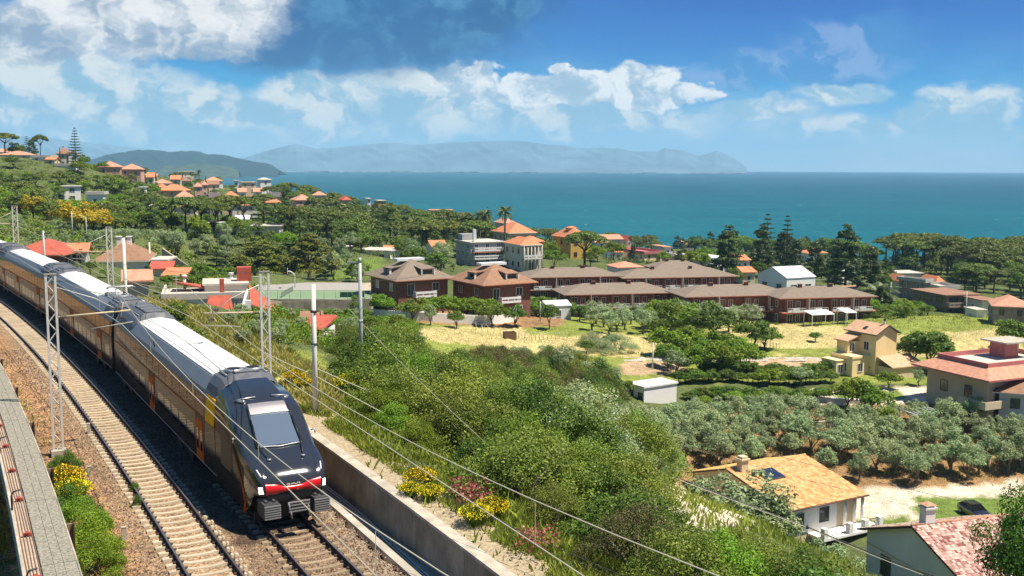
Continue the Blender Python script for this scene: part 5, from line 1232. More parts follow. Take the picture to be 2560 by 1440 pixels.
def house(label, x0, x1, eave, Y, d, roof, rh, wm, rm, rz=22, name='house', cat='house', oh=.45, win=True, ww=1.0, wh=1.2, fm=None, fascia=None, fl=None, balc=0, chim=0, minh=2.2, group=None, shut=None, dz=0.0, wspace=3.0, base=None, balm=None, wl=True, awn=0):
    r = math.radians(rz); pc = (x0+x1)/2; ext = (x1-x0)*Y/F; w = max(1.8, (ext-d*abs(math.sin(r))-2*oh*.7)/math.cos(r))
    fc = P(pc, eave, Y); X = fc[0]; cy = Y+d/2*math.cos(r)
    corners = [(X+sx*w/2*math.cos(r)-sy*d/2*math.sin(r), cy+sx*w/2*math.sin(r)+sy*d/2*math.cos(r)) for sx in (-1, 1) for sy in (-1, 1)]
    gz = [tz(*c) for c in corners]; zb = min(gz)-.4 if base is None else base; zt = P(pc, eave, Y-d/2*math.sin(abs(r))*0)[2]+dz; h = max(minh, zt-zb); zt = zb+h
    t = empty(name, (X, cy, zb), r, label, cat, group)
    FOOT.append((X, cy, max(w, d)*.55+.8))
    mb = MB(); mb.box(-w/2, w/2, -d/2, d/2, -1.5, h); mb.build('wall', wm, t)
    if roof in ('gable', 'gabley'): gable_fill(w, d, h, rh, roof, wm, t)
    ro = inst('roof', roof_mesh(roof, w, d, rh, oh, rm, fascia), t, (0, 0, h+(.0 if roof not in ('flat', 'parapet') else 0)+.02))
    hv = zt-max(gz[0], gz[2], -99)*1.0; hv = h-.4
    nf = fl or max(1, int(round(hv/3.0))); fh = hv/nf; fm = fm or M_FRM
    if win:
        for f in range(nf):
            z = .4+fh*f+fh*.52
            n = max(1, int(w/wspace))
            for i in range(n):
                x = -w/2+w*(i+.5)/n; door = balc and f >= 0 and (i % 2 == 0)
                add_window(t, x, -d/2-.001, z-(.3 if door else 0), 0, ww, min(wh+(.6 if door else 0), fh*.8), fm)
            n = max(1, int(d/(wspace+.6)))
            for i in range(n):
                y = -d/2+d*(i+.5)/n
                if wl: add_window(t, -w/2-.001, y, z, -math.pi/2, ww, min(wh, fh*.7), fm)
                add_window(t, w/2+.001, y, z, math.pi/2, ww, min(wh, fh*.7), fm)
    if balc:
        for f in range(1, nf):
            z = .4+fh*f; bw = w*balc; mb = MB(); y0 = -d/2-1.3
            mb.box(-bw/2, bw/2, y0, -d/2, z-.16, z); mb.box(-bw/2, bw/2, y0, y0+.1, z+.001, z+.25); mb.box(-bw/2, bw/2, y0, y0+.1, z+.55, z+.95)
            for q in range(max(2, int(bw/1.2))+1): x = -bw/2+.06+(bw-.12)*q/max(2, int(bw/1.2)); mb.box(x-.05, x+.05, y0+.01, y0+.09, z+.24, z+.56)
            mb.box(-bw/2, -bw/2+.1, y0+.1, -d/2, z, z+.95); mb.box(bw/2-.1, bw/2, y0+.1, -d/2, z, z+.95)
            mb.build('balcony', balm or M_FRM, t)
    for c in range(chim):
        cx = (-.10+.2*c)*w; mb = MB(); mb.box(cx-.3, cx+.3, -.3, .3, h, h+rh+.6); mb.box(cx-.4, cx+.4, -.4, .4, h+rh+.601, h+rh+.72); mb.build('chimney', wm, ro.parent)
    t['_w'] = w; t['_h'] = h; t['_d'] = d
    return t
def dims(t):
    r = (t['_w'], t['_h'], t['_d']); return r
H = house
# ---- hilltop at left
H('small white house with a terracotta roof at the left edge of the hilltop', -24, 24, 380, 440, 9, 'gable', 1.4, W_WHITE, R_SAL)
H('long low villa with pale orange roofs below the hilltop pines', -10, 74, 403, 405, 10, 'hip', 1.6, W_PALE, R_SAL, 6, balc=.6)
H('low white terrace block right of the long hilltop villa', 74, 126, 405, 400, 8, 'parapet', .5, W_WHITE, R_FLAT, 6)
H('brown and terracotta roofed villa at the top of the hill', 124, 172, 384, 430, 11, 'hip', 2.4, W_PALE, R_BRN, 15, chim=1)
H('white gabled hilltop house beside the tall norfolk pine', 156, 192, 387, 418, 9, 'gabley', 1.8, W_WHITE, R_BRN, 18)
H('small ochre house under the hilltop villa', 110, 138, 413, 395, 6, 'gable', 1.0, W_CREAM, R_ORG, 5)
H('white terrace wall house under the norfolk pine', 134, 190, 424, 392, 6, 'parapet', .5, W_WHITE, R_FLAT, 5, win=False)
H('red walled house with layered terracotta roofs left of the headland', 233, 300, 417, 410, 8, 'hip', 2.2, W_PINK, R_SAL, 14)
H('second terracotta roofed house right of the red walled one', 290, 352, 423, 415, 8, 'hip', 2.2, W_PINK, R_SAL, 10)
H('boxy white modern house above the golden trees', 134, 200, 466, 345, 8, 'flat', .3, W_WHITE, R_FLAT, 25, ww=1.6)
H('low white stepped block right of the boxy white house', 203, 258, 486, 340, 8, 'parapet', .4, W_WHITE, R_FLAT, 12)
# ---- village by the sea
H('cream three floor apartment block with balconies standing against the sea', 429, 484, 429, 560, 13, 'flat', .3, W_CREAM, R_FLAT, 18, balc=.5, fl=3, name='apartment_block', cat='building')
V = [('white house with a wide pale gable in the village', 366, 430, 458, 450, 'hip', 1.8, W_WHITE, R_SAL), ('small terracotta roofed house behind the white gabled one', 352, 392, 447, 500, 'gable', 1.2, W_PINK, R_SAL),
     ('terracotta roofed house in front of the cream apartment block', 428, 478, 452, 500, 'hip', 1.8, W_CREAM, R_BRN), ('pinkish house with an orange roof at the left of the village', 372, 418, 468, 430, 'hip', 1.5, W_CREAM, R_ORG),
     ('wide house with an orange hipped roof above the pale villa', 384, 466, 476, 415, 'hip', 2.4, W_PINK, R_ORG), ('pale two floor villa with a large salmon hipped roof', 414, 489, 497, 385, 'hip', 3.0, W_CREAM, R_SAL),
     ('lower salmon roof showing over the umbrella pines', 412, 488, 517, 355, 'hip', 2.2, W_CREAM, R_SAL), ('white topped terracotta house left of the cedar', 497, 556, 452, 520, 'hip', 2.0, W_WHITE, R_SAL), ('chalet with a dark red roof in the village', 500, 548, 461, 480, 'gable', 1.8, W_CREAM, R_BRN),
     ('house with a dark grey roof in the middle of the village', 505, 550, 497, 400, 'gable', 2.2, W_GREY, R_DRK), ('small orange hipped roof with two chimneys', 544, 594, 493, 410, 'hip', 2.2, W_CREAM, R_ORG), ('broad orange hipped roof over the umbrella pines', 560, 642, 513, 370, 'hip', 3.0, W_PALE, R_ORG),
     ('brown roofed house behind the broad orange roof', 596, 636, 500, 400, 'gable', 1.6, W_PALE, R_BRN), ('orange roofed house right of the tall cedar', 638, 702, 506, 400, 'hip', 2.4, W_PINK, R_ORG), ('house with a mauve grey roof above the cedar', 655, 702, 492, 450, 'gable', 1.8, W_PALE, R_DRK),
     ('ochre and white block with balconies beside the white villa', 588, 640, 456, 500, 'flat', .3, W_CREAM, R_FLAT), ('tall white villa standing against the sea', 632, 678, 449, 520, 'hip', 1.0, W_WHITE, R_FLAT), ('small white gabled house in the village', 578, 616, 480, 430, 'gable', 1.6, W_WHITE, R_SAL),
     ('white balcony block behind the round village tree', 576, 592, 452, 500, 'flat', .3, W_WHITE, R_FLAT), ('pink house with an orange roof and chimney', 716, 784, 500, 430, 'hip', 2.2, W_PINK, R_SAL), ('pale villa with a small tower roof near the sea', 770, 816, 488, 520, 'hip', 2.0, W_PALE, R_SAL),
     ('dark red roofed house by the sea', 838, 878, 500, 480, 'hip', 1.8, W_PINK, R_RED), ('tiny white flat house on the wooded ridge', 908, 926, 497, 560, 'flat', .2, W_WHITE, R_FLAT), ('long yellowish flat house on the wooded ridge', 928, 966, 502, 540, 'flat', .2, W_YEL, R_FLAT),
     ('pink house with balconies on the wooded point', 1066, 1134, 526, 520, 'flat', .3, W_PINK, R_SAL), ('pale cottage right of the pink house on the point', 1132, 1160, 540, 500, 'hip', 1.2, W_PALE, R_SAL), ('white terrace house at the sea edge of the village', 340, 372, 436, 560, 'flat', .3, W_WHITE, R_FLAT),
     ('small white house behind the palm of the village', 414, 432, 438, 600, 'flat', .3, W_WHITE, R_FLAT), ('low brown house left of the village palm', 480, 500, 452, 560, 'gable', 1.2, W_CREAM, R_BRN)]
for (lb, a, b, e, Y, rf, rh, wm, rm) in V: H(lb, a, b, e, Y, 9.5, rf, rh, wm, rm, random.uniform(8, 26), chim=1 if 'chimney' in lb else 0)
for i in range(16):
    a = 350+i*22+random.uniform(-6, 6); Y = random.choice([400, 430, 460, 490, 520]); wd = random.uniform(26, 46); g = G(a, 470+random.uniform(-10, 34)+max(0, a-560)*.06)
    if g is None or any((g[0]-q[0])**2+(g[1]-q[1])**2 < (q[2]+5)**2 for q in FOOT): continue
    _, py_ = proj(g[0], g[1], g[2]+random.uniform(3.2, 5.5)); W__, R__ = random.choice([(W_WHITE, R_SAL), (W_CREAM, R_ORG), (W_PINK, R_SAL), (W_WHITE, R_ORG), (W_PALE, R_BRN), (W_WHITE, R_FLAT)])
    H('small %s walled house with a %s roof among the village gardens' % ({'plaster_white': 'white', 'plaster_cream': 'cream', 'plaster_pink': 'pink', 'plaster_pale': 'pale'}[W__.name], {'tile_salmon': 'salmon', 'tile_orange': 'orange', 'tile_brown': 'brown', 'flat_roof_pale': 'flat'}[R__.name]), a-wd/2, a+wd/2, float(py_), float(g[1]), 8, 'flat' if R__ is R_FLAT else random.choice(['hip', 'gable']), 1.8, W__, R__, random.uniform(5, 28), group='small houses of the village')
H('long white building seen between the umbrella pine trunks', 436, 560, 560, 275, 8, 'flat', .3, W_WHITE, R_FLAT, 4, ww=1.6, minh=3)
H('pale long hall behind the pines right of the white building', 550, 700, 566, 270, 8, 'flat', .3, W_PALE, R_FLAT, 4, ww=2.0, minh=3)
H('grey and white glass roofed pavilion between the pines', 576, 622, 548, 290, 7, 'gable', 1.0, W_WHITE, R_MET, 10)
# ---- middle
H('low white villa with a flat roof beyond the tennis court', 886, 1004, 627, 272, 9, 'flat', .3, W_WHITE, R_FLAT, -16, ww=1.3, minh=3.2, wspace=3.4)
H('small orange roof behind the low white villa', 952, 992, 624, 288, 5, 'gable', 1.0, W_WHITE, R_ORG, 10)
H('ruined pale walls left of the low white villa', 830, 880, 632, 268, 3, 'flat', .1, W_PALE, R_FLAT, 5, win=False, minh=1.8)
H('orange roofed cottage between the olives left of the grey building', 1058, 1118, 616, 300, 7, 'gable', 1.6, W_WHITE, R_ORG, 20)
H('cream villa with a bright orange hipped roof and white cornice', 1228, 1342, 582, 325, 13, 'hip', 3.0, W_CREAM, R_ORG, 24, fascia=M_FRM, fl=2)
H('pale villa behind the bright orange hipped roof', 1234, 1292, 558, 365, 10, 'hip', 1.6, W_PALE, R_SAL, 20, balc=.4)
t = H('yellow house with an orange hipped roof and a small raised roof lantern', 1382, 1478, 594, 300, 11, 'hip', 2.6, W_YEL, R_ORG, 26, fl=2, fascia=M_TERR, fm=M_SHUT)
w, h, d = dims(t); mb = MB(); mb.box(-1.2, 1.2, -1.0, 1.0, h+1.6, h+2.55); mb.build('lantern', W_YEL, t); inst('lantern_roof', roof_mesh('hip', 2.4, 2.0, .5, .25, R_ORG), t, (0, 0, h+2.6))
t = H('grey three floor building with white balconies and orange ledges', 1133, 1262, 606, 280, 11, 'flat', .3, W_GREY, R_FLAT, 24, fl=3, balc=.85, fm=M_FRM, name='apartment_building', cat='building')
w, h, d = dims(t); mb = MB(); mb.box(-w/2+.2, w/2-.1, -d/2-1.5, -d/2, h*.62, h*.62+.14); mb.build('orange_ledge', R_ORG, t)
mb = MB(); mb.box(-w/2+1.0, -w/2+1.8, -d/2+.5, -d/2+1.3, h, h+3.6); mb.build('chimney', M_FRM, t); mb = MB(); mb.box(-w/2+.3, -w/2+4.5, d/2-4, d/2-.5, h+.2, h+1.9); mb.build('roof_room', W_GREY, t)
t = H('orange roofed block with a columned loggia right of the grey building', 1258, 1356, 612, 272, 11, 'hip', 1.8, W_PALE, R_ORG, 24, fl=2, balc=.9, fascia=M_FRM, fm=M_SHUT)
w, h, d = dims(t)
for i in range(6):
    mb = MB(); x = -w*.45+w*.9*i/5; mb.tube([(x, -d/2-1.2, .2), (x, -d/2-1.2, h)], .16, 8); mb.build('column', W_PALE, t)
mb = MB(); mb.box(-w*.46, w*.46, -d/2-1.5, -d/2, h-.05, h+.01); mb.build('loggia_ceiling', W_PALE, t)
H('orange wing seen between the loggia block and the villa', 1296, 1362, 604, 300, 8, 'hip', 1.4, W_CREAM, R_ORG, 16)
H('cream house with a pink flat roof terrace left of the grey balcony house', 1553, 1660, 634, 335, 15, 'parapet', .4, W_YELP, R_PNK, 28, fl=2, fascia=R_PNK)
H('small orange roofed house left of the pink roofed one', 1512, 1558, 630, 340, 8, 'gable', 1.6, W_WHITE, R_ORG, 20)
H('pale tall block joined behind the pink roofed house', 1636, 1680, 618, 350, 9, 'flat', .3, W_LITE, R_SAL, 20)
H('pink layered roofs of the house closest to the sea', 1488, 1560, 598, 430, 12, 'gable', 1.6, W_PALE, R_SAL, 14)
H('red walled house beside the sea with a dark red gable', 1540, 1580, 600, 440, 9, 'gabley', 1.8, W_PINK, R_RED, 30)
H('long pale house under the sea left of the shrubs', 1482, 1522, 606, 415, 8, 'gable', 1.0, W_PALE, R_SAL, 6)
H('cream building with arched terrace railings in the middle distance', 1668, 1702, 640, 345, 7, 'parapet', .4, W_CREAM, R_FLAT, 10)
H('small house with one orange rendered wall', 1692, 1732, 640, 325, 7, 'flat', .3, mat('plaster_orange', (0.50, 0.16, 0.05), .9, var=.1), R_FLAT, 12, win=False, fascia=W_CREAM)
H('grey and white modern house with a dark upper balcony', 1728, 1822, 645, 310, 10, 'flat', .3, W_LITE, R_MET, 22, fl=2, balc=.8, fm=M_SHG, balm=W_LITE)
H('white house with small square windows and an orange roof', 1822, 1878, 650, 290, 8, 'gable', 1.6, W_WHITE, R_ORG, 22, fl=2, ww=.8, wh=.9)
H('low orange roofed annex below the white square windowed house', 1838, 1892, 680, 275, 6, 'gable', 1.2, W_CREAM, R_ORG, 16)
H('white barn like hall with a pale metal roof', 1912, 2046, 693, 258, 11, 'gable', 2.3, W_WHITE, R_MET, 26, ww=1.8, wh=1.2, fl=1, oh=.15, fascia=M_FRM, wspace=4)
H('salmon roofed house low at the sea edge right of the bush', 1700, 1738, 610, 560, 9, 'gable', 1.6, W_PALE, R_SAL, 12); H('second salmon roof at the sea edge left of the dark conifers', 1756, 1806, 612, 540, 9, 'gable', 1.6, W_PALE, R_SAL, 6)
H('orange roofed white house half hidden behind the dark conifers', 2004, 2076, 633, 420, 9, 'hip', 1.6, W_WHITE, R_ORG, 14)
H('small square villa with an orange roof rising over the umbrella pines', 2402, 2462, 616, 345, 7, 'hip', 1.4, W_PINK, R_SAL, 30, fl=2, fascia=M_FRM)
H('small white house with a salmon roof in front of the cream house', 1520, 1612, 668, 262, 7, 'hip', 1.2, W_WHITE, R_SAL, 18, minh=2.8)
H('white cottage glimpsed between the dark trees', 2080, 2140, 676, 300, 7, 'gable', 1.4, W_WHITE, R_MET, 20); H('small pale annex under the dark trees', 2118, 2170, 722, 262, 5, 'flat', .2, W_WHITE, R_SAL, 10, minh=2.4)
H('pale house with a glazed veranda behind the stone tower', 2232, 2310, 684, 305, 8, 'flat', .3, W_PALE, R_FLAT, 8, balc=.8)
H('square stone tower house with a weathered wall and roof terrace', 2268, 2332, 706, 262, 8, 'parapet', .5, W_STN, R_FLAT, 30, fl=2, ww=.7, name='tower_house')
H('orange roofed wing left of the stone tower', 2236, 2276, 704, 270, 7, 'hip', 1.6, W_PALE, R_ORG, 14); H('orange roofed wing right of the stone tower', 2326, 2358, 704, 272, 7, 'hip', 1.4, W_PALE, R_ORG, 14)
H('white balustraded terrace house right of the stone tower', 2330, 2400, 722, 262, 8, 'parapet', .4, W_PALE, R_FLAT, 10)
H('wide brown unfinished house with dark open terraces', 2322, 2458, 738, 232, 12, 'flat', .3, mat('plaster_brown', (0.24, 0.17, 0.12), .9, var=.15, dirt=.5), R_BRN, 14, fl=2, balc=.95, balm=mat('ledge_brown', (0.36, 0.27, 0.20), .9, dirt=.4), fm=M_DOORD, ww=2.2)
H('flat pale terrace in front of the brown unfinished house', 2440, 2500, 752, 225, 7, 'flat', .3, W_PALE, R_BRN, 8)
H('old stone farmhouse ruin with an orange hipped roof at the right edge', 2486, 2610, 767, 196, 9, 'hip', 1.7, W_STN, R_SAL, -20, fl=2, ww=.9, wh=1.2, fm=W_STN, oh=.3)
H('white garage glimpsed under the trees right of the field', 2434, 2462, 786, 218, 4, 'flat', .2, W_WHITE, R_FLAT, 8, win=False)
# ---- brick villas
def villa(label, x0, x1, eave, Y, roofm, wl_lab):
    t = H(label, x0, x1, eave, Y, 12, 'hip', 3.3, W_BRK, roofm, 32, fl=2, oh=1.1, fascia=M_TERR, balc=.42, wspace=4, ww=1.3, wh=1.4, name='brick_villa', cat='villa')
    w, h, d = dims(t)
    mb = MB(); a = w*.24; mb.box(-a-.4, a+.4, -1.0, 1.0, h+2.95, h+3.42); mb.build('flat_roof_top', R_MET, t)
    for (x, y, r) in ((w*.10, -d/2+.55, 0), (-w/2+.75, -.6, -math.pi/2)):
        mb = MB(); mb.box(-1.1, 1.1, -.25, 1.9, .35, 1.75, 1); mb.box(-1.35, 1.35, -.6, -.35, .0, .45, 0); mb.box(-1.0, 1.0, -.27, -.24, .55, 1.5, 2)
        mb.poly([(-1.5, -.55, 1.70), (1.5, -.55, 1.70), (1.5, 2.6, 2.1), (-1.5, 2.6, 2.1), (-1.5, -.55, 1.86), (1.5, -.55, 1.86), (1.5, 2.6, 2.26), (-1.5, 2.6, 2.26)], [(0, 3, 2, 1), (4, 5, 6, 7), (0, 1, 5, 4), (1, 2, 6, 5), (3, 0, 4, 7)], 3)
        mb.box(-1.36, -1.2, -.58, -.2, .45, 1.7, 0); mb.box(1.2, 1.36, -.58, -.2, .45, 1.7, 0)
        mb.build('dormer', [M_FRM, W_BRK, M_PANE, roofm], t, (x, y, h), r)
    mb = MB(); mb.tube([(-w*.08, -d/2-1.1, .2), (w*.12, -d/2-1.1, h*.45)], .06, 5); mb.box(-w*.12, -w*.02, -d/2-2.0, -d/2, .3, .9); mb.build('outside_stair', M_FRM, t)
villa('left brick villa with a grey brown hipped roof and white framed dormers', 902, 1128, 697, 190, R_GRY, '')
villa('right brick villa with a reddish hipped roof and white framed dormers', 1116, 1338, 708, 192, R_BRN, '')
# ---- long apartment rows
def row(label, x0, x1, eave, Y, d, rz, base=None):
    t = H(label, x0, x1, eave, Y, d, 'hip', 1.7, W_BRK, R_GRY, rz, fl=2, oh=1.1, fascia=M_TERR, win=False, name='apartment_row', cat='apartment building')
    w, h, d = dims(t); fh = (h-.4)/2; n = max(3, int(w/4.4))
    for f in range(2):
        z = .4+fh*f
        for i in range(n):
            x = -w/2+w*(i+.5)/n
            add_window(t, x-.7, -d/2-.001, z+fh*.42, 0, 1.0, min(1.9, fh*.72), M_FRM); add_window(t, x+1.0, -d/2-.001, z+fh*.5, 0, .8, min(1.2, fh*.45), M_FRM)
            mb = MB(); mb.box(x-1.98, x-1.84, -d/2-1.2, -d/2, z, z+fh-.1); mb.build('dividing_fin', W_PALE if f and i % 2 else W_BRK, t)
        for y in (-d/4, d/4): add_window(t, -w/2-.001, y, z+fh*.5, -math.pi/2, .9, min(1.2, fh*.45), M_FRM); add_window(t, w/2+.001, y, z+fh*.5, math.pi/2, .9, min(1.2, fh*.45), M_FRM)
    z = .4+fh
    mb = MB(); mb.box(-w/2-.6, w/2+.6, -d/2-1.7, -d/2, z-.2, z-.001); mb.build('balcony_slab', M_TERR, t)
    for i in range(n):
        x = -w/2+w*(i+.5)/n; mb = MB(); a = w/n*.40
        mb.box(x-a, x+a, -d/2-1.72, -d/2-1.62, z, z+.45); mb.box(x-a, x+a, -d/2-1.70, -d/2-1.64, z+.75, z+.85); mb.box(x-a*.45, x+a*.25, -d/2-1.80, -d/2-1.60, z-.05, z+.72)
        for q in range(6): mb.box(x-a+q*a*.39, x-a+q*a*.39+.06, -d/2-1.69, -d/2-1.65, z+.45, z+.75)
        mb.build('balcony', M_FRM, t)
    for i in range(2):
        mb = MB(); x = -w*.2+i*w*.35; mb.box(x-.35, x+.35, -.8, -.2, h+1.3, h+2.1); mb.box(x-.45, x+.45, -.9, -.1, h+2.1, h+2.2); mb.build('chimney', W_BRK, t)
    return t
row('hip roofed brick apartment row directly right of the right brick villa', 1296, 1556, 691, 240, 9, 12)
row('long hip roofed brick apartment row at the back below the cream house', 1530, 1850, 692, 246, 9, 12)
row('small grey brown roof furthest back of the brick apartment rows', 1618, 1770, 670, 275, 8, 12)
row('front left brick apartment row behind the white shed', 1385, 1690, 733, 214, 9, 12)
row('front middle brick apartment row with two white balconies', 1680, 1992, 738, 207, 9, 12)
row('front right brick apartment row ending at the palm tree', 1915, 2196, 742, 205, 9, 12)
for (px, Y, wd, lb) in ((1700, 203, 5, 'white awning at the foot of the middle apartment row'), (2055, 198, 5, 'large white canopy in front of the right apartment row'), (2125, 199, 2.5, 'small white canopy beside the large one')):
    p = T(px, Y); e = empty('canopy', p, .3, lb, 'canopy'); mb = MB(); mb.poly([(-wd/2, -1.5, 2.2), (wd/2, -1.5, 2.2), (wd/2, 1.5, 2.7), (-wd/2, 1.5, 2.7), (-wd/2, -1.5, 2.28), (wd/2, -1.5, 2.28), (wd/2, 1.5, 2.78), (-wd/2, 1.5, 2.78)], [(0, 3, 2, 1), (4, 5, 6, 7), (0, 1, 5, 4), (1, 2, 6, 5), (2, 3, 7, 6), (3, 0, 4, 7)]); mb.build('cover', M_AWN, e)
    for x in (-wd/2+.1, wd/2-.1):
        for y in (-1.4, 1.4): mb = MB(); mb.box(x-.05, x+.05, y-.05, y+.05, -.3, 2.3 if y < 0 else 2.7); mb.build('post', M_FRM, e)

# ---- houses near the line
H('long dull red hipped roof beside the last carriages', 10, 156, 636, 118, 7, 'hip', 1.5, W_BRK, R_RED, 4, fascia=M_TERR, oh=.7, minh=2.5)
H('small orange roofed hut right of the long red roof', 158, 206, 655, 122, 4, 'gable', .9, W_PALE, R_ORG, 15, minh=2.3)
H('big white house with a brown hipped roof behind the third carriage', 186, 366, 652, 142, 11, 'hip', 2.3, W_WHITE, R_BRN, 14, fascia=W_PALE, fm=M_SHG, chim=2, minh=3.2)
H('white garden building right of the big brown roofed house', 368, 418, 652, 146, 5, 'flat', .2, W_WHITE, R_FLAT, 5, win=False, minh=2.6)
H('small white hut with a maroon roof below the stone wall', 376, 412, 682, 118, 3.2, 'shed', .5, W_WHITE, R_RED, 14, minh=2, win=False); H('small bright orange lean to roof near the dark evergreen', 408, 454, 696, 112, 3, 'shed', .5, W_WHITE, R_ORG, 8, minh=1.8, win=False)
H('tiny brown tiled roof hidden in the shrubs beside the second carriage', 305, 350, 722, 92, 3.5, 'gable', .8, W_PALE, R_SAL, 20, minh=2, win=False)
def chimney_house():
    Y = 90; p = T(482, Y); zt = P(482, 742, Y)[2]; zb = min(p[2], tz(p[0]+3, Y-2))-.6; r = math.radians(16)
    t = empty('terrace_house', (p[0], Y+3, zb), r, 'white house with red tiled slopes, flat terraces and a red chimney beside the train', 'house'); FOOT.append((p[0], Y+3, 6.2)); h = zt-zb
    mb = MB(); mb.box(-3.4, 3.6, -3, 4, -1.5, h-.2); mb.build('wall', W_WHITE, t)
    mb = MB(); mb.box(-3.6, 3.8, -3.2, 4.2, h-.2, h); mb.box(-3.6, 3.8, -3.2, -3.0, h, h+.35); mb.box(-3.6, -3.4, -3.0, 4.2, h, h+.35); mb.build('flat_roof', R_FLAT, t)
    mb = MB(); mb.box(-.2, 3.9, .5, 5.4, h+.55, h+.72, 0); mb.box(0, 3.7, .7, 5.2, h, h+.55, 1); mb.build('upper_terrace', [R_FLAT, W_PALE], t)
    mb = MB(); mb.box(2.9, 4.2, 2.2, 3.4, h+.72, h+2.0, 0); mb.build('chimney', R_RED, t)
    mb = MB(); mb.box(1.3, 1.7, -1, -.6, h, h+1.3, 0); mb.build('small_chimney', R_RED, t)
    def slope(pts, nm='tiled_slope', m=R_RED):
        lo = [(x, y, z-.12) for x, y, z in pts]; mb = MB(); mb.poly(pts+lo, [(0, 1, 2, 3), (7, 6, 5, 4), (0, 4, 5, 1), (1, 5, 6, 2), (2, 6, 7, 3), (3, 7, 4, 0)]); mb.build(nm, m, t)
    slope([(-6.2, -3.2, h-1.9), (-3.62, -3.2, h-.4), (-3.62, 3, h-.3), (-6.0, 3, h-1.8)]); slope([(-.4, -5.2, h-2.2), (2.6, -5.2, h-2.2), (2.2, -3.22, h+.1), (.4, -3.22, h+.1)]); slope([(3.95, -2.0, h-.9), (6.2, -1.6, h-1.9), (6.2, 3.4, h-1.7), (3.95, 3.4, h+.3)]); slope([(-2.6, -6.0, h-2.75), (3.2, -6.0, h-2.75), (2.7, -5.22, h-2.25), (-1.6, -5.22, h-2.25)])
    slope([(-2.6, 1.0, h+1.0), (0, .8, h+.35), (-.2, 3.5, h+.35), (-2.6, 3.4, h+.6)])
    mb = MB(); mb.box(-6.3, -3.42, -3.0, 3, -1.5, h-2.05); mb.box(-2.4, 3.0, -5.8, -3.02, -1.5, h-2.9); mb.box(3.62, 6.1, -1.8, 3.2, -1.5, h-2.0); mb.build('lower_wall', W_PALE, t)
    mb = MB(); mb.tube([(2.7, -5.2, h-2.2), (3.6, -3.6, h+.5)], .12, 6); mb.box(3.3, 3.9, -4.2, -3.7, -1, h-.3); mb.build('white_trim', M_FRM, t)
    add_window(t, 3.0, -3.03, h-1.4, 0, .9, 1.3, M_FRM)
    for (x, y) in ((-1.8, 3.4), (2.4, 4.6)): mb = MB(); mb.tube([(x, y, h), (x, y, h+1.1)], .14, 8); mb.tube([(x, y, h+1.1), (x, y, h+1.3)], .24, 8); mb.build('vent', M_FRM, t)
    mb = MB(); mb.tube([(-2.4, -.4, h), (-2.4, -.4, h+1.7)], .025, 4); mb.tube([(-2.7, -.4, h+1.6), (-2.1, -.4, h+1.6)], .02, 4); mb.tube([(-2.6, -.4, h+1.3), (-2.2, -.4, h+1.3)], .02, 4); mb.build('aerial', M_GALV, t)
chimney_house()
H('small brown roofed outbuilding low behind the grassy bank', 742, 806, 862, 92, 2.4, 'shed', .4, W_PALE, R_BRN, 10, minh=1.6, win=False, oh=.15)
H('bright red tiled roof low behind the grassy bank', 752, 824, 892, 86, 3.0, 'shed', .8, W_WHITE, R_RED, -14, minh=1.4, win=False, oh=.2)
# ---- field buildings
t = H('small white prefab cabin with a bright flat roof in the gardens', 1570, 1700, 964, 137, 3.2, 'flat', .2, W_WHITE, mat('cabin_roof_white', (0.82, 0.82, 0.82), .5), 34, win=False, minh=2.5, name='cabin', cat='cabin', oh=.15, fascia=M_FRM)
w, h, d = dims(t); add_window(t, -w/2-.001, -.9, 1.5, -math.pi/2, .8, 1.5, M_SHG); mb = MB(); mb.box(-w/2-.05, -w/2, .5, 1.4, .4, 2.4); mb.build('door', M_SHG, t); mb = MB(); mb.box(-w/2-1, w/2+.3, -d/2-.8, d/2+.3, -1, .32); mb.build('plinth', M_CONCL, t)
H('white metal garden shed in front of the brick apartment rows', 1346, 1430, 764, 200, 4.5, 'gable', .8, R_MET, R_MET, 20, ww=.8, minh=2.4, name='garden_shed', cat='shed', oh=.12)
H('grey lean to hut left of the white garden shed', 1288, 1345, 768, 203, 3, 'shed', .4, W_GREY, R_GRY, 10, win=False, minh=2)
H('little ruined hut with white posts under the hedge', 1008, 1050, 774, 178, 2.5, 'shed', .5, W_PALE, R_GRY, 10, win=False, minh=1.8)
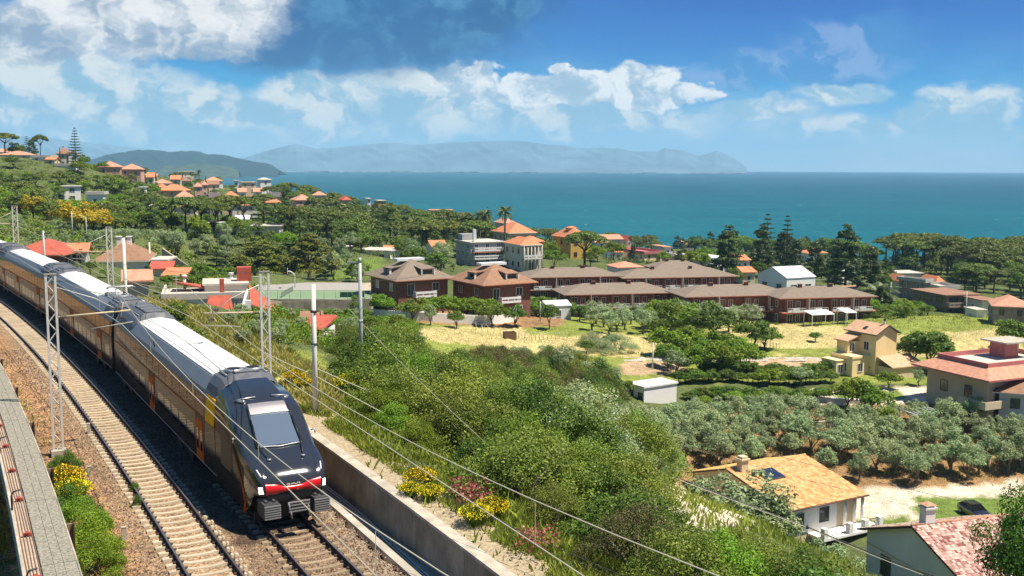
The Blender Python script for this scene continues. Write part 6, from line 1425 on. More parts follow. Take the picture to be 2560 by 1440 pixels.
def yellow_house():
    Y = 152; g = G(2215, 925); g = T(2215, Y); rz = math.radians(28); z = g[2]-.3
    t = empty('farmhouse', (g[0], g[1]+4, z), rz, 'tall narrow yellow house with a tan gabled roof in the dry field', 'house'); FOOT.append((g[0], g[1]+3, 8))
    w, d, h = 4.3, 5.6, P(2215, 838, Y)[2]-z
    mb = MB(); mb.box(-w/2, w/2, -d/2, d/2, -1.5, h); mb.build('wall', W_YELP, t); gable_fill(w, d, h, 1.35, 'gabley', W_YELP, t); inst('roof', roof_mesh('gabley', w, d, 1.35, .45, R_TAN, M_SHG), t, (0, 0, h+.02))
    mb = MB(); mb.box(-.9, -.2, -1.6, -1.0, 0, .06); o = mb.build('roof_window', M_PANE, t, (-1.0, 1.2, h+.86)); o.rotation_euler = (0, math.radians(-24), 0)
    mb = MB(); mb.tube([(0, -d/2+.5, h+1.2), (0, -d/2+.5, h+1.9)], .12, 8); mb.tube([(0, -d/2+.5, h+1.9), (0, -d/2+.5, h+2.2)], .2, 8, 1); mb.build('chimney_pipe', [M_FRM, M_BLK], t)
    # lower wings on the left
    mb = MB(); mb.box(-w/2-3.6, -w/2-.001, -d/2+1.0, -d/2+5.4, -1.5, 3.0); mb.box(-w/2-3.7, -w/2-.001, -d/2+.9, -d/2+5.5, 3.001, 3.35); mb.build('wing', W_YELP, t)
    mb = MB(); mb.box(-w/2-5.4, -w/2-3.601, -d/2+2.4, -d/2+5.4, -1.5, 2.6); mb.box(-w/2-5.5, -w/2-3.701, -d/2+2.3, -d/2+5.5, 2.601, 2.7); mb.build('low_wing', W_YELP, t)
    mb = MB(); mb.box(-w/2-2.4, -w/2-.001, -d/2+3.2, -d/2+5.4, 3.351, 5.2); mb.poly([(-w/2-2.8, -d/2+2.9, 5.2), (-w/2, -d/2+2.9, 6.0), (-w/2, -d/2+5.7, 6.0), (-w/2-2.8, -d/2+5.7, 5.2), (-w/2-2.8, -d/2+2.9, 5.35), (-w/2, -d/2+2.9, 6.15), (-w/2, -d/2+5.7, 6.15), (-w/2-2.8, -d/2+5.7, 5.35)], [(0, 3, 2, 1), (4, 5, 6, 7), (0, 1, 5, 4), (1, 2, 6, 5), (3, 0, 4, 7)], 1); mb.build('stair_tower', [W_YELP, R_TAN], t)
    for (x, y, zz, r) in ((-w/2-2.0, -d/2+.999, 1.6, 0), (-w/2-3.6, -d/2+2.6, 1.6, -math.pi/2), (-w/2-4.6, -d/2+2.399, 1.4, 0), (-w/2-1.6, -d/2+3.199, 4.3, 0), (-w/2-.001, -d/2+1.8, 4.6, -math.pi/2)): add_window(t, x, y, zz, r, .9, 1.2, M_FRM)
    # lean to roof right of the gable
    mb = MB(); mb.poly([(-w/2+.2, -d/2-3.2, 1.9), (w/2+2.8, -d/2-3.2, 1.9), (w/2+2.6, -d/2-.01, 3.1), (-w/2+.3, -d/2-.01, 3.1), (-w/2+.2, -d/2-3.2, 2.05), (w/2+2.8, -d/2-3.2, 2.05), (w/2+2.6, -d/2-.01, 3.25), (-w/2+.3, -d/2-.01, 3.25)], [(0, 3, 2, 1), (4, 5, 6, 7), (0, 1, 5, 4), (1, 2, 6, 5), (2, 3, 7, 6), (3, 0, 4, 7)]); mb.build('lean_to_roof', R_TAN, t)
    mb = MB(); mb.box(-w/2+.5, w/2+2.4, -d/2-2.9, -d/2-.001, -1.5, 1.85); mb.build('lean_to_wall', W_CREAM, t)
yellow_house()
def pink_house():
    Y = 132; g = T(2480, Y); z = g[2]-.4; rz = math.radians(24); ze = P(2450, 935, Y)[2]; h = ze-z
    t = empty('villa', (g[0]+4.6, Y+6, z), rz, 'cream villa with an orange skirt roof and a pink walled roof terrace', 'villa'); FOOT.append((g[0]+4.6, Y+6, 9))
    w, d = 15, 10
    mb = MB(); mb.box(-w/2, w/2, -d/2, d/2, -1.5, h); mb.build('wall', mat('plaster_sand', (0.50, 0.42, 0.31), .9, dirt=.25, scale=.4), t)
    mb = MB(); o_, i_ = 1.5, .8
    P_ = [(-w/2-o_, -d/2-o_, h-.2), (w/2+o_, -d/2-o_, h-.2), (w/2+o_, d/2+o_, h-.2), (-w/2-o_, d/2+o_, h-.2), (-w/2+i_, -d/2+i_, h+.9), (w/2-i_, -d/2+i_, h+.9), (w/2-i_, d/2-i_, h+.9), (-w/2+i_, d/2-i_, h+.9)]
    mb.poly(P_, [(0, 1, 5, 4), (1, 2, 6, 5), (2, 3, 7, 6), (3, 0, 4, 7)], 0); lo = [(x, y, zz-.22) for x, y, zz in P_[:4]]; mb.poly(P_[:4]+lo, [(4, 5, 1, 0), (5, 6, 2, 1), (6, 7, 3, 2), (7, 4, 0, 3), (7, 6, 5, 4)], 1); mb.build('skirt_roof', [R_SAL, R_PNK], t)
    mb = MB(); a, b = w/2-i_, d/2-i_; mb.box(-a, a, -b, b, h, h+.85, 1); 
    for (x0, x1, y0, y1) in ((-a, a, b-.2, b), (-a, -a+.2, -b, b-.2), (a-.2, a, -b, b-.2), (-a+.2, a-.2, -b, -b+.2)): mb.box(x0, x1, y0, y1, h+.851, h+1.45, 0)
    mb.build('terrace', [R_PNK, R_FLAT], t)
    mb = MB(); mb.box(1.2, 3.4, 0, 2.6, h+.851, h+3.0, 0); mb.box(.0, 5.6, -1.2, 3.2, h+3.001, h+3.2, 1); mb.box(3.4, 3.9, .2, .8, h+.851, h+3.0, 1); mb.build('roof_room', [R_PNK, M_CONCL], t)
    for zz in (1.5, 4.4):
        for x in (-5.5, -1.5, 2.5, 5.8): add_window(t, x, -d/2-.001, zz, 0, 1.2, 1.7, M_SHUT)
        for y in (-2, 2): add_window(t, -w/2-.001, y, zz, -math.pi/2, 1.1, 1.4, M_SHUT)
    mb = MB(); mb.box(-w/2-1.8, -w/2+3, -d/2-1.4, -d/2, 2.9, 3.05); mb.box(-w/2-1.8, -w/2+3, -d/2-1.4, -d/2-1.28, 3.05, 3.9); mb.box(-w/2-1.8, -w/2-1.68, -d/2-1.28, -d/2+3, 3.05, 3.9); mb.build('balcony', W_CREAM, t)
pink_house()
H('pale grey house with a brown roof and skylight at the right edge', 2500, 2740, 985, 129, 10, 'hip', 1.8, W_LITE, R_BRN, -24, fl=2, fascia=W_LITE, oh=.8, fm=M_SHG, chim=1)
# ---- house with the yellow orange roof
def tiles(t, name, m, O, ux, uy, nx, ny, seed, hgt=.045):
    "rows of slightly cupped tiles laid on a slope: O corner, ux along the eave per tile, uy up the slope per course"
    rg = np.random.default_rng(seed); O, ux, uy = map(np.array, (O, ux, uy)); nn = np.cross(ux, uy); nn = nn/np.linalg.norm(nn); V = []; tt = []
    for j in range(ny):
        for i in range(nx):
            b = O+ux*i+uy*j+nn*rg.uniform(0, .012); r = b+ux*.98; lift = nn*hgt; top = uy*1.12
            m1 = b+ux*.5
            V += [b+lift*.35, m1+lift*1.0, m1+top+lift*.45, b+top, m1+lift*1.0, r+lift*.35, r+top, m1+top+lift*.45]; q = rg.random(); tt += [q, q]
    o = link(bpy.data.objects.new(name, quads_mesh(name, np.array(V), m, tt)), t); o['kind'] = 'stuff'; return o
def gabled(label, apx, apy, Y, rz, L, f, hf, b, hb, walls, tm, oh, base, rm):
    "house whose left gable faces the line; origin at the gable's apex, ridge along +x, front eave at y = -f"
    o = P(apx, apy, Y); r = math.radians(rz); t = empty('villa', tuple(o), r, label, 'villa')
    c = Matrix.Rotation(r, 4, 'Z') @ Vector((L/2, (b-f)/2, 0)); FOOT.append((o[0]+c.x, o[1]+c.y, max(L, f+b)*.56))
    yi, yb = -f+.9, b-.5; zf, zb = -hf*(f-.9)/f, -hb*(b-.5)/b
    pts = [(0, yb, -base), (0, yi, -base), (0, yi, zf-.1), (0, 0, -.12), (0, yb, zb-.1)]; bk = [(L-.4, y, z) for x, y, z in pts]
    mb = MB(); mb.poly(pts+bk, [(0, 1, 2, 3, 4), (9, 8, 7, 6, 5), (0, 5, 6, 1), (1, 6, 7, 2), (4, 9, 5, 0)]); mb.build('wall', walls, t)
    def slab(p, nm):
        lo = [(x, y, zz-.17) for x, y, zz in p]; mb = MB(); mb.poly(p+lo, [(0, 1, 2, 3)], 0); mb.poly(p+lo, [(7, 6, 5, 4), (0, 4, 5, 1), (1, 5, 6, 2), (2, 6, 7, 3), (3, 7, 4, 0)], 1); mb.build(nm, [rm, mat('fascia_maroon', (0.10, 0.035, 0.03), .7)], t)
    slab([(-oh, -f, -hf), (L+oh, -f, -hf), (L+oh, 0, 0), (-oh, 0, 0)], 'front_roof'); slab([(-oh, 0, 0), (L+oh, 0, 0), (L+oh, b, -hb), (-oh, b, -hb)], 'back_roof')
    tw = .29 if tm.name == 'tile_clay_yellow' else .22; nx, ny = int((L+2*oh)/tw), int(f/tw/1.25)
    tiles(t, 'roof_tiles', tm, (-oh, -f, -hf+.02), ((L+2*oh)/nx, 0, 0), (0, f/ny, hf/ny), nx, ny, 5, .055)
    nb_ = int(b/.36); tiles(t, 'back_roof_tiles', tm, (-oh+(L+2*oh), b, -hb+.02), (-(L+2*oh)/nx, 0, 0), (0, -b/nb_, hb/nb_), nx, nb_, 6, .055)
    for i in range(int(L+2*oh)*2):
        pass
    mb = MB(); mb.tube([(-oh, 0, .03), (L+oh, 0, .03)], .11, 6); mb.build('ridge_cap', rm, t)
    mb = MB(); mb.tube([(-oh, -f-.06, -hf-.06), (L+oh, -f-.06, -hf-.06)], .07, 6); mb.build('gutter', mat('gutter_brown', (0.14, 0.06, 0.04), .5), t)
    return t
TMY = leafmat('tile_clay_yellow', (0.50, 0.25, 0.085), (0.78, 0.50, 0.22), 0, 0, .2)
t = gabled('white villa with a broad yellow orange tiled roof, a solar panel and a balcony', 1822, 1170, 108, 29, 10.6, 9.2, 2.0, 6.5, 2.1, W_CREAM, TMY, .45, 9, R_YEL)
mb = MB(); mb.box(.2, 7.4, -8.34, -8.305, -5.1, -2.05); mb.build('front_wall', W_WHITE, t)
mb = MB(); mb.box(-.45, .45, -.4, .4, -1.0, .9); mb.box(-.6, .6, -.55, .55, .9, 1.05); mb.box(-.4, .4, -.4, .4, 1.05, 1.3); mb.build('chimney', W_CREAM, t, (1.1, -.9, .1))
mb = MB(); mb.box(-1.25, 1.25, -1.1, 1.1, .08, .18, 0); mb.box(-1.15, 1.15, -1.0, 1.0, .181, .19, 1); o = mb.build('solar_panel', [M_SHG, mat('solar_glass', (0.02, 0.03, 0.06), .1, spec=1)], t, (3.4, -2.6, -2.6*2/9.2+.02)); o.rotation_euler = (math.atan2(2.0, 9.2), 0, 0)
add_window(t, 5.6, -8.341, -3.5, 0, 1.2, 1.4, M_SHG); add_window(t, 2.2, -8.341, -3.6, 0, 1.0, 1.3, M_SHG); add_window(t, -.001, -3.5, -3.2, -math.pi/2, 1.2, 1.2, M_SHUT)
mb = MB(); mb.box(7.4, 10.1, -8.30, -6.0, -5.1, -2.0); 
for x in (8.2, 9.6, 10.7): mb = MB(); mb.tube([(x, -8.7, -5.1), (x, -8.7, -2.1)], .16, 10); mb.build('column', W_WHITE, t)
mb = MB(); mb.box(3.4, 11.8, -10.6, -8.35, -5.35, -5.1); mb.build('balcony_slab', W_WHITE, t)
for x in (3.7, 7.2, 9.4, 11.5): mb = MB(); mb.box(x-.28, x+.28, -10.6, -10.05, -5.099, -4.05); mb.build('balcony_pier', W_WHITE, t)
for i in range(17):
    x = 4.1+i*.44; mb = MB(); mb.tube([(x, -10.35, -5.1), (x+.02, -10.62, -4.8), (x, -10.35, -4.45), (x, -10.32, -4.15)], .025, 5); mb.build('railing_bar', M_SHG, t)
mb = MB(); mb.tube([(3.7, -10.33, -4.13), (11.5, -10.33, -4.13)], .04, 5); mb.build('handrail', M_SHG, t)
mb = MB(); mb.box(3.8, 9.4, -8.6, -8.345, -9, -5.36); mb.build('ground_floor', W_PINK, t); add_window(t, 6.6, -8.601, -6.6, 0, 1.3, 1.2, M_SHG)
TMM = leafmat('tile_mottled', (0.20, 0.08, 0.05), (0.72, 0.53, 0.41), 0, 0, .2)
t = gabled('white house at the lower right with a plain gable wall and mottled pink roof tiles', 2288, 1314, 76, 17, 9.6, 7.6, 2.9, 6.2, 2.3, W_WHITE, TMM, .35, 9, R_SAL)
mb = MB(); mb.box(-.42, .42, -.38, .38, -.8, 1.05); mb.box(-.52, .52, -.48, .48, 1.05, 1.18); mb.box(-.35, .35, -.32, .32, 1.18, 1.35); mb.poly([(-.5, -.45, 1.35), (.5, -.45, 1.35), (.5, .45, 1.35), (-.5, .45, 1.35), (0, 0, 1.6)], [(0, 1, 4), (1, 2, 4), (2, 3, 4), (3, 0, 4), (3, 2, 1, 0)], 1); mb.build('chimney', [W_WHITE, R_SAL], t, (1.3, .3, .1))
mb = MB(); mb.box(-.06, -.001, -6.7, 5.7, -3.35, -3.25); mb.build('moulding', W_CREAM, t); add_window(t, -.001, -1.5, -4.4, -math.pi/2, 1.1, 1.5, M_SHUT); add_window(t, -.001, 3.2, -4.4, -math.pi/2, 1.1, 1.5, M_SHUT)
# ---- pergola, walls, court
p = T(2322, 130); e = empty('pergola', p, .3, 'white wooden pergola in the garden left of the cream villa', 'pergola')
for x in (-2, 2):
    for y in (-1.4, 1.4): mb = MB(); mb.box(x-.07, x+.07, y-.07, y+.07, -.3, 2.4); mb.build('post', M_FRM, e)
for i in range(7): mb = MB(); x = -2.1+i*.7; mb.box(x-.05, x+.05, -1.8, 1.8, 2.48, 2.6); mb.build('slat', M_FRM, e)
for y in (-1.5, 1.5): mb = MB(); mb.box(-2.3, 2.3, y-.06, y+.06, 2.38, 2.475); mb.build('beam', M_FRM, e)
def wallrun(label, pts, h, th_, m, name='wall', seg=6.0, cope=None, z0=-1.0, fence=0):
    P_ = [Vector(T(a, b)) for a, b in pts]; t = empty(name, P_[0], 0, label, 'wall' if 'wall' in name else 'fence'); inv = Matrix.Translation(-P_[0])
    for a, b in zip(P_[:-1], P_[1:]):
        L_ = (b-a).length; n = max(1, int(L_/seg))
        for i in range(n):
            p = a.lerp(b, i/n); q = a.lerp(b, (i+1)/n-.02/L_); d = (q-p).normalized(); s_ = Vector((-d.y, d.x, 0)).normalized()*th_/2
            zt = max(tz(p.x, p.y), tz(q.x, q.y))+h; zp, zq = tz(p.x, p.y)+z0, tz(q.x, q.y)+z0
            v = [p-s_, p+s_, q+s_, q-s_]; lo = [(a_.x, a_.y, zp if k < 2 else zq) for k, a_ in enumerate(v)]; hi = [(a_.x, a_.y, tz(a_.x, a_.y)+h) for a_ in v]
            mb = MB(); mb.poly(lo+hi, [(0, 3, 2, 1)[::-1], (4, 5, 6, 7)[::-1], (0, 1, 5, 4)[::-1], (1, 2, 6, 5)[::-1], (2, 3, 7, 6)[::-1], (3, 0, 4, 7)[::-1]]); o = mb.build('wall_section', m, t); o.matrix_parent_inverse = inv
    return t
W_WALL = mat('garden_wall_stone', (0.42, 0.35, 0.26), .95, var=.25, scale=.8, dirt=.6, bump=.04)
wallrun('long old garden wall below the olive grove', [(405, 172), (520, 170), (668, 176)], 2.0, .4, W_WALL)
wallrun('tall weathered terrace wall holding the tennis court', [(545, 178), (700, 184), (926, 185)], 3.0, .5, W_WALL, z0=-3)
wallrun('white painted garden wall in front of the brick villas', [(925, 180), (1080, 178), (1225, 180), (1290, 186)], 1.5, .3, W_WHITE)
wallrun('white kerb wall around the villa garden', [(1900, 143), (2080, 139), (2200, 138)], .7, .3, W_WHITE); wallrun('low pale wall of the orchard below the garden', [(1690, 133), (1980, 130), (2200, 131), (2340, 130)], 1.0, .3, W_WALL)
wallrun('pale wall beside the orchard at the cream villa', [(2230, 122), (2360, 121)], 1.2, .3, W_PALE)
wallrun('stone garden wall with pointed pickets left of the orange roofed villa', [(1625, 108), (1700, 106)], 1.6, .3, W_WALL)
def court():
    z = float(P(750, 741, 190)[2]); X0 = -39.0
    t = empty('tennis_court', (X0, 200, z), 0, 'green tennis court with a grey basketball court behind it', 'court')
    mb = MB(); mb.box(-14, 13.5, -14, 13, -5, 0); mb.build('terrace', W_WALL, t); mb = MB(); mb.box(-13.6, 13.2, -13.6, -1, .004, .012); mb.build('green_surface', mat('court_green', (0.16, 0.24, 0.13), .8, var=.1), t); mb = MB(); mb.box(-13.6, 9, -.9, 12.5, .004, .012); mb.build('grey_surface', mat('court_asphalt', (0.30, 0.28, 0.25), .9, var=.1, scale=1), t)
    mb = MB(); mb.box(-3, -2.95, -12, -2, .02, 1.0); mb.build('net', M_FENCE, t)
    for y in (-12.5, -2.0): mb = MB(); mb.box(-11, 9, y, y+.08, .013, .016); mb.build('court_line', M_FRM, t)
    for i in range(14): mb = MB(); x = -13.8+i*2.1; mb.tube([(x, -13.8, 0), (x, -13.8, 1.6)], .035, 5); mb.build('fence_post', M_FENCE, t)
    mb = MB(); mb.tube([(-13.8, -13.8, 1.6), (13.5, -13.8, 1.6)], .025, 4); mb.build('fence_rail', M_FENCE, t)
    for q in (-10, 0, 10): FOOT.append((X0+q, 193, 7.5)); FOOT.append((X0+q, 206, 8))
    q = P(737, 700, 203); e = empty('basketball_hoop', (q[0], 203, z), .2, 'curved white basketball hoop post on the grey court', 'hoop'); mb = MB(); mb.tube([(0, 0, -.1), (0, 0, 2.4), (-.2, 0, 2.9), (-.8, 0, 3.3), (-1.3, 0, 3.35)], .09, 8); mb.build('post', M_FRM, e); mb = MB(); mb.box(-1.4, -1.32, -.8, .8, 2.9, 3.9); mb.build('backboard', M_FRM, e); mb = MB(); mb.tube([(-1.75+.3*math.cos(a), .3*math.sin(a), 3.05) for a in np.linspace(0, 6.28, 9)], .03, 4); mb.build('rim', M_ORG, e)
    for (px, lb) in ((590, 'white goal frame at the left end of the grey court'), (628, 'second goal frame beside the right lattice mast')):
        q = P(px, 700, 205); e = empty('goal_frame', (q[0], 205, z), 0, lb, 'goal'); mb = MB(); mb.tube([(0, 0, 0), (0, 0, 2), (2.4, 0, 2), (2.4, 0, 0)], .05, 6); mb.build('frame', M_FRM, e)
    q = P(880, 720, 189); e = empty('wind_screen', (q[0], 189, z-.3), .1, 'dark green screen net at the right end of the tennis court', 'screen'); mb = MB(); mb.box(-2.2, 2.2, 0, .05, 0, 1.3); mb.build('net', mat('net_green', (0.01, 0.06, 0.04), .8), e)
    for x in (-2.2, 0, 2.2): mb = MB(); mb.tube([(x, -.05, -.5), (x, -.05, 1.4)], .05, 5); mb.build('post', M_FENCE, e)
court()
# concrete ramp on the hillside
p = T(375, 330); mb = MB(); mb.poly([(-3.0, -8, -1.5), (3.2, -8, -2.0), (2.6, 8, 2.2), (-2.0, 8, 2.6), (-3.0, -8, -3), (3.2, -8, -3), (2.6, 8, -3), (-2.0, 8, -3)], [(0, 1, 2, 3), (0, 4, 5, 1), (1, 5, 6, 2), (2, 6, 7, 3), (3, 7, 4, 0)]); o = mb.build('ramp', M_CONCL, None, (p[0], p[1], p[2]+1.2)); tag(o, 'pale concrete ramp climbing the hillside left of the village', 'ramp'); FOOT.append((p[0], p[1], 7))
# ---- cars
def make_car(label, px, Y, rz, m):
    p = T(px, Y); t = empty('car', (p[0], p[1], p[2]+.03), rz, label, 'car')
    def sec(y, w, zb, zt, zs): return [(-w*.94, y, zb), (-w, y, zb+.2), (-w, y, zs-.1), (-w*.93, y, zs), (-w*.5, y, zt), (w*.5, y, zt), (w*.93, y, zs), (w, y, zs-.1), (w, y, zb+.2), (w*.94, y, zb)]
    S = [(-2.05, .70, .32, .62, .58), (-1.95, .80, .25, .74, .70), (-1.2, .86, .22, .95, .90), (-1.0, .86, .22, .98, .92), (1.5, .86, .22, 1.02, .95), (1.95, .84, .24, .98, .92), (2.05, .76, .34, .80, .76)]
    mb = MB(); rows = [sec(*s) for s in S]; mb.grid(rows, smooth=True); mb.poly(rows[0], [tuple(range(10))[::-1]]); mb.poly(rows[-1], [tuple(range(10))]); mb.build('body', m, t)
    mb = MB(); g = [(-1.0, .80, .95), (-.35, .64, 1.42), (1.15, .62, 1.44), (1.85, .76, .98)]
    rows = [[(-w, y, .93), (-w*.98, y, min(z, 1.0)), (-w*.9, y, z-.03), (0, y, z), (w*.9, y, z-.03), (w*.98, y, min(z, 1.0)), (w, y, .93)] for y, w, z in g]; mb.grid(rows, smooth=False); mb.poly(rows[0], [tuple(range(7))[::-1]]); mb.build('cabin_glass', M_TGL, t)
    mb = MB(); mb.box(-.58, .58, -.3, 1.1, 1.41, 1.47); mb.build('roof', m, t)
    for x in (-.80, .80):
        for y in (-1.25, 1.3):
            mb = MB(); mb.tube([(x-.09, y, .3), (x+.09, y, .3)], .31, 14); wh = mb.build('wheel', M_BLK, t); mb = MB(); mb.tube([(x-.1, y, .3), (x+.1, y, .3)], .18, 10); mb.build('rim', M_STEEL, wh)
        mb = MB(); mb.box(x*.75-.14, x*.75+.14, -2.07, -1.95, .55, .68); mb.build('headlight', M_FRM, t)
    return t
make_car('dark car parked on the pale driveway right of the orange roofed villa', 2476, 107, math.radians(8), mat('car_dark', (0.02, 0.022, 0.03), .2, coat=1))
make_car('dark vehicle parked on the pale yard left of the orange roofed villa', 1722, 99, math.radians(75), mat('car_black', (0.02, 0.02, 0.02), .25, coat=1))
mb = MB(); p = T(1538, 136.5); e = empty('rotary_tiller', p, .5, 'small red garden machine on the soil left of the white cabin', 'machine'); mb.box(-.6, .5, -.35, .35, .3, .75); mb.build('body', M_REDP, e); mb = MB(); mb.tube([(.3, .2, .7), (1.2, .2, 1.1)], .04, 5); mb.tube([(.3, -.2, .7), (1.2, -.2, 1.1)], .04, 5); mb.build('handle', M_BLK, e)
for y in (-.4, .4): mb = MB(); mb.tube([(0, y-.06, .3), (0, y+.06, .3)], .3, 12); mb.build('wheel', M_BLK, e)
# parked boat and clutter
p = T(1275, 158); e = empty('compost_box', p, .3, 'dark wooden box standing in the dry field', 'box')
for (x0, x1, y0, y1) in ((-.9, .9, -.7, -.62), (-.9, .9, .62, .7), (-.9, -.82, -.62, .62), (.82, .9, -.62, .62)): mb = MB(); mb.box(x0, x1, y0, y1, 0, 1.2); mb.build('panel', M_SHUT, e)
def fence(label, pts, n, h=1.2):
    t = empty('fence', T(*pts[0]), 0, label, 'fence'); inv = Matrix.Translation(-t.location); Q = [Vector(T(*p)) for p in pts]; 
    tot = []; 
    for a, b in zip(Q[:-1], Q[1:]): tot += [a.lerp(b, i/n) for i in range(n)]
    tot.append(Q[-1]); pm = None
    for q in tot:
        if pm is None: mb = MB(); mb.tube([(0, 0, -.3), (0, 0, h)], .05, 5); pm = mb.mesh('post', M_CONCL)
        o = inst('post', pm, t, (q.x, q.y, tz(q.x, q.y))); o.matrix_parent_inverse = inv
    for k in (.5, .95):
        mb = MB(); mb.tube([(q.x, q.y, tz(q.x, q.y)+h*k) for q in tot], .015, 3); o = mb.build('wire', M_WIRE, t); o.matrix_parent_inverse = inv
fence('thin post and wire fence along the near edge of the dry field', [(1190, 172), (1330, 165), (1420, 170)], 9); fence('post fence beside the olive row at the green field', [(1880, 176), (1950, 170)], 9); fence('wire fence below the villa garden', [(1960, 131), (2150, 130)], 9)
mb = MB(); rows = []
for px in range(1560, 2160, 20): a, b = G(px, 893), G(px, 903); rows.append([(a[0], a[1], tz(a[0], a[1])+.03), (b[0], b[1], tz(b[0], b[1])+.03)])
mb.grid(rows); o = mb.build('field_track', mat('track_stone', (0.42, 0.38, 0.32), .95, var=.3, scale=2, dirt=.4)); o['kind'] = 'structure'

# ================================================================== planting
S = scatter
CEIL = [(800, 900), (815, 830), (830, 806), (900, 815), (1000, 812), (1040, 850), (1060, 880), (1100, 885), (1200, 862), (1300, 868), (1400, 862), (1500, 890), (1560, 940), (1590, 1010), (1625, 1100), (1640, 1180), (1650, 1285), (1720, 1328), (1800, 1335), (1850, 1300), (1900, 1345), (2000, 1372), (2060, 1400), (2200, 1440), (2300, 1500), (2560, 1600)]
# hilltop and far individual trees
one('umbrella', 24, 425, 11, 'large round umbrella pine at the left end of the hilltop', wide=1.1); one('broad', 52, 430, 8, 'dark bushy tree right of the round hilltop pine', wide=1.1); one('tall', 90, 415, 8, 'dark trees clump on the hilltop beside the villa', wide=1.2)
one('umbrella', 112, 425, 11.5, 'lollipop shaped umbrella pine on the hilltop', wide=.6); one('araucaria', 79, 440, 12, 'small norfolk pine left of the lollipop pine'); one('araucaria', 198, 405, 15, 'tallest norfolk pine at the right end of the hilltop'); one('cypress', 160, 405, 6, 'dark cypress in front of the white hilltop gable'); one('cypress', 178, 402, 5, 'small cypress below the white hilltop gable')
one('broad', 218, 398, 6, 'green tree right of the tallest norfolk pine'); one('broad', 265, 405, 4.5, 'dark round tree between the red walled houses', wide=1.2)
one('palm', 503, 560, 7, 'dark palm standing against the sea in the village'); one('umbrella', 893, 560, 9, 'thin flat topped pine leaning over the ridge against the sea', wide=.5)
one('umbrella', 1036, 520, 9, 'round dark pine silhouetted against the sea on the point', wide=.8); one('cypress', 1104, 520, 5, 'tiny cypress on the point beside the pink house'); one('araucaria', 1218, 350, 14, 'tall thin conifer left of the orange hipped villa', wide=.6)
one('palm', 1262, 318, 13, 'tall palm in front of the bright orange hipped roof'); one('palm', 1213, 320, 12, 'tall palm left of the orange hipped villa'); one('palm', 1200, 330, 11, 'second palm left of the orange hipped villa'); one('palm', 1275, 300, 5.5, 'short palm beside the blue pool cover')
one('cedar', 660, 300, 13, 'tall dark cedar in the middle of the village slope', wide=1.1); one('cedar', 380, 245, 9, 'slender layered cedar below the concrete ramp', wide=.7); one('cedar', 705, 420, 11, 'thin dark cedar beside the pink village house', wide=.7)
onet('bigpine', 640, 222, 590, 'big yellow green pine left of the pair above the court', wide=1.35); onet('bigpine', 772, 222, 582, 'big yellow green pine right of the pair above the court', wide=1.2); onet('pine', 705, 226, 612, 'thinner pine between the pair above the court', wide=1.2)
onet('cedar', 540, 160, 612, 'spreading pine tree between the garden wall and the big pines', wide=1.1); one('umbrella', 1462, 268, 12.0, 'large dark umbrella pine in front of the yellow house', wide=1.15)
one('tall', 1822, 282, 15, 'tall dark conifer left of the white metal roofed hall', wide=1.15); one('tall', 1905, 300, 15.5, 'dark conifer directly behind the metal roofed hall', wide=1.0); one('araucaria', 1918, 305, 19, 'wispy norfolk pine rising behind the dark conifers', wide=1.0); one('araucaria', 1968, 310, 19, 'second wispy norfolk pine against the sea', wide=.9)
one('tall', 1960, 320, 14, 'dark conifer right of the wispy pines', wide=1.2); one('tall', 2040, 285, 12.5, 'dark conifer above the front right apartment row', wide=1.1); one('tall', 2118, 278, 18, 'tallest broad dark tree left of the umbrella pine grove', wide=1.0); one('tall', 2180, 262, 13.5, 'dark tree at the left foot of the pine grove', wide=1.1); one('tall', 1990, 300, 12, 'dark tree between the wispy pines and the tallest tree', wide=1.1)
one('date', 2204, 232, 7, 'bushy date palm at the end of the apartment row', wide=1.3); one('broad', 1838, 262, 6, 'round tree below the tall dark conifer')
S('umbrella', [(2180,645),(2560,650),(2640,700),(2440,720),(2380,690),(2230,672)], 6.5, (9.5, 13.5), 'umbrella pine of the sea front grove', 'umbrella pines of the grove at the right', (1.0, 1.35), 70, where='grove2')
S(['broad', 'umbrella'], [(2400,700),(2580,700),(2580,752),(2400,735)], 6.5, (6, 9), {'broad': 'dense green tree below the umbrella pine grove', 'umbrella': 'low umbrella pine below the large grove'}, {'broad': 'trees below the pine grove', 'umbrella': 'pines below the grove'}, (1, 1.3), 24)
# umbrella pines and mixed wood behind the court
for i, (px, Y, h, wd) in enumerate([(430, 262, 9.5, 1.0), (465, 256, 10.2, 1.05), (505, 258, 9.6, 1.0), (540, 255, 9.4, .95), (575, 262, 10.8, 1.05), (610, 275, 11, 1.05), (415, 285, 8, .9), (490, 280, 10, 1.0), (545, 285, 10.5, 1.0)]):
    one('umbrella', px, Y, h, 'umbrella pine in the row in front of the long white building', 'umbrella pines in front of the white building', wide=wd)
lab = {'umbrella': 'umbrella pine of the dark wood', 'pine': 'pine of the dark wood', 'cedar': 'cedar of the dark wood', 'evg': 'round evergreen of the dark wood'}
grp = {k: v.split(' of the')[0]+'s of the dark wood' for k, v in lab.items()}
S(['umbrella', 'umbrella', 'pine', 'cedar', 'evg'], [(660,520),(760,500),(900,515),(1040,545),(1220,585),(1230,640),(1120,655),(1000,640),(860,632),(780,640),(700,600),(650,570)], 5.6, (8, 11.5), lab, grp, (1.05, 1.35), 200, where='wood')
S(['evg', 'umbrella'], [(700,490),(900,502),(1060,525),(1240,560),(1500,605),(1640,625),(1640,636),(1460,622),(1250,592),(1040,555),(880,520),(700,500)], 9, (4.5, 7.5), {'evg': 'tree on the wooded ridge along the sea', 'umbrella': 'umbrella pine on the wooded ridge along the sea'}, {'evg': 'trees of the sea ridge', 'umbrella': 'umbrella pines of the sea ridge'}, (1, 1.4), 110, where='ridge')
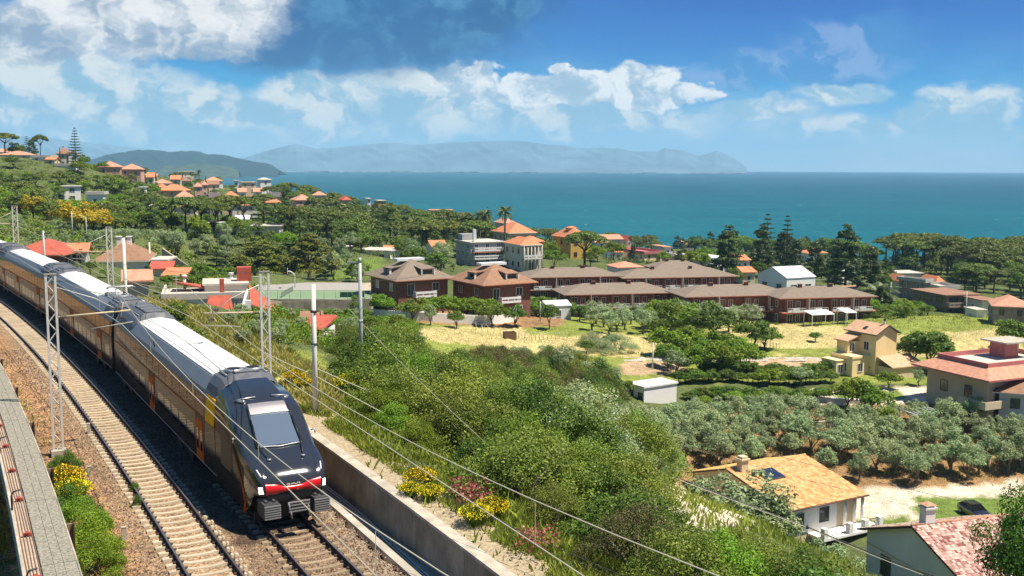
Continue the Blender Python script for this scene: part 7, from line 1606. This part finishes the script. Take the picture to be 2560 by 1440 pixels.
S(['broad', 'umbrella', 'cypress'], [(340,440),(520,455),(700,480),(700,560),(500,540),(350,510)], 9, (3.2, 5.6), {'broad': 'tree in a village garden among the orange roofs', 'umbrella': 'umbrella pine among the orange village roofs', 'cypress': 'cypress among the orange village roofs'}, {'broad': 'village garden trees', 'umbrella': 'village pines', 'cypress': 'village cypresses'}, (.9, 1.2), 110, keep=.8)
# hillside at the left
S(['evg', 'evg', 'bright'], [(-60,415),(130,425),(240,440),(350,455),(385,500),(400,560),(300,590),(60,560),(-60,520)], 5.0, (4, 6.4), {'evg': 'green tree of the wooded left hillside', 'bright': 'lighter green tree of the wooded left hillside'}, {'evg': 'hillside trees', 'bright': 'lighter hillside trees'}, (1.25, 1.6), 240, where='hill')
for i, (px, Y, h) in enumerate([(85, 262, 9.5), (120, 268, 9), (150, 258, 10), (185, 262, 10.5), (215, 250, 9), (235, 240, 8), (60, 275, 8), (200, 236, 7.5), (110, 285, 8), (165, 280, 9)]): onet('golden', px, Y-34, 484+(i*37)%40, 'golden leaved tree of the clump above the last carriages', 'golden trees', wide=1.05)
for (px, Y, h) in [(150, 205, 548), (60, 208, 552), (175, 200, 560), (40, 206, 535), (20, 204, 560)]: onet('olive', px, Y, h, 'round grey olive under the golden trees', 'olives under the golden trees', wide=1.2)
S(['olive'], [(-40,600),(100,592),(330,585),(560,612),(690,640),(660,668),(420,650),(200,628),(-40,640)], 3.9, (3.4, 4.8), 'olive tree of the upper grove', 'olives above the garden wall', (1.0, 1.25), 150, ymin=156, where='grove', ceil=[(-60,592),(0,588),(300,572),(420,575),(560,590),(690,622)])
S(['bright', 'broad'], [(240,560),(420,565),(640,590),(700,620),(560,610),(330,585),(240,580)], 4.2, (4, 6), {'bright': 'bright green tree bordering the upper olive grove', 'broad': 'dark green tree bordering the upper olive grove'}, {'bright': 'bright border trees', 'broad': 'dark border trees'}, (1, 1.2), 80)
S(['broad', 'olive', 'bright'], [(820,640),(880,640),(900,690),(900,735),(870,735),(830,700)], 5.5, (4, 6), {'broad': 'tree in the garden right of the tennis court', 'olive': 'olive in the garden right of the tennis court', 'bright': 'light green tree in the garden right of the tennis court'}, {'broad': 'court garden trees', 'olive': 'court garden olives', 'bright': 'court garden light trees'}, (1, 1.2), 30)
S(['olive', 'olive', 'broad'], [(1010,660),(1140,665),(1130,700),(1090,690),(1020,680)], 5, (5, 7), {'olive': 'silvery olive left of the grey building', 'broad': 'green tree left of the grey building'}, {'olive': 'olives left of the grey building', 'broad': 'trees left of the grey building'}, (1, 1.2), 22)
S(['olive', 'broad'], [(840,610),(1110,645),(1000,655),(870,640)], 8, (5, 7), {'olive': 'pale olive below the dark wood', 'broad': 'tree below the dark wood'}, {'olive': 'olives below the dark wood', 'broad': 'trees below the dark wood'}, (1, 1.2), 20)
S(['broad', 'bright', 'tall'], [(1370,640),(1540,650),(1900,670),(1900,700),(1760,690),(1500,680),(1340,672)], 8.5, (4.5, 7), {'broad': 'garden tree between the apartment rows and the houses behind', 'bright': 'light green garden tree between the apartment rows and the houses behind', 'tall': 'dark garden conifer between the apartment rows and the houses behind'}, {'broad': 'garden trees mid', 'bright': 'light garden trees mid', 'tall': 'garden conifers mid'}, (1, 1.2), 45)
S(['broad', 'tall'], [(1680,625),(1900,632),(2080,640),(2200,650),(2180,665),(1900,655),(1690,640)], 8, (7, 10), {'broad': 'dark tree of the belt along the sea behind the white house', 'tall': 'dark conifer of the belt along the sea behind the white house'}, {'broad': 'sea belt trees', 'tall': 'sea belt conifers'}, (1.1, 1.4), 60)
S(['broad', 'tall'], [(2040,690),(2230,700),(2260,745),(2200,750),(2060,720)], 7.5, (5, 8), {'broad': 'garden tree between the brick rows and the stone tower', 'tall': 'conifer between the brick rows and the stone tower'}, {'broad': 'tower garden trees', 'tall': 'tower garden conifers'}, (1, 1.2), 20)
S(['evg', 'olive', 'bright'], [(560,600),(700,612),(820,640),(900,655),(880,690),(700,668),(560,640)], 4.6, (3.5, 5.5), {'evg': 'evergreen on the green slope above the court', 'olive': 'olive on the green slope above the court', 'bright': 'light green tree on the green slope above the court'}, {'evg': 'evergreens above the court', 'olive': 'olives above the court', 'bright': 'light trees above the court'}, (1, 1.3), 60)
S(['bright', 'broad'], [(380,700),(470,690),(560,705),(640,720),(640,745),(540,740),(420,730)], 3.4, (2.0, 3.2), {'bright': 'light green bush around the terrace house', 'broad': 'dark green bush around the terrace house'}, {'bright': 'light bushes at the terrace house', 'broad': 'dark bushes at the terrace house'}, (1.2, 1.5), 30)
# hedges and gardens before the brick buildings
for px in range(1092, 1236, 15): one('bright', px, 184, 3.9, 'bright laurel hedge plant behind the white garden wall', 'laurel hedge plants', wide=1.25)
S(['bright', 'broad'], [(1250,752),(1420,772),(1690,785),(1690,805),(1450,805),(1250,785)], 3.6, (2.4, 3.6), {'bright': 'bright green garden tree in front of the brick apartment rows', 'broad': 'dark green garden tree in front of the brick apartment rows'}, {'bright': 'bright trees before the rows', 'broad': 'dark trees before the rows'}, (1.2, 1.5), 80)
S(['hedge', 'bright'], [(1850,768),(2100,778),(2290,770),(2330,790),(2230,797),(2000,795),(1850,785)], 3.6, (2.0, 3.2), {'hedge': 'dark hedge bush along the top of the green field', 'bright': 'bright hedge bush along the top of the green field'}, {'hedge': 'dark field hedge', 'bright': 'bright field hedge'}, (1.2, 1.5), 60)
S('olive', [(1480,800),(1640,806),(1640,838),(1480,835)], 3.8, (3.6, 4.6), 'silvery olive of the left olive plot below the brick rows', 'left plot olives', (1.1, 1.3), 24); S('olive', [(1700,795),(1880,800),(1885,830),(1710,832)], 3.8, (4, 5.2), 'silvery olive of the right olive plot below the brick rows', 'right plot olives', (1.1, 1.3), 26)
S(['broad', 'bright'], [(1640,800),(1720,805),(1720,850),(1640,850)], 4.5, (4, 6), {'broad': 'dark tree between the two olive plots', 'bright': 'light tree between the two olive plots'}, {'broad': 'plot trees', 'bright': 'light plot trees'}, (1, 1.2), 12)
S('bright', [(1650,890),(1740,880),(1870,900),(1870,935),(1740,940),(1655,925)], 3.2, (3.6, 4.8), 'bright green fruit tree in the clump above the white cabin', 'bright clump above the cabin', (1.15, 1.35), 30)
one('broad', 1790, 172, 7.5, 'dark full tree behind the bright fruit trees', wide=1.2); one('broad', 1760, 176, 6, 'dark tree left of the full dark tree', wide=1.3); one('olive', 1700, 150, 4, 'brownish round tree beside the field pole', wide=1.3)
one('broad', 1895, 172, 5, 'tree covering the collapsed red roof in the dry field', wide=1.6); one('broad', 1920, 170, 4, 'second tree at the collapsed red roof', wide=1.5); one('broad', 2048, 178, 2.0, 'single small round bush in the dry field', wide=1.4)
one('broad', 2340, 155, 6.6, 'full green tree right of the yellow house', wide=1.35); one('broad', 2300, 158, 5.5, 'shorter tree hugging the yellow house', wide=1.3); one('broad', 2545, 172, 5.5, 'dark tree at the right edge of the dry field', wide=1.3); one('broad', 1375, 180, 4.6, 'olive brown shrub tree beside the thin post in the field', wide=.9)
one('broad', 1140, 172, 3.2, 'small tree at the left of the dry field', wide=1.2); one('olive', 1075, 172, 3.4, 'little tree by the ruined hut'); one('broad', 1030, 172, 4.6, 'dark round tree in front of the white garden wall', wide=1.3); one('broad', 1230, 178, 4.4, 'spreading tree at the end of the white wall', wide=1.4); one('broad', 1290, 180, 4, 'leaning tree beside the grey hut', wide=1.3); one('bright', 890, 186, 3.6, 'yellowish shrub at the court corner'); one('bright', 950, 180, 4.2, 'light green tree left of the villa steps', wide=1.0)
S(['hedge', 'shrubo'], [(1450,868),(1560,866),(1560,885),(1450,888)], 3, (2, 3), {'hedge': 'hedge bush crossing the dry field', 'shrubo': 'grey hedge bush crossing the dry field'}, {'hedge': 'dry field hedge', 'shrubo': 'grey dry field hedge'}, (1.3, 1.5), 14)
# garden trees around the cabin and the villa lawn
S(['broad', 'bright', 'olive'], [(1690,950),(1900,935),(2100,930),(2260,935),(2330,960),(2260,975),(2050,965),(1900,970),(1720,985)], 4.2, (3.4, 5), {'broad': 'dark garden tree between the cabin and the cream villa', 'bright': 'light garden tree between the cabin and the cream villa', 'olive': 'grey garden tree between the cabin and the cream villa'}, {'broad': 'cabin garden trees', 'bright': 'light cabin garden trees', 'olive': 'grey cabin garden trees'}, (1.1, 1.35), 70, ceil=[(1560,940),(1700,930),(2000,915),(2100,930),(2300,925),(2340,960)])
for (px, Y, h) in ((2138, 136, 4.6), (2200, 133, 4.8)): one('bright', px, Y, h, 'round tree on the villa lawn, '+('left' if px < 2150 else 'right')+' of the two', wide=1.15)
S(['bright', 'hedge'], [(1720,1005),(2050,990),(2060,1010),(1730,1022)], 2.6, (1.6, 2.2), {'bright': 'green hedge bush between the garden and the orchard', 'hedge': 'dark hedge bush between the garden and the orchard'}, {'bright': 'orchard hedge', 'hedge': 'dark orchard hedge'}, (1.4, 1.7), 50)
S(['broad', 'bright'], [(1440,960),(1560,940),(1570,1000),(1470,1000)], 3.2, (2.4, 3.4), {'broad': 'shrubby tree left of the white cabin', 'bright': 'light vine shrub left of the white cabin'}, {'broad': 'trees left of the cabin', 'bright': 'vine shrubs left of the cabin'}, (1.1, 1.4), 20, ceil=[(1400,930),(1700,945)])
S('olive', [(1240,880),(1400,870),(1560,905),(1590,950),(1530,985),(1420,960),(1300,930)], 3.6, (3.6, 5.0), 'silvery olive of the grove below the dry field', 'silvery olives below the dry field', (1.2, 1.4), 60, ceil=CEIL)
# the large orchard
OCEIL = [(1400, 960), (1560, 1005), (1600, 1012), (1700, 1010), (1720, 990), (2000, 985), (2050, 1010), (2350, 1000), (2400, 990), (2600, 1000)]
S('olive', [(1480,1040),(1700,1025),(2000,1020),(2330,1015),(2560,1080),(2600,1150),(2540,1195),(2440,1215),(2300,1212),(2150,1205),(2060,1195),(1960,1185),(1800,1180),(1620,1165),(1500,1110)], 2.1, (3.3, 4.4), 'grey green orchard olive tree', 'olive trees of the large orchard', (1.0, 1.4), 290, keep=.95, ceil=OCEIL, hmin=1.6, where='orchard')
S(['bright', 'broad'], [(2180,1060),(2250,1060),(2250,1090),(2180,1090)], 4, (3, 4.5), {'bright': 'bright tree standing among the orchard olives', 'broad': 'dark tree standing among the orchard olives'}, {'bright': 'bright orchard trees', 'broad': 'dark orchard trees'}, (1, 1.2), 5)
one('broad', 2040, 112, 4.2, 'dark green tree behind the ridge of the orange roof', wide=1.2); one('bright', 1680, 112, 3.8, 'bright green tree left of the orange roofed villa', wide=1.1)
onet('olive', 1868, 84, 1195, 'big grey olive in front of the orange roofed villa', wide=1.7); onet('olive', 1800, 86, 1258, 'smaller olive left of the big grey one', wide=1.7); onet('olive', 1930, 82, 1245, 'olive at the left corner of the balcony', wide=1.5); onet('shrubo', 1760, 88, 1290, 'low grey bush left of the smaller olive', wide=1.3)
for (px, Y, h) in ((2375, 104, 1.3), (2400, 101, 1.4), (2290, 102, 1.0)): one('shrubo', px, Y, h, 'small shrub planted in the lawn beside the parked car', 'lawn shrubs')
onet('neartree', 2640, 52, 1205, 'large dark leafy tree at the lower right corner of the picture', wide=.68)
for (px, Y, h) in ((2080, 78, 4.2), (2150, 76, 3.6), (2010, 74, 3.6)): one('olive', px, Y, h, 'pale olive bush below the balcony of the orange roofed villa', 'olive bushes below the balcony', wide=1.3)
S(['broad', 'evg'], [(2180,662),(2560,668),(2560,705),(2380,700),(2240,680)], 7, (4.5, 7), {'broad': 'lower green tree among the sea front pine trunks', 'evg': 'lower evergreen among the sea front pine trunks'}, {'broad': 'lower trees of the grove', 'evg': 'lower evergreens of the grove'}, (1.2, 1.5), 30)
for j, (xa, xb, yy, st) in enumerate(((1700, 2080, 958, 13), (1760, 2300, 935, 17), (1720, 2060, 1000, 12))):
    for px in range(xa, xb, st):
        g = G(px, yy+4*math.sin(px*.02)); plant('hedge', g[0], g[1], random.uniform(1.3, 2.1), ['clipped hedge bush right of the white cabin', 'rough hedge bush between the pink field and the gardens', 'hedge bush along the top of the orchard'][j], ['cabin hedge', 'field hedge row', 'orchard hedge row'][j], wide=1.5)
understory('hillside_scrub', [(-80,395),(130,412),(240,430),(350,450),(420,520),(560,600),(700,650),(640,690),(420,660),(200,640),(-80,640)], 2600, 1.3, .20, L_PN)
understory('hillside_bright_scrub', [(-80,420),(240,445),(350,460),(420,530),(560,600),(640,660),(420,650),(200,630),(-80,620)], 1500, 1.1, .20, L_BG)
understory('wood_scrub', [(640,500),(900,505),(1220,580),(1500,612),(1500,640),(1230,650),(900,650),(700,620)], 2200, 1.6, .26, L_PN)
understory('village_scrub', [(340,438),(700,475),(700,560),(400,545)], 700, 1.0, .20, L_BR)
understory('sea_belt_scrub', [(1500,625),(1900,630),(2560,655),(2560,720),(2230,700),(1900,680),(1500,660)], 1300, 1.3, .22, L_PN)
understory('garden_scrub', [(1250,760),(1700,780),(2300,785),(2300,796),(1700,800),(1250,790)], 500, .8, .14, L_BR)
S(['evg', 'olive', 'bright'], [(560,700),(700,700),(700,716),(560,722)], 3.6, (2.4, 4.0), {'evg': 'evergreen at the left end of the tennis court', 'olive': 'olive at the left end of the tennis court', 'bright': 'light tree at the left end of the tennis court'}, {'evg': 'court end evergreens', 'olive': 'court end olives', 'bright': 'court end light trees'}, (1.1, 1.4), 14)
for px in range(690, 930, 22): onet('bright' if px % 4 else 'olive', px, 178, 770+(px*7)%14, 'bush growing against the tennis court terrace wall', 'bushes at the court wall', wide=1.5)
understory('slope_scrub', [(600,780),(1020,790),(1060,850),(900,900),(640,850)], 900, .8, .12, L_BG, 12)
# beside the line, from far to near
onet('tall', 366, 100, 658, 'dark upright evergreen right of the cream pole behind the second carriage', wide=1.0); onet('broad', 335, 104, 688, 'bright tree left of the dark upright evergreen', wide=1.2); onet('broad', 222, 112, 648, 'olive green tree left of the far lattice mast', wide=1.3); onet('olive', 400, 96, 705, 'grey tree right of the dark upright evergreen', wide=1.3); onet('broad', 262, 108, 690, 'green tree right of the far lattice mast', wide=1.3); onet('olive', 190, 115, 668, 'small grey tree right of the small orange hut', wide=1.2)
onet('broad', 432, 72, 752, 'dark tree beside the train in front of the red slopes', wide=.9); onet('evg', 455, 66, 800, 'bushy tree directly behind the roof of the first carriage', wide=1.2); onet('bright', 480, 142, 672, 'light green shrubs above the orange lean to', wide=1.7); onet('bright', 530, 145, 690, 'light hedge left of the tennis court', wide=1.7); onet('bright', 570, 142, 702, 'light hedge at the corner of the court terrace', wide=1.7); onet('bright', 500, 135, 690, 'light hedge tree behind the chimney terrace house', wide=1.6)
onet('cedar', 636, 150, 722, 'small dark pine poking up before the court', wide=1.2); onet('olive', 455, 130, 690, 'grey bush behind the chimney house', wide=1.6)
for (px, Y, tp_, wd) in ((600, 84, 785, 1.3), (650, 82, 780, 1.3), (700, 78, 812, 1.3), (640, 74, 838, 1.4), (570, 78, 822, 1.3), (725, 92, 780, 1.1), (600, 68, 868, 1.4), (690, 72, 850, 1.4), (745, 84, 822, 1.2)): onet('olive', px, Y, tp_, 'silvery olive behind the grassy bank and the right lattice mast', 'silvery olives behind the grassy bank', wide=wd)
S(['olive', 'bright', 'broad'], [(590,790),(800,790),(900,800),(1020,815),(1020,850),(900,850),(760,850),(620,840)], 4.2, (1.8, 3.6), {'olive': 'grey tree on the slope under the court wall', 'bright': 'light green tree on the slope under the court wall', 'broad': 'green tree on the slope under the court wall'}, {'olive': 'grey trees under the court wall', 'bright': 'light trees under the court wall', 'broad': 'green trees under the court wall'}, (1.1, 1.4), 46, ymin=95, ceil=[(590,800),(760,792),(830,790),(900,790),(1020,785)])
SH = {'shrub': 'wild green shrub of the slope thicket', 'shrubd': 'dark glossy shrub of the slope thicket', 'shrubb': 'bright green shrub of the slope thicket', 'shrubo': 'grey green shrub of the slope thicket', 'shrubn': 'brownish dry shrub of the slope thicket'}
SG = {k: v.split(' of the')[0]+'s of the thicket' for k, v in SH.items()}
S(['shrub', 'shrubd', 'shrub', 'shrubn'], [(830,840),(1000,800),(1100,860),(1300,900),(1480,960),(1560,1080),(1480,1130),(1300,1050),(1150,1000),(1000,960),(860,930)], 2.3, (2.6, 4.6), SH, SG, (.75, 1.0), 230, kmin=13, ymin=60, ceil=CEIL, where='thicket')
S(['shrub', 'shrubd', 'shrubb', 'shrub'], [(880,930),(1050,940),(1250,1000),(1450,1100),(1650,1200),(1720,1330),(1500,1330),(1300,1240),(1150,1170),(1010,1090),(920,1020)], 1.9, (2.0, 3.4), SH, SG, (.9, 1.2), 260, kmin=10.0, ceil=CEIL, where='thicket')
S(['shrub', 'shrubn', 'shrubd', 'shrubb', 'shrub'], [(1120,1230),(1300,1240),(1500,1310),(1700,1330),(1900,1360),(2250,1430),(2400,1700),(1500,1800),(1250,1440),(1200,1340)], 1.8, (1.6, 2.8), SH, SG, (.95, 1.3), 290, kmin=9.8, ymax=90, ceil=CEIL, hmin=.8, where='thicket')
S(['shrubo'], [(1380,1090),(1560,1120),(1640,1180),(1620,1230),(1500,1200),(1380,1140)], 2.8, (2.6, 4.2), 'silvery shrub at the edge of the thicket before the orchard', 'silvery shrubs at the thicket edge', (1, 1.2), 30, kmin=14, ceil=CEIL)
S(['shrubd', 'shrubb'], [(870,1000),(960,1040),(1100,1150),(1180,1230),(1120,1200),(980,1100),(880,1030)], 1.6, (1.2, 2.0), {'shrubd': 'low dark shrub at the top of the embankment', 'shrubb': 'low bright shrub at the top of the embankment'}, {'shrubd': 'low dark embankment shrubs', 'shrubb': 'low bright embankment shrubs'}, (.9, 1.2), 40, kmin=9.3)
for i in range(26):
    s_ = -6+i*3.4; p = tp(s_, random.uniform(-9.5, -7.4)); plant(random.choice(['shrub', 'shrubd', 'shrub']), p.x, p.y, random.uniform(1.4, 2.3), 'wild shrub growing on the bank left of the walkway deck', 'shrubs left of the walkway deck', wide=1.3)
# broom in flower and red valerian
def broom_at(px, py, h, label, Y=None, z=None):
    g = G(px, py) if Y is None else T(px, Y); gm, fm_ = random.choice(BROOM); e = empty('broom_shrub', (g[0], g[1], g[2]-.05), random.uniform(0, 6), label, 'shrub', 'flowering broom shrubs'); e.scale = (h/1.6,)*3; inst('foliage', gm, e); inst('flowers', fm_, e)
for (px, py, h, lb) in ((735, 965, 1.0, 'yellow broom bush left of the cream pole'), (760, 975, .8, 'small yellow broom touching the cream pole'), (880, 992, 1.5, 'big yellow broom bush below the grey pole'), (912, 985, 1.3, 'yellow broom right of the big one'), (972, 1003, 1.0, 'low yellow broom at the shrub edge'), (1050, 1225, .95, 'yellow broom bush above the retaining wall'), (1075, 1255, .75, 'lower yellow broom bush above the retaining wall'), (1030, 1245, .7, 'small broom left of the pair above the wall'), (162, 1235, 1.3, 'yellow broom bush beside the walkway deck'), (180, 1265, 1.2, 'second yellow broom bush beside the walkway deck'), (1190, 1318, .9, 'sparse yellow broom near the red valerian'), (1230, 1300, .9, 'thin broom among the lower shrubs')): broom_at(px, py, h, lb)
for (px, py, h, lb) in ((192, 1340, 1.5, 'bright green bush beside the walkway deck'), (205, 1400, 1.6, 'dense green bush at the bottom beside the deck'), (175, 1290, 1.3, 'dark bush under the broom beside the deck'), (180, 1220, .8, 'grey bush above the broom beside the deck'), (162, 1170, .9, 'thin bush at the foot of the near lattice mast'), (225, 1440, 1.4, 'green bush at the bottom edge beside the duct covers')):
    g = G(px, py); plant('shrubb' if 'green' in lb else 'shrubd', g[0], g[1], h, lb, None, wide=1.0)
for (px, py, lb) in ((1172, 1262, 'red valerian flowers beside the dark shrub'), (1185, 1290, 'second patch of red valerian flowers'), (1345, 1395, 'red valerian patch near the bottom edge')):
    g = G(px, py); n = 260; a = RNG.uniform(0, 6.28, n); q = np.sqrt(RNG.random(n)); c = np.stack([.7*q*np.cos(a), .7*q*np.sin(a), RNG.uniform(.4, .9, n)], 1); o = inst('valerian', quads_mesh('valerian', leaf_verts(c, RNG.normal(size=(n, 3)), RNG.uniform(.03, .06, n), .8, RNG), L_RF, RNG.random(n)), None, g); tag(o, lb, 'flowers', 'red valerian patches', 'stuff')
# grass
def grass(name, poly, n, h, m, kr=None, sr=None, clump=1.0, extra=None):
    if poly is not None:
        sel = np.nonzero(inpoly(GPX, GPY, poly) & ((GK > 7.2) | (GYY > 130)))[0]; idx = RNG.choice(sel, n); x = GXX[idx]+RNG.normal(0, .7, n); y = GYY[idx]+RNG.normal(0, .7, n)
    else:
        k = RNG.uniform(*kr, n); s_ = RNG.uniform(*sr, n); nclump = 1; a = TH0+s_/RC; x = CEN[0]+(RC+k)*np.cos(a); y = CEN[1]+(RC+k)*np.sin(a)
    d = np.sin(x*1.7+2*np.sin(y*.6))+np.sin(y*2.1+x*.5)+RNG.normal(0, .7, n); keep = d > clump-1.2; x, y, d = x[keep], y[keep], d[keep]; n = len(x); z = terr(x, y)-.03
    hh = h*RNG.uniform(.4, 1.3, n)*np.clip(.7+.25*d, .5, 1.4); a = RNG.uniform(0, 6.28, n); lx, ly = RNG.normal(0, .35, n)*hh, RNG.normal(0, .35, n)*hh; w = h*.055+.012
    b = np.stack([x, y, z], 1); s_ = np.stack([np.cos(a)*w, np.sin(a)*w, 0*a], 1); mid = b+np.stack([lx*.4, ly*.4, hh*.6], 1); tip = b+np.stack([lx, ly, hh], 1)
    V = np.stack([b-s_, b+s_, mid+s_*.8, tip-s_*.0+0, ], 1)
    V = np.stack([b-s_, b+s_, tip+s_*.15, mid-s_*.8], 1).reshape(-1, 3)
    o = link(bpy.data.objects.new(name, quads_mesh(name, V, m, np.clip(RNG.normal(.5, .28, n)+.12*d, 0, 1)))); tag(o, kind='stuff')
grass('bank_grass', None, 36000, .42, L_GY, (7.8, 13.0), (12, 60), .2); grass('bank_green_grass', None, 70000, .34, L_GG, (7.6, 13.5), (-12, 55), .5); grass('lower_bank_grass', None, 34000, .32, L_GG, (7.6, 11.0), (-14, 14), .9)
grass('thicket_grass', [(850,880),(1100,900),(1500,1060),(1750,1250),(2150,1420),(1200,1460),(900,1050)], 50000, .5, L_GG, clump=-.2)
grass('orchard_grass', [(1480,1030),(2560,1010),(2600,1190),(2400,1205),(2060,1190),(1620,1165)], 16000, .35, L_GG, clump=.2)
grass('dry_field_grass', [(1040,815),(1500,825),(1900,800),(2560,830),(2560,900),(1400,900),(1060,870)], 22000, .28, L_GY, clump=-.6)
grass('green_field_grass', [(1850,775),(2560,790),(2560,830),(1900,812)], 12000, .4, L_GG, clump=-.6); grass('slope_grass', [(600,770),(1020,780),(1060,870),(900,880),(640,850)], 24000, .55, L_GG, clump=-.3)
grass('trackside_weeds', None, 1600, .3, L_GY, (-4.2, -2.6), (-10, 50), 1.4); grass('left_verge_grass', None, 5000, .45, L_GG, (-9, -5.3), (-14, 30), .3)
grass('hillside_grass', [(0,430),(400,460),(800,520),(1200,600),(1200,680),(800,700),(300,680),(0,640)], 30000, .9, L_GG, clump=-.5)
for (px, py, lb) in ((335, 1215, 'tuft of weeds growing between the sleepers of the empty track'), (342, 1250, 'second tuft of weeds beside the left rail')):
    g = P(px, py, 34); s_ = atz = None; X = g; plant('shrubd', *(lambda r: (r[0]*(RZ-CAMZ)/r[2], r[1]*(RZ-CAMZ)/r[2]))(ray(px, py)), .55, lb, 'weeds in the empty track', wide=.6)
